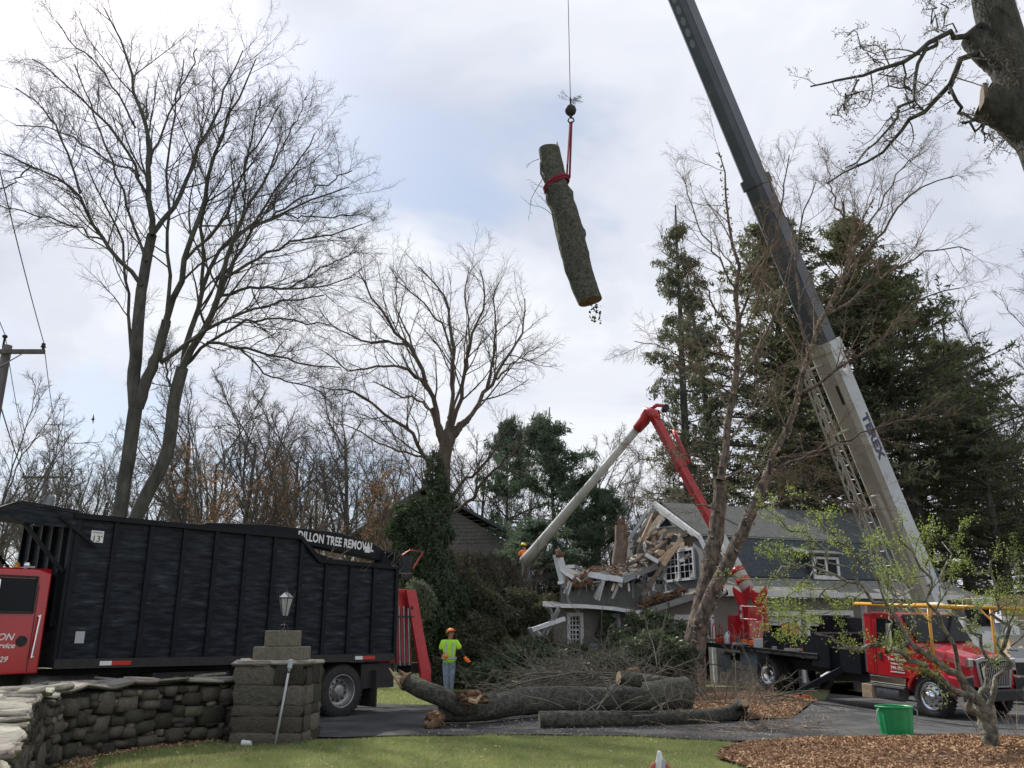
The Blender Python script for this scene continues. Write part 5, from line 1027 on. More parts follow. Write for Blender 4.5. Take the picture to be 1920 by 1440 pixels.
# --- evergreen masses and shrubs
def blobmass(name, label, cat, blobs, n, size, asp, m, seed, droop=.2, stems=True, shell=.55, at=None, mdark=None):
    rg = np.random.default_rng(seed); at = at or (blobs[0][0], blobs[0][1], 0); t = thing(name, label, cat, at); tot = sum(b[3] * b[4] * b[5] for b in blobs); Ps = []
    for (x, y, z, rx, ry, rz_) in blobs:
        k = int(n * rx * ry * rz_ / tot); v = rvec(k, rg); r_ = rg.random(k) ** (1 / 3) * (1 - shell) + shell
        lump = 1 + .22 * np.sin(v[:, 0] * 5 + x) * np.sin(v[:, 2] * 6 + y) + .12 * np.sin(v[:, 0] * 13) * np.sin(v[:, 2] * 11 + z)
        q = v * (r_ * lump)[:, None] * (rx, ry, rz_) + (x, y, z); Ps.append(q[q[:, 2] > .02])
    Ps = np.concatenate(Ps); cl = Ps + rg.normal(0, size * .8, Ps.shape)
    link('foliage', mesh_np('foliage', *leafs(np.concatenate([Ps, cl]), size, asp, rg, droop)), m, t, kind='stuff')
    if stems:
        S = []; D = []; Ls = []
        for (x, y, z, rx, ry, rz_) in blobs:
            for _ in range(7): S.append((x + rg.normal(0, rx * .15), y + rg.normal(0, ry * .15), max(0, z - rz_))); D.append((rg.normal(0, .45), rg.normal(0, .3), 1)); Ls.append(rz_ * 2 + max(0, min(z - rz_, .2)))
        a = grow(np.array(S, float), np.array(D, float), np.array(Ls), np.full(len(S), .035), 8, .12, .03, rg, .3); p, d, L, r0 = kids(a[0], a[1], np.array(Ls), 7, .2, 1, 25, 60, .35, rg, .5); b = grow(p, d, L, np.maximum(r0, .008), 5, .15, .04, rg, .4)
        link('stems', mesh_np('stems', *tubes([a, b], 5), True), m_twig, t, kind='stuff')
    return t
def bp_(px, py, Y, rx, ry, rz): p = P(px, py, Y); return (p.x, p.y, p.z, rx, ry, rz)
m_mix = mat('mixed_evergreen', (.03, .036, .018), (.10, .10, .05), rough=.8, scale=.7, trans=.2)
blobmass('evergreen_tree', 'tall shaggy ivy clad evergreen standing right of the red loader stand', 'evergreen', [bp_(768, 985, 31, .75, .9, .95), bp_(795, 1020, 31, .95, .9, 1.1), bp_(814, 890, 32, .34, .4, .9), bp_(822, 960, 31.5, .5, .5, 1.3), bp_(805, 1080, 30.5, .85, .9, 1.2), bp_(762, 1040, 31, .6, .8, .8), bp_(830, 1150, 30, .9, 1, 1.2), bp_(800, 1200, 30, .7, .9, 1.2)], 44000, .07, .35, m_yew, 71, at=(P(810, 1195, 30.5).x, 30.5, 0))
blobmass('shrub_mass', 'dense dark evergreen shrubs behind the worker in lime', 'shrubs', [bp_(880, 1150, 31, .9, 1.1, 1.3), bp_(935, 1190, 30.5, 1.2, 1.2, 1.2), bp_(1000, 1175, 31, 1.2, 1, 1.25), bp_(895, 1215, 29.5, 1.1, 1, 1.0), bp_(960, 1250, 28.5, 1.3, 1, .8), bp_(870, 1262, 29, 1.1, .8, .6), bp_(1010, 1232, 29, .8, .8, .8), bp_(920, 1130, 34, .9, 1, 1.0)], 46000, .075, .3, m_mix, 72)
blobmass('yew_shrub', 'loose brownish yew with tangled twigs behind the bucket lift', 'shrub', [bp_(915, 1085, 35, 1.2, 1, .9), bp_(1000, 1095, 42, 1.5, 1, 1.2), bp_(872, 1070, 35, .8, .9, .8)], 9000, .08, .25, mat('brown_green_needle', (.035, .035, .02), (.09, .08, .045), rough=.9, scale=.9, trans=.2), 73)
blobmass('rhododendron', 'leafy rhododendron growing in front of the garage opening', 'shrub', [bp_(1218, 1185, 29, .8, .7, .62), bp_(1260, 1215, 28.5, .8, .6, .75), bp_(1180, 1215, 28.5, .7, .6, .6)], 9000, .085, .36, m_rhodo, 74, .1)
blobmass('rhododendron', 'dark rhododendron beside the fallen porch posts', 'shrub', [bp_(985, 1240, 27.5, .8, .6, .6), bp_(1040, 1255, 27.5, .9, .6, .5), bp_(930, 1265, 27.2, .9, .6, .4)], 7000, .08, .36, m_rhodo, 75, .1)
blobmass('arborvitae', 'small pointed arborvitae against the stucco wall between the windows', 'shrub', [bp_(1137, 1190, 29.8, .30, .3, .62), bp_(1139, 1172, 29.8, .2, .2, .4)], 3500, .045, .3, m_yew, 76, .3, False)
blobmass('boxwood_shrub', 'low rounded shrub under the white framed window', 'shrub', [bp_(1085, 1232, 28.5, .8, .5, .42), bp_(1150, 1238, 28.5, .7, .5, .36)], 5000, .05, .4, m_rhodo, 77, .1)
# drooping pale foliage spray next to the red stand
blobmass('cedar_bough', 'pale drooping cedar bough hanging beside the red stand', 'bough', [bp_(797, 1130, 27, .28, .25, .5), bp_(783, 1105, 27, .3, .25, .25)], 1500, .07, .2, mat('pale_cedar', (.07, .085, .05), (.15, .17, .11), rough=.8, scale=2, trans=.3), 78, .8, False)
# twig thickets
def thicket(name, label, base, n, L0, L1, r0, seed, m, spread=.5, k2=5, k3=4, at=None, lean=(0, 0)):
    rg = np.random.default_rng(seed); B = np.array(base, float); i = rg.integers(0, len(B), n); S = B[i] + rg.normal(0, .25, (n, 3)) * (1, 1, 0); S[:, 2] = np.array([terr(a, b) for a, b in S[:, :2]]) - .03
    D = np.stack([rg.normal(lean[0], spread, n), rg.normal(lean[1], spread, n), np.ones(n)], 1); Ls = rg.uniform(L0, L1, n); a = grow(S, D, Ls, rg.uniform(.6, 1.3, n) * r0, 8, .10, .0, rg, .35)
    p, d, L, r = kids(a[0], a[1], Ls, k2, .2, 1, 20, 55, .45, rg, .6); b = grow(p, d, L, np.maximum(r, r0 * .35), 5, .14, .02, rg, .5)
    p, d, L, r = kids(b[0], b[1], L, k3, .2, 1, 20, 55, .5, rg, .6); c = grow(p, d, L, np.maximum(r, r0 * .22), 3, .14, .02, rg, .6)
    t = thing(name, label, 'shrub', at or tuple(B[0])); link('stems', mesh_np('stems', *tubes([a, b, c], 4), True), m, t, kind='stuff'); return t
gp = lambda px, py: tuple(G(px, py))
m_dry = mat('dry_tan_stem', (.20, .15, .11), (.34, .27, .21), rough=1, scale=3)
thicket('twiggy_shrub', 'leafless tan stemmed shrub in front of the bucket truck bed', [gp(1340, 1318), gp(1370, 1330), gp(1400, 1322), gp(1440, 1332), gp(1380, 1312)], 60, .4, 1.0, .007, 81, m_dry, .35)
thicket('twiggy_shrub', 'clump of pale stiff canes right of the fruit tree', [gp(1905, 1378), gp(1925, 1372), gp(1895, 1382)], 16, .5, 1.15, .010, 82, m_dry, .33, 2, 0 + 1)
thicket('twiggy_shrub', 'bare twigs rising beside the birch trunk foot', [gp(1262, 1315), gp(1330, 1316), gp(1290, 1318)], 22, .4, 1.1, .007, 83, m_dry, .35)
thicket('twiggy_shrub', 'fine tangled bare brush above the dark evergreens', [tuple(P(900, 1195, 34))[:2] + (0,), tuple(P(960, 1195, 35))[:2] + (0,), tuple(P(860, 1195, 34))[:2] + (0,)], 60, 3, 5.4, .02, 84, m_twig, .28, 7, 6)
thicket('twiggy_shrub', 'thin bare saplings behind the loader boom', [tuple(P(x, 1195, 34))[:2] + (0,) for x in (560, 610, 655, 690, 700)], 16, 4.5, 7.5, .035, 85, m_twigt, .18, 8, 7)
# ================================================================== shared vehicle parts
def wheel(parent, c, r, w, side, m_rim, dual=False, bolts=10, deep=.0, name='wheel'):
    """axle along local y; side = +1 faces +y, -1 faces -y"""
    c = Vector(c); t = MB(); h = w / 2; s = side
    t.lathe([(r*.62, h*.9*s), (r*.70, h*s), (r*.93, h*.98*s), (r*.99, h*.75*s), (r, h*.4*s), (r, -h*.4*s), (r*.99, -h*.75*s), (r*.93, -h*.98*s), (r*.62, -h*s)], o=c, ax='y', n=40)
    wh = t.build(name, m_rub, parent, smooth=True, world=False); WM[wh] = WM[parent]
    g = MB()
    for k in range(36): a = k * math.pi / 18; g.box(c + Vector((math.cos(a) * r, 0, math.sin(a) * r)), (.018, w*.9, .05), Matrix.Rotation(-a, 3, 'Y'))
    g.build('tread', m_rub, wh, world=False, kind='stuff')
    f = .98 * h * s
    if dual:    # dished rim seen from outside
        pr = [(r*.63, f*.95), (r*.60, f), (r*.58, f*.8), (r*.55, -f*.2), (r*.46, -f*.35), (r*.30, -f*.30), (r*.27, f*.1), (r*.2, f*.35), (r*.17, f*.38), (0, f*.38)]
        hz = -.33 * f; hr = r * .38
    else:
        pr = [(r*.63, f*.95), (r*.60, f*1.05), (r*.56, f*.8), (r*.50, f*.75), (r*.40, f*1.05), (r*.28, f*1.2), (r*.24, f*1.1), (r*.22, f*1.1), (r*.20, f*1.75), (r*.15, f*1.9), (0, f*1.9)]
        hz = f * .93; hr = r * .455
    MB().lathe(pr, o=c, ax='y', n=40).build('rim', m_rim, wh, smooth=True, world=False)
    b = MB()
    for k in range(bolts): a = k * 2 * math.pi / bolts + .2; q = c + Vector((math.cos(a) * hr, hz + .006 * s, math.sin(a) * hr)); b.tube([q, q + Vector((0, .012 * s, 0))], r * .048, 10)
    b.build('hand_holes', m_frame, wh, world=False, kind='stuff')
    b = MB()
    for k in range(10): a = k * 2 * math.pi / 10; q = c + Vector((math.cos(a) * r * (.26 if not dual else .25), (f*1.12 if not dual else f*.05), math.sin(a) * r * (.26 if not dual else .25))); b.tube([q, q + Vector((0, .035 * s, 0))], r * .024, 6)
    b.build('lug_nuts', m_steel, wh, world=False, kind='stuff'); return wh
def hull(name, m, parent, secs, bevel=0, smooth=False):     # loft through equal-length sections
    v = [Vector(p) for s in secs for p in s]; n = len(secs[0]); f = [tuple(range(n)), tuple(reversed(range((len(secs)-1)*n, len(secs)*n)))]
    for i in range(len(secs) - 1):
        for j in range(n): f.append((i*n+j, i*n+(j+1) % n, (i+1)*n+(j+1) % n, (i+1)*n+j))
    mb = MB(); mb.v = v; mb.f = f; return mb.build(name, m, parent, world=False, bevel=bevel, smooth=smooth)

# ================================================================== black grapple truck
hx_, hy_ = -.68, -.73; hl = math.hypot(hx_, hy_); hx_, hy_ = hx_ / hl, hy_ / hl
# near (left) flank passes through (-3.49, 18.8); local y=0 is 1.25 m further in
lat = Vector((-hy_, hx_, 0))
GM = frame(Vector((-3.49, 18.8, 0)) - lat * 1.25, (hx_, hy_, 0), lat)
gt = thing('grapple_truck', 'black high sided log truck with red cab and stowed loader boom behind the stone wall', 'truck', Mx=GM)
GW = dict(world=False, parent=gt)
ZB, ZT, ZM = 1.12, 3.60, 3.12; XR, XF = -1.30, 5.78; xs1, xs2 = .79, 1.31
prof = [(XR, ZB), (XR, ZM), (xs1, ZM + .03), (xs2, ZT), (XF, ZT), (XF, ZB)]
m = MB(); m.prism(prof, 1.16, 1.20, ax='y'); m.build('side_panel', m_scuff, **GW)
m = MB(); m.prism(prof, -1.20, -1.16, ax='y'); m.build('side_panel', m_scuff, **GW)
MB().box((XF - .02, 0, (ZB + ZT) / 2), (.04, 2.32, ZT - ZB)).build('front_panel', m_scuff, **GW)
MB().box(((XR + XF) / 2, 0, ZB + .03), (XF - XR - .05, 2.30, .06)).build('body_floor', m_frame, **GW)
for s_ in (1, -1):
    for k in range(12):
        x = XF - .08 - k * .638; zt = ZT if x > xs2 else ZM + .03 + (ZT - ZM) * max(0, (x - xs1) / (xs2 - xs1)) if x > xs1 else ZM
        o = MB().box((x, s_ * 1.225, (ZB + zt) / 2), (.085, .05, zt - ZB - .1)).build('rib', m_black, **GW)
    m = MB().bar((xs2, s_*1.225, ZT - .01), (XF + .02, s_*1.225, ZT - .01), .11, .09).bar((XR, s_*1.225, ZM), (xs1, s_*1.225, ZM + .02), .11, .09).bar((xs1, s_*1.225, ZM + .02), (xs2, s_*1.225, ZT), .108, .09)
    m.build('top_rail', m_black, **GW)
    MB().box(((XR + XF) / 2, s_ * 1.22, ZB + .06), (XF - XR, .07, .15)).build('bottom_rail', m_frame, **GW)
for k in range(5): MB().box((XF + .03, -1.05 + k * .5, (ZB + ZT) / 2 + .3), (.07, .07, ZT - ZB - .7)).build('front_rib', m_black, **GW)
MB().box((XF - .05, 1.17, (ZB+ZT)/2), (.14, .11, ZT - ZB)).build('corner_post', m_black, **GW)
# cab shield
m = MB().slab([(XF - .05, -1.22, ZT + .03), (XF - .05, 1.24, ZT + .03), (XF + .88, 1.24, ZT + .10), (XF + .88, -1.22, ZT + .10)], .05); m.build('cab_shield', m_scuff, **GW)
MB().slab([(XF + .88, -1.22, ZT + .10), (XF + .88, 1.24, ZT + .10), (XF + 1.28, 1.24, ZT - .10), (XF + 1.28, -1.22, ZT - .10)], .05).build('shield_lip', m_scuff, **GW)
MB().slab([(XF - .05, 1.24, ZT + .02), (XF + .88, 1.24, ZT + .08), (XF + 1.27, 1.24, ZT - .12), (XF + .6, 1.24, ZT - .22), (XF - .05, 1.24, ZT - .22)], .03).build('shield_side', m_scuff, **GW)
for s_ in (1, -1): MB().bar((XF + .03, s_ * 1.12, ZT - .95), (XF + .72, s_ * 1.12, ZT - .22), .06, .06).build('shield_brace', m_black, **GW)
MB().bar((XF + .25, 1.27, ZT - .05), (XF - .42, 1.262, ZT - .52), .03, .05).build('shield_strap', m_black, **GW)
# stickers
def sticker(x, z, w_, h_, m, nm='sticker', y=1.203): return MB().box((x, y, z), (w_, .004, h_)).build(nm, m, **GW)
def gl(t, x, z, s_, m, nm='lettering', y=1.208, **k): return letters(nm, t, s_, m, gt, frame((x, y, z), (-1, 0, 0), (0, 0, 1)), extrude=.002, **k)
sx = XF - .42
sticker(sx, ZT - .33, .21, .20, m_letw); gl("13'", sx, ZT - .37, .15, m_letk, y=1.209)
sticker(sx, ZT - .262, .17, .035, m_letg, y=1.206)
sticker(XF - .36, 1.60, .15, .19, m_letg)
for x in (XF - .93, XF - 3.55, -.45):
    sticker(x + .11, ZB + .06, .20, .07, m_letw, 'reflector', 1.258); sticker(x - .16, ZB + .06, .32, .07, m_refr, 'reflector', 1.258)
# chassis
for s_ in (1, -1): MB().box((3.2, s_ * .42, .92), (9.6, .10, .28)).build('chassis_rail', m_frame, **GW)
for y, sd in ((1.06, 1), (.72, 1), (-1.06, -1), (-.72, -1)): wheel(gt, (0, y, .525), .525, .27, sd, m_steel, dual=True)
for y, sd in ((1.02, 1), (-1.02, -1)): wheel(gt, (7.4, y, .52), .52, .28, sd, m_chr)
MB().tube([(0, -1, .52), (0, 1, .52)], .09, 10).build('axle', m_frame, **GW)
MB().box((-.95, 0, .80), (.9, 2.3, .5)).build('rear_bumper', m_frame, **GW)
MB().box((-.82, .98, .55), (.04, .62, .75)).build('mud_flap', m_rub, **GW)
MB().box((3.3, .85, .75), (1.5, .5, .5)).build('tool_box', m_frame, bevel=.02, **GW)
MB().tube([(4.9, .8, .72), (6.0, .8, .72)], .28, 18).build('fuel_tank', m_steel, **GW)
# cab (flank at y = 1.08)
cx0, cx1, cz0, cz1 = 5.93, 7.45, 1.02, 2.70
y1 = 1.08
def sec(y, ins): return [(cx0 + ins*.3, y, cz0 + .02), (cx0 + ins*.3, y, cz1 - ins), (cx0 + .25, y, cz1 - ins*.3), (cx1 - .35, y, cz1 - .02 - ins*.3), (cx1 - .05, y, 2.0), (cx1 + .0, y, 1.75), (cx1, y, cz0)]
hull('cab', m_red, gt, [sec(-y1, .10), sec(-y1 + .10, 0), sec(y1 - .10, 0), sec(y1, .10)], bevel=.02)
hull('hood', m_red, gt, [[(cx1, s_ * .80, .95), (cx1, s_ * .80, 1.85), (cx1 + .2, s_*.8, 1.84), (cx1 + 1.4, s_ * .72, 1.62), (cx1 + 1.45, s_ * .72, .9)] for s_ in (-1, 1)], bevel=.05)
MB().prism([(cx0 + .26, 2.0), (cx0 + .26, 2.52), (cx1 - .60, 2.52), (cx1 - .30, 2.0)], y1 + .002, y1 + .012, ax='y').build('side_window', m_glass, **GW)
for p_, q_ in (((cx0+.24, 1.98), (cx0+.24, 2.55)), ((cx0+.24, 2.55), (cx1-.58, 2.55)), ((cx1-.58, 2.55), (cx1-.27, 1.98)), ((cx0+.24, 1.98), (cx1-.27, 1.98))):
    MB().bar((p_[0], y1 + .01, p_[1]), (q_[0], y1 + .01, q_[1]), .03, .03).build('window_seal', m_rub, **GW)
MB().slab([(cx1 - .36, -.9, 2.62), (cx1 - .36, .9, 2.62), (cx1 - .04, .9, 1.92), (cx1 - .04, -.9, 1.92)], .02).build('windscreen', m_glass, **GW)
for x in (cx0 + .2, cx1 - .12): MB().box((x, y1 + .002, 1.75 if x < 7 else 1.45), (.012, .008, 1.36 if x < 7 else .8)).build('door_seam', m_frame, **GW)
MB().lathe([(0, .0), (.075, .0), (.085, .012), (.0, .014)], o=(cx0 + .34, y1, 1.54), ax='y', n=16).build('door_handle', m_rub, **GW)
MB().tube([(cx0 + .17, y1 + .05, 1.28), (cx0 + .13, y1 + .05, 1.95)], .017, 8).build('grab_handle', m_chr, **GW)
for z in (1.30, 1.93): MB().tube([(cx0 + .15, y1, z), (cx0 + .15, y1 + .05, z)], .014, 6).build('handle_foot', m_chr, **GW)
MB().box((cx1 - .62, y1 + .16, 2.25), (.10, .22, .48)).build('mirror', m_chr, bevel=.03, **GW)
MB().box((cx1 - .62, y1 + .18, 1.90), (.09, .22, .20)).build('mirror', m_chr, bevel=.03, **GW)
MB().tube([(cx1 - .3, y1, 2.55), (cx1 - .62, y1 + .16, 2.55), (cx1 - .62, y1 + .16, 1.78), (cx1 - .25, y1, 1.7)], .018, 6).build('mirror_arm', m_chr, **GW)
for y in (.85, .35, -.2, -.7): MB().lathe([(.0, .13), (.035, .12), (.055, .06), (.05, 0), (0, 0)], o=(cx0 + .35, y, cz1), n=12).build('roof_light', m_lamp if y == .35 else m_chr, smooth=True, **GW)
MB().box((cx0 + .35, .1, cz1 + .01), (.10, 1.9, .03)).build('roof_rack', m_steel, **GW)
cx = cx0 + .74
for t_, z, s_ in (('DILLON', 1.60, .15), ('Tree Service', 1.47, .12), ('799-7029', 1.26, .12), ('Holliston', 1.15, .07)):
    gl(t_, cx, z, s_, m_letw, y=y1 + .004, shear=.3, bold=.002)
MB().lathe([(0, 0), (.09, .0), (.07, .003), (0, .004)], o=(cx + .2, y1 + .002, 1.52), ax='y', n=7).build('leaf_emblem', m_grn, **GW)
# loader: boom stowed along the body, knuckle and post over the red stand
lb0, lb1 = (2.6, .35, 3.62), (-1.15, .35, 3.50)
hull('loader_boom', m_black, gt, [[(x, .22, zc - h_), (x, .48, zc - h_), (x, .48, zc + h_), (x, .22, zc + h_)] for x, zc, h_ in ((3.0, 3.74, .06), (1.6, 3.76, .13), (-.2, 3.66, .21), (-1.2, 3.52, .18), (-1.55, 3.42, .13))], bevel=.02)
letters('lettering', 'DILLON TREE REMOVAL', .265, m_letw, gt, frame((-.16, .488, 3.655), (-1, 0, -.06), (0, 0, 1)) @ Matrix.Diagonal((.70, 1, 1, 1)), extrude=.002, bold=.008, spacing=1.04)
MB().box((-1.02, .486, 3.55), (.15, .006, .14)).build('sticker', m_letw, **GW)
MB().tube([(2.9, .1, 3.55), (.6, .1, 3.45), (-1.3, .1, 3.1)], .065, 10).build('boom_cylinder', m_frame, **GW)
MB().tube([(.9, .1, 3.47), (.3, .1, 3.44)], .045, 10).build('cylinder_rod', m_chr, **GW)
MB().tube([(3.3, -.4, 3.66), (1.5, -.4, 3.58), (-.9, -.3, 3.30)], .07, 8).build('tip_boom', m_frame, **GW)
MB().lathe([(0, -.22), (.22, -.22), (.22, .22), (0, .22)], o=(-1.65, .32, 3.32), ax='y', n=20).build('boom_pivot', m_black, **GW)
hull('swing_post', m_black, gt, [[(-1.55 - a, .12, z), (-1.55 - a, .52, z), (-1.55 + b, .52, z), (-1.55 + b, .12, z)] for z, a, b in ((3.5, .25, .1), (3.1, .45, .2), (2.75, .38, .3))], bevel=.02)
MB().lathe([(0, 0), (.33, 0), (.33, .12), (0, .12)], o=(-1.65, .3, 2.68), n=24).build('slew_ring', m_frame, **GW)
hull('loader_seat', m_frame, gt, [[(-2.0, y, 2.95), (-2.3, y, 2.95), (-2.35, y, 3.5), (-2.28, y, 3.5), (-2.2, y, 3.05), (-2.0, y, 3.05)] for y in (.15, .55)])
for k in range(9):
    a = Vector((-1.5 - rr.random() * .5, .5 + rr.random() * .12, 3.3 + rr.random() * .3)); b = Vector((-1.4 - rr.random() * .7, .55, 2.9 + rr.random() * .3)); c = (a + b) / 2 + Vector((rr.uniform(-.3, .3), .1, rr.uniform(.0, .35)))
    MB().tube([a, (a + c) / 2 + Vector((0, .03, .05)), c, b], .014, 5).build('hydraulic_hose', m_rub, **GW)
MB().tube([(-2.0, .5, 3.45), (-2.25, .55, 3.62), (-2.62, .62, 3.60), (-2.3, .62, 3.18)], .022, 6).build('guard_rail', m_redd, **GW)
MB().tube([(-.2, -.7, 3.15), (-.2, -.7, 3.42), (-.75, -.7, 3.42), (-.75, -.7, 3.15)], .022, 6).tube([(-.2, -.7, 3.3), (-.75, -.7, 3.3)], .02, 6).build('guard_rail', m_redd, **GW)
# red stand (A-frame column) and stowed stakes
hull('loader_stand', m_redd, gt, [[(-1.42 - dx, .30 - w_, z), (-1.42 - dx, .55 + w_, z), (-1.42 - dx - wd, .55 + w_, z), (-1.42 - dx - wd, .30 - w_, z)] for z, dx, wd, w_ in ((2.68, .02, .55, .28), (1.2, .05, .66, .34), (1.0, .05, .66, .34))], bevel=.015)
hull('stand_leg', m_redd, gt, [[(-1.86 - dx, .92 + s2, z), (-1.86 - dx, .99 + s2, z), (-1.86 - dx - wd, .99 + s2, z), (-1.86 - dx - wd, .92 + s2, z)] for z, dx, wd, s2 in ((2.66, -.05, .30, 0), (1.6, .20, .30, .06), (.85, .38, .32, .10), (.55, .40, .30, .1))], bevel=.01)
MB().box((-2.32, 1.05, .52), (.36, .22, .06)).build('stand_foot', m_frame, **GW)
MB().box((-2.45, .6, .92), (.6, .5, .22)).build('outrigger_beam', m_frame, **GW)
for k in range(7): MB().tube([(-1.40 - k * .068, 1.10 + (k % 2) * .05, 2.28 - (k % 3) * .02), (-1.46 - k * .068, 1.14 + (k % 2) * .05, 1.0)], .020, 6).build('stake', m_steel if k % 2 else m_frame, **GW)
MB().box((-1.62, 1.12, 1.02), (.58, .14, .05)).build('stake_tray', m_frame, **GW)
MB().box((-1.62, 1.14, 2.05), (.56, .12, .03)).build('stake_clamp', m_frame, **GW)
MB().lathe([(0, 0), (.045, 0), (.045, .03), (0, .03)], o=(-1.98, .99, 2.25), ax='y', n=12).build('pin_boss', m_frame, **GW)
lp = thing('branch_load', 'thin cut branches sticking out of the black truck body rear', 'branches', GM @ Vector((-1.4, .5, 3.0)), kind='stuff')
S = np.array([tuple(GM @ Vector((rr.uniform(-1.7, .5), rr.uniform(.2, 1.0), rr.uniform(2.75, 3.1)))) for _ in range(16)]); D = np.array([tuple((GM.to_3x3() @ Vector((rr.uniform(-1.4, .2), rr.uniform(0, .5), rr.uniform(.0, .45))))) for _ in range(16)])
a_ = grow(S, D, np.full(16, .9), np.full(16, .012), 6, .12, 0, rng, .4); p, d, L, r0 = kids(a_[0], a_[1], np.full(16, .9), 4, .2, 1, 20, 60, .4, rng); b_2 = grow(p, d, L, np.maximum(r0, .004), 4, .15, 0, rng)
link('twigs', mesh_np('twigs', *tubes([a_, b_2], 4)), m_dry, lp, kind='stuff')

# ================================================================== red bucket truck
fr_ = Vector((10.3, 22.2, -.30)); re2 = Vector((7.87, 27.6, .04)); fw = (fr_ - re2).normalized()
lat = Vector((-fw.y, fw.x, 0)).normalized(); BM = frame(re2 + lat * 1.05, fw, lat)
WBs = (fr_ - re2).length
bt = thing('bucket_truck', 'red cabbed bucket truck with yellow front rail and raised two piece boom on the driveway', 'truck', Mx=BM)
BW = dict(world=False, parent=bt); NY = -1.05 - .12      # near flank
wheel(bt, (0, -1.0, .48), .48, .26, -1, m_chr, dual=True); wheel(bt, (0, -.68, .48), .48, .26, -1, m_steel, dual=True); wheel(bt, (0, 1.0, .48), .48, .26, 1, m_chr, dual=True)
wheel(bt, (WBs, -1.0, .52), .52, .28, -1, m_chr); wheel(bt, (WBs, 1.0, .52), .52, .28, 1, m_chr)
for s_ in (-1, 1): MB().box((1.7, s_ * .40, .80), (9.3, .09, .26)).build('chassis_rail', m_frame, **BW)
MB().box((-.40, 0, 1.17), (5.3, 2.35, .10)).build('deck', m_frame, **BW)
MB().box((-.40, NY - .02, 1.16), (5.3, .05, .14)).build('deck_edge', m_frame, bevel=.01, **BW)
MB().box((-.40, NY - .045, 1.235), (5.3, .03, .02)).build('deck_rail', m_steel, **BW)
MB().box((-1.1, -.7, .86), (.8, .5, .42)).build('under_box', m_bucket, bevel=.02, **BW)
MB().box((-2.3, -.9, .62), (.28, .2, .55)).build('jack_leg', m_bucket, bevel=.01, **BW)
MB().bar((-3.0, NY, .55), (-.6, NY, .50), .03, .03).build('step_rail', m_steel, **BW)
MB().box((.95, NY + .03, 1.46), (2.1, .05, .52)).build('side_box', m_black, bevel=.01, **BW)
MB().box((2.35, -.35, 1.35), (.7, 1.7, .95)).build('cross_box', m_black, bevel=.015, **BW)
MB().box((1.9, .75, 1.75), (2.6, .6, 1.0)).build('far_locker', m_black, bevel=.015, **BW)
MB().box((3.15, -.75, 1.12), (1.2, .75, .62)).build('side_locker', m_black, bevel=.015, **BW)
MB().box((3.15, -.75, 1.44), (1.21, .76, .02)).build('locker_lid', m_steel, **BW)
MB().box((3.0, -.1, .85), (1.9, 1.6, .5)).build('subframe', m_frame, **BW)
# outrigger near side
MB().bar((3.0, NY + .1, .88), (2.2, NY - .75, .22), .20, .16).build('outrigger_leg', m_black, bevel=.01, **BW)
MB().bar((2.76, NY - .18, .78), (2.63, NY - .32, .66), .10, .03, up=(0, -.4, 1)).build('outrigger_tag', m_letw, **BW)
MB().tube([(2.6, NY + .05, .78), (2.24, NY - .66, .22)], .045, 10).build('outrigger_ram', m_chr, **BW)
for dx in (-.14, .14): MB().slab([(2.15 + dx, NY - .90, .0), (2.15 + dx, NY - .60, .0), (2.18 + dx*.4, NY - .74, .24)], .03).build('outrigger_foot', m_black, **BW)
f0 = BM @ Vector((2.15, NY - .75, 0)); f0.z = terr(f0.x, f0.y) + .03
pad = thing('outrigger_pad', 'orange square outrigger pad under the bucket truck leg', 'pad', f0)
MB().box(f0 + Vector((0, 0, .03)), (.66, .46, .05), Matrix.Rotation(.3, 3, 'Z')).build('plate', m_org, pad, bevel=.01)
# cab
xb = WBs - 1.98; xw = WBs - .38; xh = WBs + .86; yw = 1.08
def bsec(y, i): return [(xb, y, .86), (xb, y, 2.38 - i), (xb + .14, y, 2.46 - i*.3), (xb + 1.05, y, 2.46 - i*.3), (xw - .05, y, 1.72), (xw + .02, y, 1.55), (xw + .02, y, .86)]
hull('cab', m_red, bt, [bsec(-yw, .07), bsec(-yw + .08, 0), bsec(yw - .08, 0), bsec(yw, .07)], bevel=.02)
MB().prism([(xb + .36, 1.62), (xb + .40, 2.30), (xb + .98, 2.30), (xw - .22, 1.62)], -yw - .012, -yw - .002, ax='y').build('side_window', m_glass, **BW)
MB().bar((xb + .74, -yw - .012, 2.32), (xb + .86, -yw - .012, 1.60), .02, .03).build('vent_bar', m_rub, **BW)
ws = [(xb + 1.11, -.98, 2.40), (xb + 1.11, .98, 2.40), (xw - .04, .98, 1.76), (xw - .04, -.98, 1.76)]
MB().slab([Vector(p) + Vector((.02, 0, .01)) for p in ws], .02).build('windscreen', m_glass, **BW)
MB().slab([Vector((xb + 1.16, -.1, 2.30)), Vector((xb + 1.16, .6, 2.30)), Vector((xw - .10, .6, 1.90)), Vector((xw - .10, -.1, 1.90))], .01).build('rear_window_view', mat('window_view', (.18, .21, .17), (.4, .44, .38), rough=.3, scale=5), **BW)
MB().box((xb + .1, -yw + .03, 1.65), (.26, .08, 1.55)).build('cab_corner', m_red, bevel=.03, **BW)
for x, z, h_ in ((xb + .30, 1.55, 1.30), (xw - .18, 1.22, .66)): MB().box((x, -yw - .003, z), (.010, .006, h_)).build('door_seam', m_frame, **BW)
MB().box((xb + .44, -yw - .01, 1.36), (.10, .02, .17)).build('door_handle', m_rub, bevel=.008, **BW)
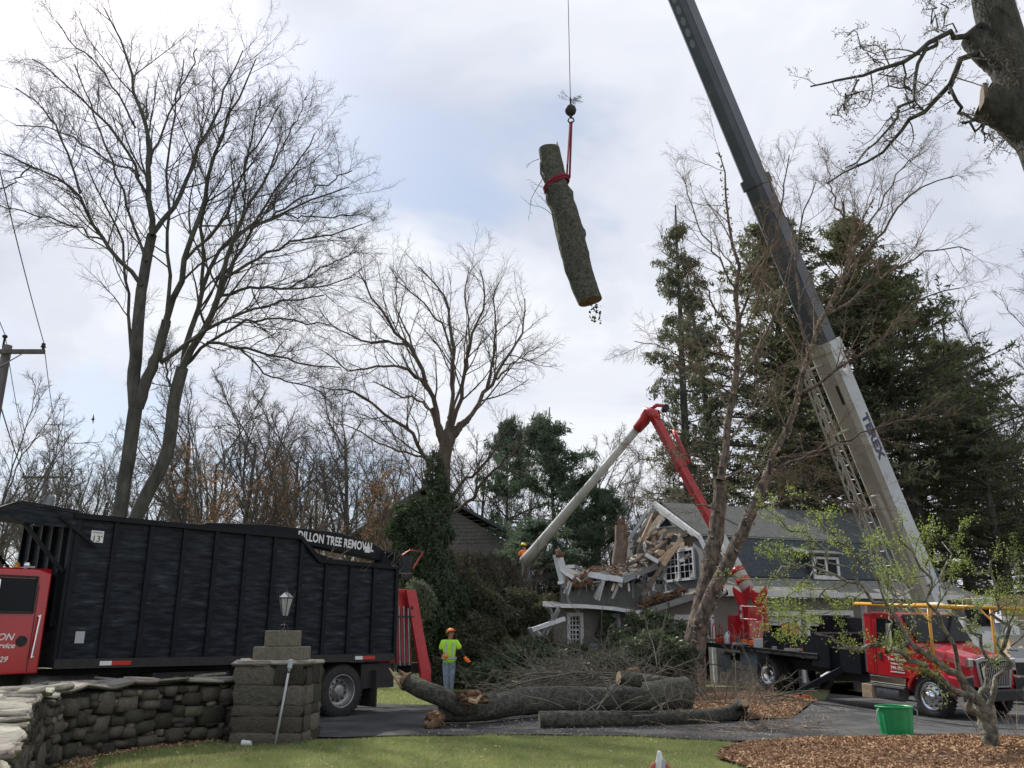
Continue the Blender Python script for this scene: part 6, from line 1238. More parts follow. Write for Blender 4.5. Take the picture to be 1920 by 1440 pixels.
# hood, fenders, grille
def hsec(x, w_, zt, zb): return [(x, -w_, zb), (x, -w_, zt - .28), (x, -w_ + .10, zt - .08), (x, -w_ * .45, zt), (x, w_ * .45, zt), (x, w_ - .10, zt - .08), (x, w_, zt - .28), (x, w_, zb)]
hull('hood', m_red, bt, [hsec(xw - .02, .98, 1.74, 1.0), hsec(WBs + .2, .88, 1.66, 1.0), hsec(xh - .1, .78, 1.54, .85), hsec(xh, .74, 1.48, .8)], bevel=.03)
for s_ in (-1, 1):
    A = [(WBs + .72 * math.cos(a), .50 + .66 * math.sin(a)) for a in [R(x) for x in range(8, 173, 15)]]; Bq = [(WBs + .62 * math.cos(a), .50 + .58 * math.sin(a)) for a in [R(x) for x in range(172, 7, -15)]]
    MB().prism(A + Bq, s_ * .62, s_ * 1.17, ax='y').build('fender', m_red, bevel=.02, **BW)
    hull('fender_front', m_red, bt, [[(WBs + .55, s_ * y, .70), (WBs + .50, s_ * y, 1.04), (xh - .08, s_ * y * .97, 1.0), (xh - .02, s_ * y * .97, .72)] for y in (.66, 1.14)], bevel=.03)
    MB().slab([(xh - .02, s_*.72, 1.02), (xh - .01, s_*1.08, .98), (xh + .01, s_*1.08, .76), (xh + .02, s_*.72, .74)], .03 * s_).build('headlight', m_glass, **BW)
    MB().bar((xh, s_*.70, 1.06), (xh, s_*1.10, 1.02), .05, .04).build('light_trim', m_chr, **BW)
    MB().box((xh - .02, s_ * .74, 1.36), (.09, .17, .22)).build('marker_lamp', m_chr, bevel=.03, **BW)
gp_ = [(-.64, 1.44), (-.40, 1.50), (-.12, 1.48), (0, 1.40), (.12, 1.48), (.40, 1.50), (.64, 1.44), (.52, .78), (-.52, .78)]
MB().prism([(a, b) for a, b in gp_], xh - .02, xh + .07, ax='x').build('grille_surround', m_chr, bevel=.015, **BW)
MB().prism([(-.54, 1.36), (-.36, 1.41), (-.12, 1.38), (0, 1.28), (.12, 1.38), (.36, 1.41), (.54, 1.36), (.44, .84), (-.44, .84)], xh + .07, xh + .075, ax='x').build('grille_opening', m_dark, **BW)
for k in range(15):
    u = -.5 + k / 14; zt = 1.37 - (.09 if abs(u) < .08 else 0) - .02 * abs(u); MB().bar((xh + .09, u * 1.0, zt), (xh + .09, u * .82, .86), .026, .03, up=(1, 0, 0)).build('grille_bar', m_chr, **BW)
MB().lathe([(0, 0), (.05, 0), (.04, .02), (0, .025)], o=(xh + .075, 0, 1.44), ax='x', n=6).build('grille_emblem', m_chr, **BW)
MB().box((xh + .12, 0, .62), (.22, 2.25, .26)).build('bumper', m_frame, bevel=.03, **BW)
# steps, tank
MB().box((xb + .62, -yw + .05, .76), (1.15, .12, .17)).build('step_skirt', m_chr, bevel=.01, **BW)
MB().box((xb + .62, -yw + .0, .62), (1.2, .22, .05)).build('step', m_steel, **BW)
MB().box((xb + .05, -yw + .04, .44), (.34, .38, .34)).build('battery_box', m_board, bevel=.01, **BW)
MB().tube([(xb + .25, -yw + .12, .45), (xb + 1.0, -yw + .12, .45)], .19, 18).build('fuel_tank', m_steel, **BW)
MB().tube([(xb - .14, -yw + .15, .9), (xb - .14, -yw + .15, 2.7)], .075, 12).build('exhaust_stack', m_steel, **BW)
MB().tube([(WBs - .9, -1.4, 2.2), (WBs - .9, -1.4, 1.65)], .075, 8).build('mirror', m_chr, **BW)
for t_, z, s_ in (('Dillon', 1.42, .13), ('Tree Service', 1.30, .115), ('Holliston, Mass.', 1.19, .06), ('799-7925', 1.08, .115), ('www.dillontree.com', .99, .055)):
    letters('lettering', t_, s_, m_letw, bt, frame((xb + .98, -yw - .012, z), (1, 0, 0), (0, 0, 1)), extrude=.002, bold=.002)
# yellow rail
yr = 2.66
for y in (-1.12, 1.12):
    MB().tube([(xb - .3, y, yr), (xh + .25, y, yr - .02)], .045, 10).build('yellow_rail', m_yel, smooth=True, **BW)
    MB().tube([(WBs + .12, y, yr), (WBs + .17, y, .95)], .035, 8).build('rail_post', m_yel, smooth=True, **BW)
    for dx in (-.32, .14): MB().bar((WBs + .12 + dx, y, yr - .05), (WBs + .13, y, yr - .34), .05, .03).build('rail_brace', m_yel, **BW)
MB().tube([(xh + .2, -1.12, yr - .02), (xh + .2, 1.12, yr - .02)], .04, 10).build('yellow_rail', m_yel, smooth=True, **BW)
# turret
BI = BM.inverted(); pv = BI @ P(1403, 1112, 29.7); pv.y = 0; tb_ = Vector((pv.x, 0, 1.22))
tx = tb_.x
MB().lathe([(0, 0), (.42, 0), (.42, .14), (.36, .2), (0, .2)], o=tb_, n=24).build('turntable', m_red, **BW)
hull('turret', m_red, bt, [[(tx - a, -.30, z), (tx - a, .30, z), (tx + b, .30, z), (tx + b, -.30, z)] for z, a, b in ((1.42, .38, .30), (1.9, .34, .22), (2.0, .10, .2), (pv.z - .45, .02, .24))], bevel=.02)
MB().box((tx - .42, -.38, 1.78), (.34, .28, .72)).build('control_box', m_red, bevel=.015, **BW)
for y in (-.34, .34):
    MB().slab([(tx - .50, y, pv.z + .20), (tx - .12, y, pv.z + .02), (tx + .08, y, pv.z + .02), (tx + .40, y, pv.z + .26), (tx + .42, y, pv.z + .02), (tx + .16, y, pv.z - .42), (tx - .22, y, pv.z - .42), (tx - .46, y, pv.z - .02)][::-1], .05).build('pivot_plate', m_red, **BW)
    MB().bar((tx - .16, y, 2.0), (tx - .16, y, pv.z - .3), .05, .07).build('turret_post', m_red, **BW)
for z in (2.12, 2.40): MB().box((tx - .05, -.345, z), (.17, .01, .17)).build('decal', m_letw, **BW)
MB().tube([(tx + .85, -.1, 1.3), (tx + .85, -.1, 2.75)], .10, 12).build('boom_rest', m_red, **BW)
MB().tube([(tx + 2.5, -.4, 1.25), (tx + 2.5, -.4, 2.0)], .13, 12).build('red_drum', m_org, **BW)
MB().tube([(tx + 2.1, -.4, 1.25), (tx + 2.1, -.4, 2.0)], .10, 12).build('red_drum', m_org, **BW)
for x in (.45, .75, 1.15): MB().tube([(tx + x, -.7, 1.25), (tx + x, -.7, 2.45)], .022, 6).build('rail', m_redd, **BW)
for z in (2.05, 2.45): MB().tube([(tx + .45, -.7, z), (tx + 1.15, -.7, z)], .022, 6).build('rail', m_redd, **BW)
for k, x in enumerate((-2.95, -2.6, -2.0, -1.5)): MB().tube([(x, -.9, 1.22), (x, -.9, 1.75), (x + .08, -.9, 1.86), (x + .16, -.9, 1.75), (x + .16, -.9, 1.22)], .018, 6).build('hoop', m_redd, **BW)
# booms (world coordinates)
pw = BM @ pv; el = P(1228, 785, 32.5); d1 = (el - pw); j1 = pw + d1 * .34
nrm = Vector((0, -1, 0)); 
def tboom(name, a, b, w0, w1, m, sides=14):
    MB().tube([a, b], [w0, w1], sides).build(name, m, bt, smooth=True)
tboom('lower_boom_insulator', pw + d1 * .02, pw + d1 * .335, .24, .23, m_gelc)
for f in (.05, .10, .30): tboom('red_band', pw + d1 * f, pw + d1 * (f + .022), .255, .25, m_red)
MB().bar(pw + d1 * .33, el, .26, .34, up=(.2, -1, .2)).build('lower_boom', m_redd, bt, bevel=.02)
MB().bar(pw + d1 * .68, pw + d1 * .72, .32, .42, up=(.2, -1, .2)).build('boom_collar', m_redd, bt, bevel=.02)
off = Vector((.42, 0, .14)); MB().tube([pw + d1 * .70 + off * .7, pw + d1 * .90 + off * 1.0], .085, 12).build('lift_cylinder', m_redd, bt, smooth=True)
MB().tube([pw + d1 * .90 + off, el + Vector((.40, 0, .30))], .045, 10).build('cylinder_rod', m_chr, bt, smooth=True)
ub0, ub1 = P(1213, 783, 32.7), P(984, 1053, 37.5); ud = (ub1 - ub0)
MB().tube([el + Vector((.02, 0, -.1)), el + Vector((.0, 0, .18)), ub0 + Vector((.05, 0, .22)), ub0 + ud * .02, ub0 + ud * .075], [.2, .24, .26, .23, .20], 14).build('elbow', m_red, bt, smooth=True)
MB().tube([ub0 + Vector((.0, 0, .25)), el + Vector((.1, 0, .55)), el + Vector((.42, 0, .52)), el + Vector((.42, 0, .28))], [.09, .08, .08, .07], 8).build('elbow_link', m_red, bt, smooth=True)
MB().lathe([(0, -.2), (.13, -.2), (.13, .2), (0, .2)], o=el + Vector((.42, 0, .4)), ax='y', n=14).lathe([(0, -.22), (.1, -.22), (.1, .22), (0, .22)], o=el + Vector((.1, 0, -.15)), ax='y', n=14).build('elbow_pin', m_frame, bt, kind='stuff')
MB().tube([ub0 + ud * .07, ub0 + ud * .5, ub0 + ud * .92, ub1], [.155, .175, .225, .27], 20).build('upper_boom', m_gelc, bt, smooth=True)
bkt = P(1000, 1070, 38.0)
hull('bucket', m_bucket, bt, [[(bkt.x + sx_ * a, bkt.y + sy_ * a, bkt.z + z) for sx_, sy_ in ((-1, -1), (1, -1), (1, 1), (-1, 1))] for z, a in ((-.62, .36), (-.5, .38), (.42, .44), (.44, .48), (.50, .48))], bevel=.03)
for o_ in [bt.children[-1]]: o_.matrix_parent_inverse = WM[bt].inverted()
MB().tube([bkt + Vector((-.42, -.3, -.35)), ub1 + Vector((.1, 0, -.05)), ub1 - ud * .02], [.07, .10, .12], 8).build('bucket_pivot', m_rot, bt, smooth=True)
MB().box(bkt + Vector((.25, -.46, -.05)), (.2, .03, .12)).build('bucket_latch', m_frame, bt)
# gear on the deck
def on_deck(x, y, z=1.225): return BM @ Vector(((x + 2.35) * 1.28 - 3.0, y, z))
def chainsaw(x, y, rz, lab):
    p = on_deck(x, y); t = thing('chainsaw', lab, 'chainsaw', Mx=Matrix.Translation(p) @ Matrix.Rotation(rz, 4, 'Z'), group='chainsaws on the bucket truck deck')
    MB().box((0, 0, .10), (.32, .20, .18)).build('motor_housing', m_org, t, world=False, bevel=.03)
    MB().box((.12, 0, .20), (.12, .16, .06)).build('filter_cover', m_frame, t, world=False, bevel=.015)
    MB().tube([(-.15, 0, .10), (-.30, 0, .12), (-.30, 0, .2), (-.12, 0, .24), (.1, 0, .25), (.16, .1, .12)], .018, 6).build('handle', m_frame, t, world=False, smooth=True)
    MB().box((.40, .06, .09), (.52, .012, .08)).build('guide_bar', m_steel, t, world=False, bevel=.004); return t
for x, y, rz, lab in ((-2.1, -.75, 2.6, 'orange chainsaw nearest the rear end of the truck deck'), (-1.05, -.85, .3, 'orange chainsaw lying before the red control box'), (-.78, -.8, 2.9, 'orange chainsaw touching the left of the white carton'), (.08, -.98, .5, 'orange chainsaw right of the brown carton'), (.85, -1.22, .2, 'orange chainsaw at the foot of the black side box'), (1.28, -1.2, 2.9, 'orange chainsaw at the front end of the deck edge')): chainsaw(x, max(y, -1.0), rz, lab)
for x, y, sz, m_, lab in ((-.38, -.92, (.34, .30, .27), m_card, 'small white carton between the chainsaws on the deck'), (-.12, -.62, (.46, .34, .30), m_kraft, 'open brown carton behind the white carton'), (-1.3, -.6, (.5, .3, .12), m_bucket, 'flat grey case lying before the red turret'), (.45, -1.1, (.5, .1, .10), m_steel, 'grey toolbox tray on the deck edge')):
    p = on_deck(x, y); t = thing('carton' if m_ in (m_card, m_kraft) else 'tool_case', lab, 'box', Mx=Matrix.Translation(p) @ Matrix.Rotation(-.9, 4, 'Z'))
    MB().box((0, 0, sz[2] / 2), sz).build('box_body', m_, t, world=False, bevel=.008); MB().box((0, 0, sz[2] + .006), (sz[0] * .96, .05, .006)).build('tape', m_letg, t, world=False)
for x, y, m_, lab in ((-1.75, -.85, m_white, 'white fuel jug standing at the rear of the deck'), (-1.58, -.75, m_redd, 'dark red fuel can beside the white jug')):
    p = on_deck(x, y); t = thing('fuel_can', lab, 'can', Mx=Matrix.Translation(p))
    MB().lathe([(0, 0), (.10, 0), (.105, .02), (.105, .26), (.05, .32), (.035, .34), (.035, .38), (0, .38)], n=16).build('can_body', m_, t, world=False, smooth=True); MB().tube([(.0, 0, .36), (.06, 0, .40), (.10, 0, .34), (.10, 0, .24)], .012, 6).build('handle', m_, t, world=False)

# ================================================================== crane
foot = P(1748, 1142, 32.0); tipc = Vector((1.86, 23.5, 34.9)); bd_ = (tipc - foot); BL = bd_.length; ba = bd_.normalized()
hdir = Vector((ba.x, ba.y, 0)).normalized(); sn_ = Vector((-hdir.y, hdir.x, 0)); up_ = ba.cross(sn_).normalized()
if sn_.y > 0: sn_ = -sn_
up_ = sn_.cross(ba).normalized(); up_ = up_ if up_.z > 0 else -up_
CM = Matrix.Translation((foot.x + 1.2, foot.y + .6, terr(15, 32)))
cr = thing('mobile_crane', 'cream and white mobile crane with long dark telescopic boom rising past the hemlocks', 'crane', Mx=CM)
def bsect(name, f0, f1, w_, h_, m1, m2, cut=.14):
    """eight sided box section: lit side and shaded belly put into the colours"""
    A = []
    for f in (f0, f1):
        c = foot + bd_ * f; A.append([c + sn_ * a + up_ * b for a, b in ((-w_/2, -h_/2 + cut), (-w_/2 + cut, -h_/2), (w_/2 - cut, -h_/2), (w_/2, -h_/2 + cut), (w_/2, h_/2 - cut), (w_/2 - cut, h_/2), (-w_/2 + cut, h_/2), (-w_/2, h_/2 - cut))])
    mb = MB(); mb.v = A[0] + A[1]; mb.f = [tuple(range(8)), tuple(range(15, 7, -1))] + [(j, (j+1) % 8, 8 + (j+1) % 8, 8 + j) for j in range(8)]
    o = mb.build(name, m1, cr)
    c0, c1 = foot + bd_ * f0, foot + bd_ * f1
    MB().slab([c0 + sn_*(w_/2 + .004) + up_*(-h_/2 + cut + .02), c1 + sn_*(w_/2 + .004) + up_*(-h_/2 + cut + .02), c1 + sn_*(w_/2 + .004) + up_*(h_/2 - cut), c0 + sn_*(w_/2 + .004) + up_*(h_/2 - cut)], .012).build('side_plate', m2, cr)
    return o
fb = .285
bsect('boom_base_section', -.03, fb, .86, .98, m_tan, m_crw)  # belly coloured as shaded, side plate as lit
bsect('boom_collar', fb - .006, fb + .004, .98, 1.11, m_tan, m_crw)
bsect('boom_section', fb, .47, .76, .85, m_navy, m_navy); bsect('boom_collar', .462, .472, .86, .96, m_navy, m_navy)
bsect('boom_section', .47, .70, .69, .78, m_navy, m_navy); bsect('boom_collar', .693, .703, .75, .84, m_navy, m_navy)
bsect('boom_section', .70, .985, .58, .66, m_navy, m_navy)
MB().box(tipc, (.5, .6, .8)).build('boom_head', m_navy, cr, bevel=.05)
MB().lathe([(0, -.08), (.34, -.08), (.30, 0), (.34, .08), (0, .08)], o=tipc + Vector((0, 0, .2)), ax='y', n=24).build('sheave', m_frame, cr)
# holes along the upper section belly edge
for k in range(7):
    c = foot + bd_ * (.622 + k * .0125) - up_ * .385 + sn_ * .02; MB().lathe([(0, -.01), (.11, -.01), (.11, .01), (0, .01)], o=(0, 0, 0), ax='z', n=14).build('lightening_hole', mat('pale_hole', (.16, .18, .22), rough=.6), None)
    o = bpy.data.objects[-1] if False else [q for q in COL.objects][-1]; o.parent = cr; o.matrix_local = CM.inverted() @ frame(c, ba, sn_)
    o.matrix_local = CM.inverted() @ (frame(c, ba, sn_) @ Matrix.Diagonal((1.5, 1, 1, 1)))
def on_side(f, u, off=.02): return foot + bd_ * f + sn_ * (.43 + off) + up_ * u
ax_dn = -ba
letters('lettering', 'TEREX', .52, m_letn, cr, frame(on_side(.185, .02), ax_dn, up_), extrude=.006, local=False, bold=.03, spacing=1.15)
m = MB().slab([on_side(.262 + a * .004, b * .14, .02) for a, b in ((-2, -1), (2, -1), (2.6, 0), (2, 1), (-2, 1), (-2.6, 0))], .01); m.build('emblem_plate', m_letw, cr)
letters('emblem', 'D', .36, m_sling, cr, frame(on_side(.262, 0, .035), ax_dn, up_), extrude=.004, local=False, bold=.01)
MB().bar(foot + bd_ * .225 - up_ * .50 - sn_ * (-.2), foot + bd_ * .245 - up_ * .50 + sn_ * .2, .10, .02, up=-up_).build('slot', m_dark, cr)
# stowed lattice jib
jo = -up_ * 1.35 - sn_ * .25
for u, v in ((0, 0), (.45, .0), (0, .42), (.45, .42)):
    a = foot + bd_ * .0 + jo - up_ * (v - .2) - sn_ * (u - .2); b = foot + bd_ * .275 + jo * .9 - up_ * (v - .2) * .5 - sn_ * (u - .2) * .5; MB().tube([a, b], .038, 6).build('jib_chord', m_tan, cr)
for k in range(18):
    f = .275 * k / 18; f2 = .275 * (k + 1) / 18; s1 = 1 - .5 * k / 18; s2 = 1 - .5 * (k + 1) / 18; e1 = jo * (1 - .1 * k / 18); e2 = jo * (1 - .1 * (k+1) / 18)
    q = lambda f, e, s, u, v: foot + bd_ * f + e - up_ * (v - .2) * s - sn_ * (u - .2) * s
    MB().tube([q(f, e1, s1, 0, 0), q(f2, e2, s2, 0, .42)], .02, 5).tube([q(f, e1, s1, .45, .42), q(f2, e2, s2, .45, 0)], .02, 5).tube([q(f, e1, s1, 0, .42), q(f2, e2, s2, .45, .42)], .02, 5).tube([q(f2, e2, s2, 0, 0), q(f2, e2, s2, .45, 0)], .02, 5).build('jib_lacing', m_tan, cr)
for f in (.03, .12, .20, .27): MB().tube([foot + bd_ * f - up_ * .5, foot + bd_ * f + jo * .9], .05, 6).build('jib_bracket', m_tan, cr)
MB().tube([foot - hdir * .2 + Vector((0, 0, -.9)), foot + bd_ * .13 - up_ * .55], .17, 14).build('lift_cylinder', m_tan, cr)
# superstructure and carrier
CWd = dict(world=False, parent=cr)
MB().box((-1.2, -.6, 1.55), (2.6, 2.4, .9)).build('turntable_deck', m_tan, bevel=.04, **CWd)
MB().box((1.3, .3, 1.9), (2.2, 2.3, 1.2)).build('counterweight', m_tan, bevel=.06, **CWd)
MB().box((1.2, -.8, 1.0), (9.5, 2.4, .45)).build('carrier_deck', m_crw, bevel=.03, **CWd)
for x in (-2.6, -1.2, 3.4, 4.8): wheel(cr, (x, -1.85, .6), .6, .4, -1, m_steel, dual=True)
lattM = P(1748, 1133, 29.5)
cl = CM.inverted() @ P(1752, 1140, 30.6)
MB().lathe([(0, .30), (.25, .28), (.45, .18), (.55, 0), (0, 0)], o=cl + Vector((0, 0, -.1)), n=20).build('cab_dome', m_white, smooth=True, **CWd)
c2 = CM.inverted() @ P(1842, 1165, 29.5)
MB().box(c2 + Vector((0, .5, -.62)), (1.25, 1.0, 1.5)).build('operator_cab', m_crw, bevel=.06, **CWd)
MB().box(c2 + Vector((-.1, -.02, .12)), (.85, .06, .55)).build('cab_window', m_glass, bevel=.01, **CWd)
MB().prism([(c2.x - .55, c2.z - 1.2), (c2.x + .1, c2.z - 1.2), (c2.x + .45, c2.z - .35), (c2.x + .05, c2.z - .3), (c2.x - .5, c2.z - .5)], c2.y - .04, c2.y - .01, ax='y').build('vent_panel', m_white, **CWd)
for dx, w_ in ((-.25, 1.0), (.12, .55)):
    q = c2 + Vector((dx, -.35, .72)); MB().tube([q + Vector((-w_/2, 0, -.5)), q + Vector((-w_/2, 0, -.08)), q + Vector((-w_/2 + .08, 0, 0)), q + Vector((w_/2 - .08, 0, 0)), q + Vector((w_/2, 0, -.08)), q + Vector((w_/2, 0, -.5))], .028, 6).build('mirror_frame', m_chr, smooth=True, **CWd)
MB().box(c2 + Vector((.36, -.3, .18)), (.26, .05, .5)).build('mirror', m_mirr, bevel=.02, **CWd)
MB().box(c2 + Vector((.80, 0, -.15)), (.5, .5, .6)).build('side_panel', m_white, bevel=.02, **CWd)
# hoist line, ball, sling, log
hk = P(1069, 207, 23.5); hb = Vector((1.86, 23.5, hk.z))
rp = thing('hoist_line', 'thin steel hoist cable with black ball and hook hanging from the crane tip', 'crane hook', hb)
MB().tube([tipc + Vector((-.0, 0, -.2)), hb + Vector((0, 0, .2))], .014, 6).build('cable', m_wire, rp)
MB().lathe([(0, -.19), (.09, -.17), (.16, -.09), (.185, 0), (.16, .10), (.09, .17), (.04, .2), (.035, .42), (.02, .5), (0, .5)], o=hb, n=20).build('ball', m_frame, rp, smooth=True)
MB().tube([hb + Vector((0, 0, -.17)), hb + Vector((0, 0, -.27))], .05, 8).build('swivel', m_frame, rp)
MB().tube([hb + Vector((.0, 0, -.26)), hb + Vector((.08, 0, -.30)), hb + Vector((.10, 0, -.38)), hb + Vector((.04, 0, -.45)), hb + Vector((-.05, 0, -.44)), hb + Vector((-.09, 0, -.37)), hb + Vector((-.06, 0, -.30))], .024, 8).build('hook', m_frame, rp, smooth=True)
S = np.repeat(np.array([[hb.x, hb.y, hb.z + .36]]), 9, 0) + rng.normal(0, .03, (9, 3)); D = rng.normal(0, 1, (9, 3)) * (1, .6, .35) + (0, 0, .15)
sp_ = thing('evergreen_sprig', 'small evergreen sprig caught on the hoist cable above the ball', 'sprig', hb + Vector((0, 0, .4))); a_ = grow(S, D, np.full(9, .36), np.full(9, .006), 5, .1, 0, rng)
link('twigs', mesh_np('twigs', *tubes([a_], 3)), m_twig, sp_); q = np.repeat(a_[0][:, 2:].reshape(-1, 3), 9, 0) + rng.normal(0, .03, (9 * 9 * 4, 3)); link('needles', mesh_np('needles', *leafs(q, .04, .12, rng)), m_yew, sp_, kind='stuff')
def log(name, label, cat, pts, radii, m, seed, cuts=(1, 1), knots=0, lump=.05, group=None, sides=22, K=40, at=None):
    rg = np.random.default_rng(seed); A = np.array([tuple(p) for p in pts]); s = np.r_[0, np.cumsum(np.linalg.norm(np.diff(A, axis=0), axis=1))]; tt = np.linspace(0, s[-1], K)
    Q_ = np.stack([np.interp(tt, s, A[:, c]) for c in range(3)], 1)
    for _ in range(3): Q_[1:-1] = .25*Q_[:-2] + .5*Q_[1:-1] + .25*Q_[2:]
    Rr = np.interp(tt, s, radii); T = np.gradient(Q_, axis=0); T /= np.linalg.norm(T, axis=1, keepdims=True); a = np.cross(T, (0.3, .2, 1.)); a /= np.linalg.norm(a, axis=1, keepdims=True); b = np.cross(T, a)
    an = np.arange(sides) * 2 * np.pi / sides; ph = rg.uniform(0, 6, 8)
    L_ = 1 + lump * (np.sin(an[None] * 2 + tt[:, None] * 1.3 + ph[0]) + .7 * np.sin(an[None] * 3 - tt[:, None] * 2.1 + ph[1]) + .5 * np.sin(an[None] * 5 + tt[:, None] * 4 + ph[2])) + rg.normal(0, .012, (K, sides))
    for _ in range(knots): kt, ka = rg.uniform(.1, .9) * s[-1], rg.uniform(0, 6.28); L_ += rg.uniform(.12, .25) * np.exp(-((tt[:, None] - kt) / .16) ** 2 - ((np.angle(np.exp(1j * (an[None] - ka)))) / .35) ** 2)
    Vv = Q_[:, None] + (a[:, None] * np.cos(an)[None, :, None] + b[:, None] * np.sin(an)[None, :, None]) * (Rr[:, None] * L_)[..., None]
    i = np.arange(K - 1)[:, None] * sides; j = np.arange(sides)[None]; j2 = (j + 1) % sides; Qd = np.stack([i + j, i + j2, i + sides + j2, i + sides + j], -1).reshape(-1, 4)
    t = thing(name, label, cat, at or tuple(pts[0]), group); link('bark', mesh_np('bark', Vv.reshape(-1, 3), Qd, True), m, t)
    for e, on in ((0, cuts[0]), (-1, cuts[1])):
        ring = Vv[e]; n_ = T[e] * (-1 if e == 0 else 1); mb = MB(); mb.v = [Vector(p + n_ * .004) for p in ring] + [Vector(p * .5 + Q_[e] * .5 + n_ * .008) for p in ring] + [Vector(Q_[e] + n_ * .01)]
        mb.f = [(k, (k+1) % sides, sides + (k+1) % sides, sides + k) for k in range(sides)] + [(sides + k, sides + (k+1) % sides, 2 * sides) for k in range(sides)]
        mb.build('cut_face', {1: m_cut, 2: m_rot, 3: MATS['grey_sawn_wood']}[on], t)
    return t, Q_, Rr
Yh = 23.5; lp_ = [P(1029, 280, Yh), P(1042, 340, Yh), P(1058, 395, Yh), P(1070, 450, Yh), P(1087, 510, Yh), P(1107, 565, Yh)]
hl_, Ql, Rl = log('hanging_log', 'mossy cut trunk section hanging in a red sling from the crane hook', 'log', lp_, [.325, .355, .42, .40, .37, .36], m_logb, 5, (3, 2), 7, .065)
# cut scar, vine, hanging ivy
c = Vector(Ql[16]) + Vector((-.05, -.36, 0)); MB().tube([c + Vector((-.13, -.02, -.15)), c + Vector((-.17, 0, .1)), c + Vector((-.02, -.04, .26)), c + Vector((.12, -.03, .12)), c + Vector((.1, -.03, -.14)), c + Vector((0, -.03, -.26)), c + Vector((-.13, -.02, -.15))], .05, 8).build('healed_wound', m_logb, hl_, smooth=True)
S = np.array([tuple(Vector(Ql[k]) + Vector((-.38, -.1, 0))) for k in (3, 8, 12, 14, 18, 22)]); D = np.array([(-.6, 0, -.4), (-.2, 0, -1), (-.4, 0, .9), (-.5, -.2, .6), (-.9, 0, .7), (-.4, 0, 1.2)])
a_ = grow(S, D, np.array([.5, 1.6, .9, .7, 1.3, 1.8]), np.full(6, .012), 9, .14, 0, rng, .3); p, d, L, r0 = kids(a_[0], a_[1], np.full(6, .8), 4, .3, 1, 20, 50, .4, rng); b_2 = grow(p, d, L, np.maximum(r0, .005), 4, .12, 0, rng)
link('side_twigs', mesh_np('side_twigs', *tubes([a_, b_2], 4)), m_twig, hl_, kind='stuff')
MB().tube([Vector(Ql[4]) + Vector((-.36, -.1, 0)), Vector(Ql[7]) + Vector((-.42, -.12, 0)), Vector(Ql[11]) + Vector((-.34, -.2, 0)), Vector(Ql[13]) + Vector((-.25, -.3, 0))], .035, 7).build('vine', m_twig, hl_, smooth=True)
q = Vector(Ql[-1]); Pv = np.array([tuple(q + Vector((rng.uniform(-.05, .3), rng.uniform(-.3, .1), -rng.uniform(0, .7)))) for _ in range(46)]); link('ivy_leaves', mesh_np('ivy_leaves', *leafs(Pv, .05, .7, rng)), m_yew, hl_, kind='stuff')
MB().tube([q + Vector((.1, -.2, 0)), q + Vector((.16, -.2, -.35)), q + Vector((.08, -.15, -.7))], .008, 4).build('ivy_stem', m_twig, hl_)
MB().tube([Vector(Ql[0]) + Vector((.26, 0, .1)), Vector(Ql[0]) + Vector((.27, 0, .28))], [.05, .01], 5).build('splinter', m_cut, hl_)
sl = thing('lifting_sling', 'red webbing sling choked round the hanging log below the hook', 'sling', hb + Vector((0, 0, -.4)))
kc = 9; cc = Vector(Ql[kc]) + Vector((.0, 0, 0)); tg = (Vector(Ql[kc + 1]) - Vector(Ql[kc - 1])).normalized(); e1 = tg.orthogonal().normalized(); e2 = tg.cross(e1); tilt = Matrix.Rotation(R(-14), 3, 'Y')
ringp = [cc + tilt @ (e1 * math.cos(k * .2618) + e2 * math.sin(k * .2618)) * Rl[kc] * 1.13 for k in range(25)]
MB().tube(ringp, .055, 8, cap=False).build('choker', m_sling, sl, smooth=True)
MB().tube([p + tg * .09 for p in ringp], .035, 8, cap=False).build('choker', m_sling, sl, smooth=True)
rt = cc + Vector((.37, -.12, .08))
MB().bar(hb + Vector((-.02, 0, -.43)), rt + Vector((-.06, 0, 0)), .07, .02).build('webbing', m_sling, sl); MB().bar(hb + Vector((.02, -.04, -.43)), rt + Vector((.03, -.03, 0)), .07, .02).build('webbing', m_sling, sl)

# ================================================================== felled logs and brush
g3 = lambda px, py, h: Vector((G(px, py).x, G(px, py).y, terr(G(px, py).x, G(px, py).y) + h))
L1 = [g3(822, 1362, .23), g3(850, 1362, .26), g3(905, 1360, .29), g3(960, 1352, .34), g3(1040, 1346, .36), g3(1140, 1342, .33), g3(1220, 1338, .35), g3(1284, 1333, .37)]
t, QL, RL = log('felled_log', 'thickest mossy felled trunk with torn fork lying across the driveway', 'log', L1, [.17, .20, .22, .24, .26, .27, .31, .35], m_logb, 8, (2, 1), 4, .05)
fk = [Vector(QL[7]) + Vector((0, 0, .05)), P(860, 1322, 16.9), P(825, 1305, 17.0), P(790, 1292, 17.1), P(764, 1278, 17.2)]
sub = MB().tube(fk, [.21, .19, .18, .175, .165], 16); sub.build('fork_limb', m_logb, t, smooth=True)
d_ = (fk[-1] - fk[-2]).normalized(); MB().tube([fk[-1], fk[-1] + d_ * .10], [.185, .13], 12).build('cut_face', m_rot, t)
for k in range(7): MB().tube([fk[-1] + Vector((rr.uniform(-.08, .08), rr.uniform(-.1, .1), rr.uniform(-.12, .12))), fk[-1] + d_ * rr.uniform(.15, .36) + Vector((rr.uniform(-.1, .1), 0, rr.uniform(-.04, .16)))], [.06, .012], 5).build('splinter', m_rot if k % 2 else m_cut, t)
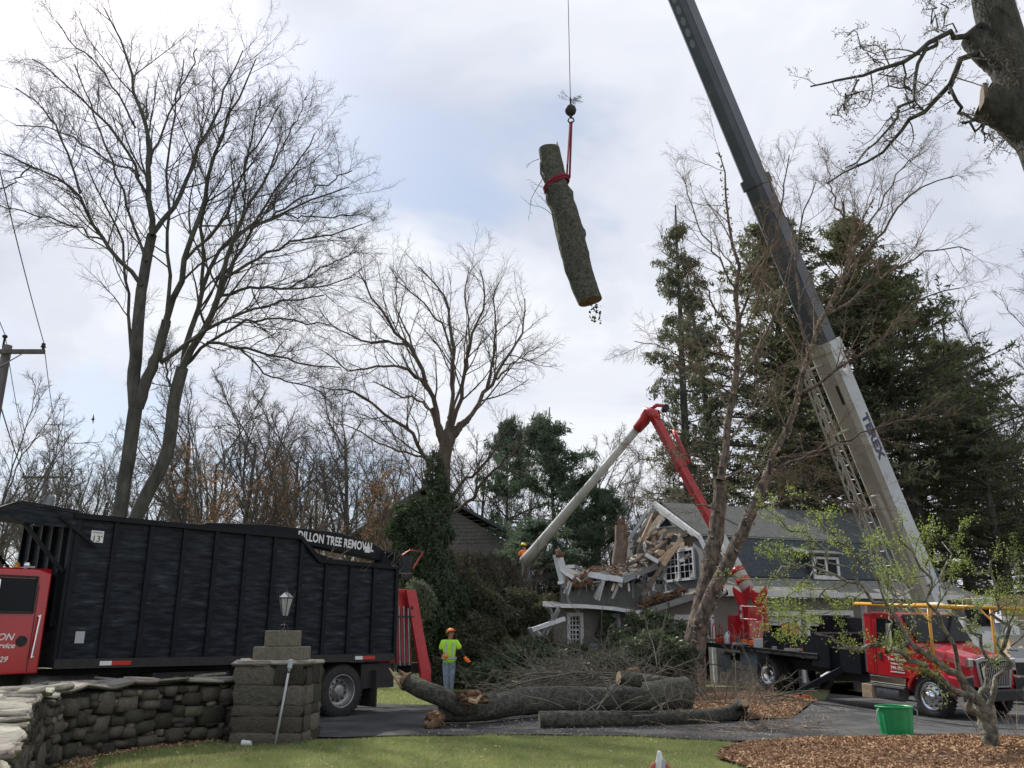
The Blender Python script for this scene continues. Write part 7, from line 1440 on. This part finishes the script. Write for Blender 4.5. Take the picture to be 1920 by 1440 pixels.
for k in range(16):
    q = P(rr.uniform(868, 900), rr.uniform(1300, 1318), 16.75 + rr.uniform(-.1, .15)); V, Qf = pillow(k + 900, rr.uniform(.12, .34), rr.uniform(.06, .16), rr.uniform(.05, .12), .35, .5); link('splintered_wood', mesh_np('splintered_wood', [tuple(q + Vector(v)) for v in V], Qf), m_rot, t)
MB().tube([P(880, 1312, 16.6), P(892, 1316, 16.55), P(902, 1304, 16.6)], [.05, .05, .02], 6).build('splintered_wood', m_cut, t)
for k in range(9): q = P(rr.uniform(806, 824), rr.uniform(1340, 1358), 16.5 + rr.uniform(-.1, .2)); V, Qf = pillow(k + 950, .22, .16, .12, .35, .5); link('torn_end', mesh_np('torn_end', [tuple(q + Vector(v)) for v in V], Qf), m_rot, t)
L2 = [g3(1012, 1367, .155), g3(1100, 1366, .155), g3(1180, 1364, .15), g3(1260, 1361, .145), g3(1330, 1358, .14), g3(1375, 1353, .15), g3(1393, 1345, .22), P(1397, 1318, 16.7)]
t, Q2_, R2_ = log('felled_limb', 'long straight felled limb lying in front of the thickest trunk', 'log', L2, [.15, .15, .14, .135, .13, .14, .14, .065], m_logb, 9, (3, 1), 3, .04)
MB().tube([g3(1400, 1352, .08), g3(1425, 1350, .06), g3(1448, 1349, .03)], [.10, .06, .01], 7).build('torn_end', m_rot, t, smooth=True)
L3 = [P(1131, 1290, 21.3), P(1165, 1287, 21.2), P(1210, 1285, 21.0), P(1250, 1290, 20.8), P(1282, 1298, 20.5)]
log('felled_log', 'grey log lying behind the thickest trunk beside the birch', 'log', L3, [.16, .22, .25, .26, .27], m_logb, 10, (3, 2), 3, .06)
L4 = [P(1160, 1271, 19.0), P(1200, 1276, 19.12)]
log('cut_limb', 'short limb with pale oval fresh cut facing the lawn', 'log', L4, [.14, .15], m_logb, 12, (1, 1), 0, .03, K=8)
log('stump_piece', 'rough sawn stump piece on top of the brush pile', 'log', [P(1180, 1268, 21.5), P(1197, 1264, 21.6)], [.17, .15], m_rot, 13, (2, 2), 1, .1, K=8)
for k, (a, b, r_, lab) in enumerate((((1180, 1310), (1250, 1320), .12, 'small grey limb lying between the two long trunks'), ((893, 1282), (955, 1272), .05, 'broken stick on the verge behind the worker'), ((950, 1300), (975, 1308), .06, 'short pale stick resting on the thickest trunk'))):
    log('cut_limb', lab, 'log', [g3(a[0], max(a[1], 1285), r_ + (.3 if k == 2 else 0)), g3(b[0], max(b[1], 1285), r_ + (.3 if k == 2 else 0))], [r_, r_ * .8], m_logb, 30 + k, (1, 1), 0, .04, K=8)
def brush(name, label, boxes, n, L0, L1, r0, seed, m, k2=5, k3=4, dirb=(-1, 0, .15), sp=(.7, .7, .35), at=None, cat='brush pile'):
    rg = np.random.default_rng(seed); S = []
    for _ in range(n):
        (x0_, y0_, x1_, y1_, Ya, Yb_) = boxes[rg.integers(len(boxes))]; p = P(rg.uniform(x0_, x1_), rg.uniform(y0_, y1_), rg.uniform(Ya, Yb_)); S.append((p.x, p.y, max(p.z, .05)))
    S = np.array(S); D = np.array(dirb) + rg.normal(0, 1, (n, 3)) * sp; Ls = rg.uniform(L0, L1, n); a = grow(S, D, Ls, rg.uniform(.5, 1.5, n) * r0, 9, .10, -.02, rg, .35)
    p, d, L, r = kids(a[0], a[1], Ls, k2, .15, 1, 20, 60, .42, rg, .6); b = grow(p, d, L, np.maximum(r, r0 * .3), 5, .15, 0, rg, .5)
    p, d, L, r = kids(b[0], b[1], L, k3, .2, 1, 20, 60, .5, rg, .6); c = grow(p, d, L, np.maximum(r, r0 * .18), 3, .16, 0, rg, .6)
    for q in (a, b, c): q[0][..., 2] = np.maximum(q[0][..., 2], -.1 if S[:, 2].mean() < 1 and S[:, 0].mean() > 6 else .012)
    t = thing(name, label, cat, at or tuple(S[0]), kind=None); link('branches', mesh_np('branches', *tubes([a, b, c], 5), True), m, t, kind='stuff'); return t
m_brush = mat('brush_bark', (.07, .062, .05), (.20, .18, .145), rough=1, scale=3)
brush('brush_pile', 'big tangled heap of cut grey branches behind the felled trunk', [(1020, 1268, 1280, 1296, 20.5, 24.5), (1100, 1245, 1260, 1275, 22, 25.5), (980, 1282, 1120, 1300, 20.5, 23)], 120, .7, 1.9, .013, 91, m_brush, 7, 6, (-.45, 0, .12), (.8, .6, .30), at=tuple(G(1130, 1310)))
brush('brush_pile', 'long bent branches fanning left out of the heap over the lawn verge', [(1090, 1262, 1240, 1295, 20, 23)], 34, 1.8, 3.4, .018, 92, m_brush, 5, 4, (-1, 0, .10), (.35, .5, .14), at=tuple(G(1060, 1310)))
blobmass('green_brush', 'green rhododendron boughs mixed into the cut branch heap', 'boughs', [bp_(1215, 1225, 24.5, .9, .6, .55), bp_(1150, 1250, 24, .8, .5, .4), bp_(1275, 1235, 25, .6, .5, .5), bp_(1060, 1262, 24, .8, .5, .35)], 7000, .06, .36, m_rhodo, 79, .1)
brush('fallen_branch', 'arching fallen branches in front of the rear wheel of the bucket truck', [(1345, 1305, 1440, 1335, 19, 21.5)], 13, 1.0, 2.3, .013, 93, m_brush, 4, 3, (.5, 0, .32), (.8, .4, .25), at=tuple(G(1400, 1335)), cat='branches')
brush('fallen_branch', 'loose twigs scattered over the driveway near the felled limb end', [(1330, 1352, 1540, 1382, 15, 16.6)], 34, .4, 1.3, .008, 94, m_dry, 4, 3, (.3, 0, .02), (.9, .6, .06), at=tuple(G(1450, 1370)), cat='branches')
brush('fallen_branch', 'thin bare branches leaning against the front of the thickest trunk', [(1050, 1325, 1300, 1345, 16.2, 17.2)], 15, 1.0, 2.6, .014, 95, m_brush, 4, 3, (.25, .4, .5), (.7, .3, .3), at=tuple(G(1180, 1360)), cat='branches')
brush('fallen_branch', 'scattered sticks on the verge left of the brush heap', [(870, 1285, 1000, 1305, 20, 25)], 12, .6, 1.6, .01, 96, m_brush, 3, 2, (.3, 0, .05), (.9, .6, .1), at=tuple(G(930, 1300)), cat='branches')

# ================================================================== utility poles and wires
def pole(x, ytop_px, Y, armpx, name_lab, armdz, r=.15, tr=False, turn=0):
    top = P(x, ytop_px, Y); b = top; t = thing('utility_pole', name_lab, 'utility pole', (b.x, Y, 0)); MB().tube([(b.x, Y, -.2), (b.x, Y, top.z)], [r * 1.2, r * .9], 14).build('pole_shaft', m_pole, t, smooth=True)
    h = armpx * pxm(top); z = top.z - armdz; ca, sa = math.cos(turn), math.sin(turn)
    MB().bar((b.x - h * ca, Y - .18 - h * sa, z), (b.x + h * ca, Y - .18 + h * sa, z), .10, .13).build('crossarm', m_pole, t, bevel=.01)
    for s_ in (-1, 1): MB().bar((b.x + s_ * h * .55 * ca, Y - .2, z - .02), (b.x, Y - .16, z - .45), .03, .02).build('arm_brace', m_steel, t)
    ins = []
    for u in (-.95, -.45, .95):
        q = Vector((b.x + h * u * ca, Y - .18 + h * u * sa, z + .065)); MB().lathe([(0, 0), (.03, 0), (.03, .05), (.07, .07), (.07, .11), (.04, .12), (.06, .16), (.05, .19), (0, .2)], o=q, n=12).build('insulator', m_frame, t, smooth=True); ins.append(q + Vector((0, 0, .2)))
    if tr:
        MB().lathe([(0, 0), (.28, 0), (.30, .03), (.30, 1.0), (.27, 1.06), (0, 1.1)], o=(b.x + .38, Y - .1, z - 2.1), n=20).build('transformer', m_bucket, t, smooth=True); MB().box((b.x + .1, Y - .1, z - 1.5), (.2, .1, .6)).build('bracket', m_steel, t)
        for k in (-.12, .12): MB().lathe([(0, 0), (.05, 0), (.03, .2), (0, .22)], o=(b.x + .38 + k, Y - .1, z - 1.02), n=8).build('bushing', m_frame, t)
    return t, ins, Vector((b.x, Y, top.z))
p1, i1, t1 = pole(14, 648, 24, 78, 'near wooden utility pole with one crossarm at the left edge', .25)
MB().lathe([(0, 0), (.03, 0), (.03, .3), (.07, .32), (.07, .38), (.04, .4), (0, .41)], o=t1 + Vector((-.06, -.1, -.1)), n=10).build('insulator', m_frame, p1, smooth=True)
p2, i2, t2 = pole(90, 878, 48, 43, 'distant utility pole carrying a grey transformer behind the black truck', .55, r=.16, tr=True)
def wire(name, lab, a, b, sag, r=.012):
    a, b = Vector(a), Vector(b); L = [a.lerp(b, k / 16) - Vector((0, 0, sag * 4 * (k / 16) * (1 - k / 16))) for k in range(17)]
    tag(MB().tube(L, r, 5).build(name, m_wire, at=tuple(a)), lab, 'wire')
wire('power_line', 'overhead wire from the near pole arm up and out over the lawn', i1[2], P(-40, 150, 12), .1)
wire('power_line', 'overhead wire from the near pole top leading out at the left edge', t1 + Vector((-.06, -.1, .3)), P(-60, 420, 14), .1)
wire('power_line', 'long wire from the near pole arm end to the distant pole', i1[2], i2[2], .5)
wire('power_line', 'long wire from the near pole top to the distant pole', t1 + Vector((-.06, -.1, .3)), i2[1], .5)
wire('power_line', 'lower wire sagging between the two utility poles', t1 + Vector((0, 0, -1.6)), t2 + Vector((0, 0, -1.9)), .5, .02)

# ================================================================== white flatbed at the right edge
fb_ = G(1898, 1290); fb_ = P(1935, 1195, 27); fb_.z = terr(fb_.x, fb_.y)
fl = thing('flatbed_truck', 'white flatbed truck rear end carrying timber behind the red truck nose', 'truck', fb_)
MB().box(fb_ + Vector((0, 0, 1.28)), (2.6, 2.0, .14)).build('deck', m_white, fl, bevel=.01)
MB().box(fb_ + Vector((0, -.98, 1.48)), (2.6, .06, .26)).build('side_board', m_crw, fl, bevel=.008)
MB().box(fb_ + Vector((-.1, -1.02, .98)), (2.2, .04, .46)).build('rear_panel', m_frame, fl)
for dx in (-.82, .05): MB().box(fb_ + Vector((dx, -1.05, .98)), (.30, .012, .34)).build('notice', m_letw, fl)
MB().box(fb_ + Vector((.3, 0, .8)), (3.4, 1.0, .3)).build('chassis', m_frame, fl)
for s_ in (-1, 1): 
    q = fb_ + Vector((.4, s_ * .85, .45)); MB().lathe([(.26, -.12), (.42, -.13), (.45, -.08), (.45, .08), (.42, .13), (.26, .12)], o=q, ax='y', n=28).build('wheel', m_rub, fl, smooth=True)
for k, (dx, w_, h_) in enumerate(((-.9, .12, .5), (-.35, 1.0, .14), (.3, 1.0, .3))): MB().box(fb_ + Vector((dx, -.2 + .2 * k, 1.35 + h_ / 2)), (w_, .5, h_)).build('timber', m_board, fl)
bd2 = P(1872, 1168, 33); bdd = thing('plywood_board', 'brown weathered plywood panel standing behind the red truck hood', 'board', (bd2.x, 33, terr(bd2.x, 33)))
MB().box((bd2.x, 33, bd2.z - .5), (2.2, .08, 3.0)).build('panel', m_kraft, bdd); MB().box((bd2.x - .55, 32.9, bd2.z + .45), (.75, .05, 1.0)).build('pale_panel', m_white, bdd)

# ================================================================== people
def skin(name, verts, edges, radii, m, parent, root=0, sub=2):
    me = bpy.data.meshes.new(name); me.from_pydata([tuple(v) for v in verts], edges, []); me.update(); me.materials.append(m)
    o = bpy.data.objects.new(name, me); COL.objects.link(o); o.parent = parent; WM[o] = WM[parent]
    o.modifiers.new('skin', 'SKIN'); sk = me.skin_vertices[0].data if me.skin_vertices else None
    if sk is None:
        me.skin_vertices.add() if hasattr(me.skin_vertices, 'add') else None; sk = me.skin_vertices[0].data
    for i, r_ in enumerate(radii): sk[i].radius = (r_, r_) if not isinstance(r_, tuple) else r_; sk[i].use_root = (i == root)
    s_ = o.modifiers.new('sub', 'SUBSURF'); s_.levels = sub; s_.render_levels = sub
    return o
def person(label, Mx, J, shirt, trouser, helmet, glove, lookz=0, tape=True, group=None):
    t = thing('person', label, 'person', Mx=Mx, group=group); K = {k: Vector(v) for k, v in J.items()}
    names = ['pelvis', 'waist', 'chest', 'neck0', 'neck1', 'head', 'crown', 'shL', 'elL', 'wrL', 'haL', 'shR', 'elR', 'wrR', 'haR', 'hipL', 'knL', 'anL', 'toL', 'hipR', 'knR', 'anR', 'toR']
    rad = [.14, .125, .15, .06, .055, .085, .075, .065, .045, .03, .035, .065, .045, .03, .035, .09, .06, .045, .04, .09, .06, .045, .04]
    ix = {n: i for i, n in enumerate(names)}; E = [(a, b) for a, b in (('pelvis', 'waist'), ('waist', 'chest'), ('chest', 'neck0'), ('neck0', 'neck1'), ('neck1', 'head'), ('head', 'crown'), ('chest', 'shL'), ('shL', 'elL'), ('elL', 'wrL'), ('wrL', 'haL'), ('chest', 'shR'), ('shR', 'elR'), ('elR', 'wrR'), ('wrR', 'haR'), ('pelvis', 'hipL'), ('hipL', 'knL'), ('knL', 'anL'), ('anL', 'toL'), ('pelvis', 'hipR'), ('hipR', 'knR'), ('knR', 'anR'), ('anR', 'toR'))]
    skin('body', [K[n] for n in names], [(ix[a], ix[b]) for a, b in E], rad, m_skin, t)
    # face
    f = K['face']; h = K['head']; sd = f.cross(Vector((0, 0, 1))).normalized(); up = sd.cross(f).normalized(); c = h + up * .01
    MB().tube([c + f * .08 + up * .02, c + f * .115 - up * .015, c + f * .09 - up * .025], [.008, .017, .012], 6).build('nose', m_skin, t, world=False, smooth=True)
    for s_ in (-1, 1):
        MB().lathe([(0, 0), (.012, .003), (0, .006)], o=c + f * .088 + sd * s_ * .033 + up * .022, ax='y', n=8).build('eye', m_hair, t, world=False)
        MB().tube([c + sd * s_ * .083 + up * .03, c + sd * s_ * .095, c + sd * s_ * .083 - up * .03], [.01, .018, .01], 6).build('ear', m_skin, t, world=False, smooth=True)
    MB().bar(c + f * .092 - up * .05 - sd * .025, c + f * .092 - up * .05 + sd * .025, .01, .008).build('mouth', mat('lips', (.25, .08, .07), rough=.6), t, world=False)
    MB().tube([c - f * .03 + up * .05, c - f * .05 - up * .03], [.088, .07], 12).build('hair', m_hair, t, world=False, smooth=True)
    # helmet
    hm = frame(c + up * .045, f, sd * -1); dm = MB().lathe([(0, .125), (.06, .115), (.10, .08), (.122, .035), (.128, 0), (.118, 0), (.0, .1)], n=24)
    o = dm.build('helmet', helmet, t, world=False, smooth=True); o.matrix_local = hm
    MB().slab([(.10, -.09, .004), (.185, -.05, -.012), (.195, 0, -.014), (.185, .05, -.012), (.10, .09, .004)], .008).build('helmet_brim', helmet, t, world=False).matrix_local = hm
    for s_ in (-1, 1): MB().lathe([(0, -.02), (.036, -.02), (.04, 0), (.036, .02), (0, .02)], o=(-.01, s_ * .125, -.045), ax='y', n=12).build('ear_muff', m_frame, t, world=False).matrix_local = hm
    # clothes
    sh = ['pelvis', 'waist', 'chest', 'neck0', 'shL', 'slL', 'shR', 'slR', 'hem']
    K['hem'] = K['pelvis'] + (K['pelvis'] - K['waist']) * .55
    K['slL'] = K['shL'].lerp(K['elL'], .72); K['slR'] = K['shR'].lerp(K['elR'], .72)
    skin('shirt', [K['hem'], K['pelvis'], K['waist'], K['chest'], K['neck0'] - Vector((0, 0, .03)), K['shL'], K['slL'], K['shR'], K['slR']], [(0, 1), (1, 2), (2, 3), (3, 4), (3, 5), (5, 6), (3, 7), (7, 8)], [(.185, .16), (.18, .155), (.175, .15), (.185, .165), .085, .095, .085, .095, .085], shirt, t, 2)
    for s_ in 'LR':
        a, b, c_ = K['sh' + s_].lerp(K['el' + s_], .6), K['el' + s_], K['wr' + s_]
        skin('undersleeve', [a, b, c_], [(0, 1), (1, 2)], [.062, .055, .042], m_dkcl, t, 0)
    for s_ in 'LR':
        skin('trouser_leg', [K['pelvis'].lerp(K['hip' + s_], .6) + Vector((0, 0, .04)), K['hip' + s_], K['kn' + s_], K['an' + s_]], [(0, 1), (1, 2), (2, 3)], [.125, .115, .085, .072], trouser, t, 0)
        a, b = K['an' + s_], K['to' + s_]; skin('boot', [a + Vector((0, 0, .03)), a - Vector((0, 0, .03)), b], [(0, 1), (1, 2)], [.055, .055, .042], m_boot, t, 0)
        # gloved hand with five fingers
        w_, hnd = K['wr' + s_], K['ha' + s_]; dd = (hnd - w_).normalized(); side = dd.cross(K['face']).normalized(); 
        if side.length < .1: side = dd.orthogonal().normalized()
        pn = side.cross(dd).normalized()
        MB().tube([w_ - dd * .05, w_, w_ + dd * .04, w_ + dd * .09], [.044, .042, .05, .042], 12).build('glove', glove, t, world=False, smooth=True)
        for k, (o_, l_) in enumerate(((-.034, .060), (-.012, .075), (.012, .078), (.034, .068))):
            p0 = w_ + dd * .08 + side * o_; p1_ = p0 + dd * l_ * .5 + pn * .008; p2_ = p1_ + dd * l_ * .35 + pn * .028; MB().tube([p0, p1_, p2_, p2_ + (dd * .4 + pn) .normalized()* l_ * .25], [.014, .013, .012, .009], 7).build('finger', glove, t, world=False, smooth=True)
        p0 = w_ + dd * .02 - side * .04; MB().tube([p0, p0 - side * .03 + dd * .03, p0 - side * .035 + dd * .065 + pn * .02], [.016, .014, .010], 7).build('thumb', glove, t, world=False, smooth=True)
    if tape:
        wv = K['waist'] * .45 + K['pelvis'] * .55; ring = [wv + Vector((math.cos(a) * .215, math.sin(a) * .185, 0)) for a in [k * .2618 for k in range(25)]]
        MB().tube(ring, .0, 4) if False else None
        mb = MB()
        for k in range(24): mb.add([ring[k] + Vector((0, 0, -.03)), ring[k+1] + Vector((0, 0, -.03)), ring[k+1] + Vector((0, 0, .03)), ring[k] + Vector((0, 0, .03))], [(0, 1, 2, 3)])
        mb.build('waist_tape', m_refl, t, world=False)
        for s_ in (-1, 1):
            fx = K['front']; L = [K['chest'] + Vector((s_ * .10, 0, .12)) + fx * .06, K['chest'] + Vector((s_ * .105, 0, .05)) + fx * .165, K['waist'] + Vector((s_ * .10, 0, .06)) + fx * .175, wv + Vector((s_ * .095, 0, .0)) + fx * .18]
            for k in range(3): MB().bar(L[k], L[k+1], .05, .012, up=tuple(fx)).build('brace_tape', m_refl, t, world=False)
    return t
W1 = P(843, 1195, 26); W1.z = 0
fdir = Vector((.62, -.62, .42)).normalized()
J = dict(pelvis=(0, 0, .93), waist=(0, 0, 1.08), chest=(0, .01, 1.33), neck0=(.01, 0, 1.48), neck1=(.02, -.01, 1.54), head=(.04, -.02, 1.63), crown=(.03, 0, 1.72),
 shL=(.20, 0, 1.41), elL=(.34, -.02, 1.16), wrL=(.47, -.08, .98), haL=(.54, -.10, .90), shR=(-.19, 0, 1.41), elR=(-.25, .02, 1.13), wrR=(-.12, -.22, 1.05), haR=(-.04, -.28, 1.02),
 hipL=(.09, 0, .84), knL=(.08, -.04, .48), anL=(.06, .02, .10), toL=(.10, -.14, .05), hipR=(-.09, 0, .84), knR=(-.07, -.05, .48), anR=(-.05, -.03, .10), toR=(-.06, -.19, .05), face=tuple(fdir), front=(.1, -1, 0))
person('worker in lime shirt and orange helmet standing behind the felled trunk and looking up', Matrix.Translation(W1) @ Matrix.Scale(1.03, 4), J, m_lime, m_jean, m_helo, m_orf)
W2 = bkt + Vector((-.32, .02, -.58)); f2 = Vector((-.5, .8, .05)).normalized()
J2 = dict(pelvis=(0, 0, .93), waist=(0, 0, 1.08), chest=(-.02, .02, 1.33), neck0=(-.06, .03, 1.48), neck1=(-.08, .04, 1.54), head=(-.10, .05, 1.62), crown=(-.10, .05, 1.71), shL=(-.20, 0, 1.40), elL=(-.34, .05, 1.14), wrL=(-.36, .02, .92), haL=(-.36, .02, .84), shR=(.18, 0, 1.40), elR=(.24, .2, 1.2), wrR=(.1, .35, 1.15), haR=(.04, .42, 1.15),
 hipL=(-.09, 0, .84), knL=(-.08, 0, .48), anL=(-.08, .02, .10), toL=(-.08, .14, .05), hipR=(.09, 0, .84), knR=(.08, 0, .48), anR=(.08, .02, .10), toR=(.08, .14, .05), face=tuple(f2), front=(0, 1, 0))
person('worker in orange shirt and yellow helmet riding in the raised bucket', Matrix.Translation(W2), J2, m_orf, m_jean, m_hely, m_dkcl, tape=False)
# bird in the sky
b0_ = P(174, 786, 60); bd3 = thing('bird', 'tiny dark bird gliding left of the tallest bare tree', 'bird', b0_)
MB().tube([b0_ + Vector((-.15, 0, 0)), b0_, b0_ + Vector((.18, 0, 0))], [.02, .06, .01], 8).build('bird_body', m_frame, bd3, smooth=True); MB().slab([b0_ + Vector((-.05, 0, 0)), b0_ + Vector((.1, 0, 0)), b0_ + Vector((.05, -.1, .4))], .01).build('wing', m_frame, bd3); MB().slab([b0_ + Vector((-.05, 0, 0)), b0_ + Vector((.1, 0, 0)), b0_ + Vector((.02, .1, -.35))], .01).build('wing', m_frame, bd3)
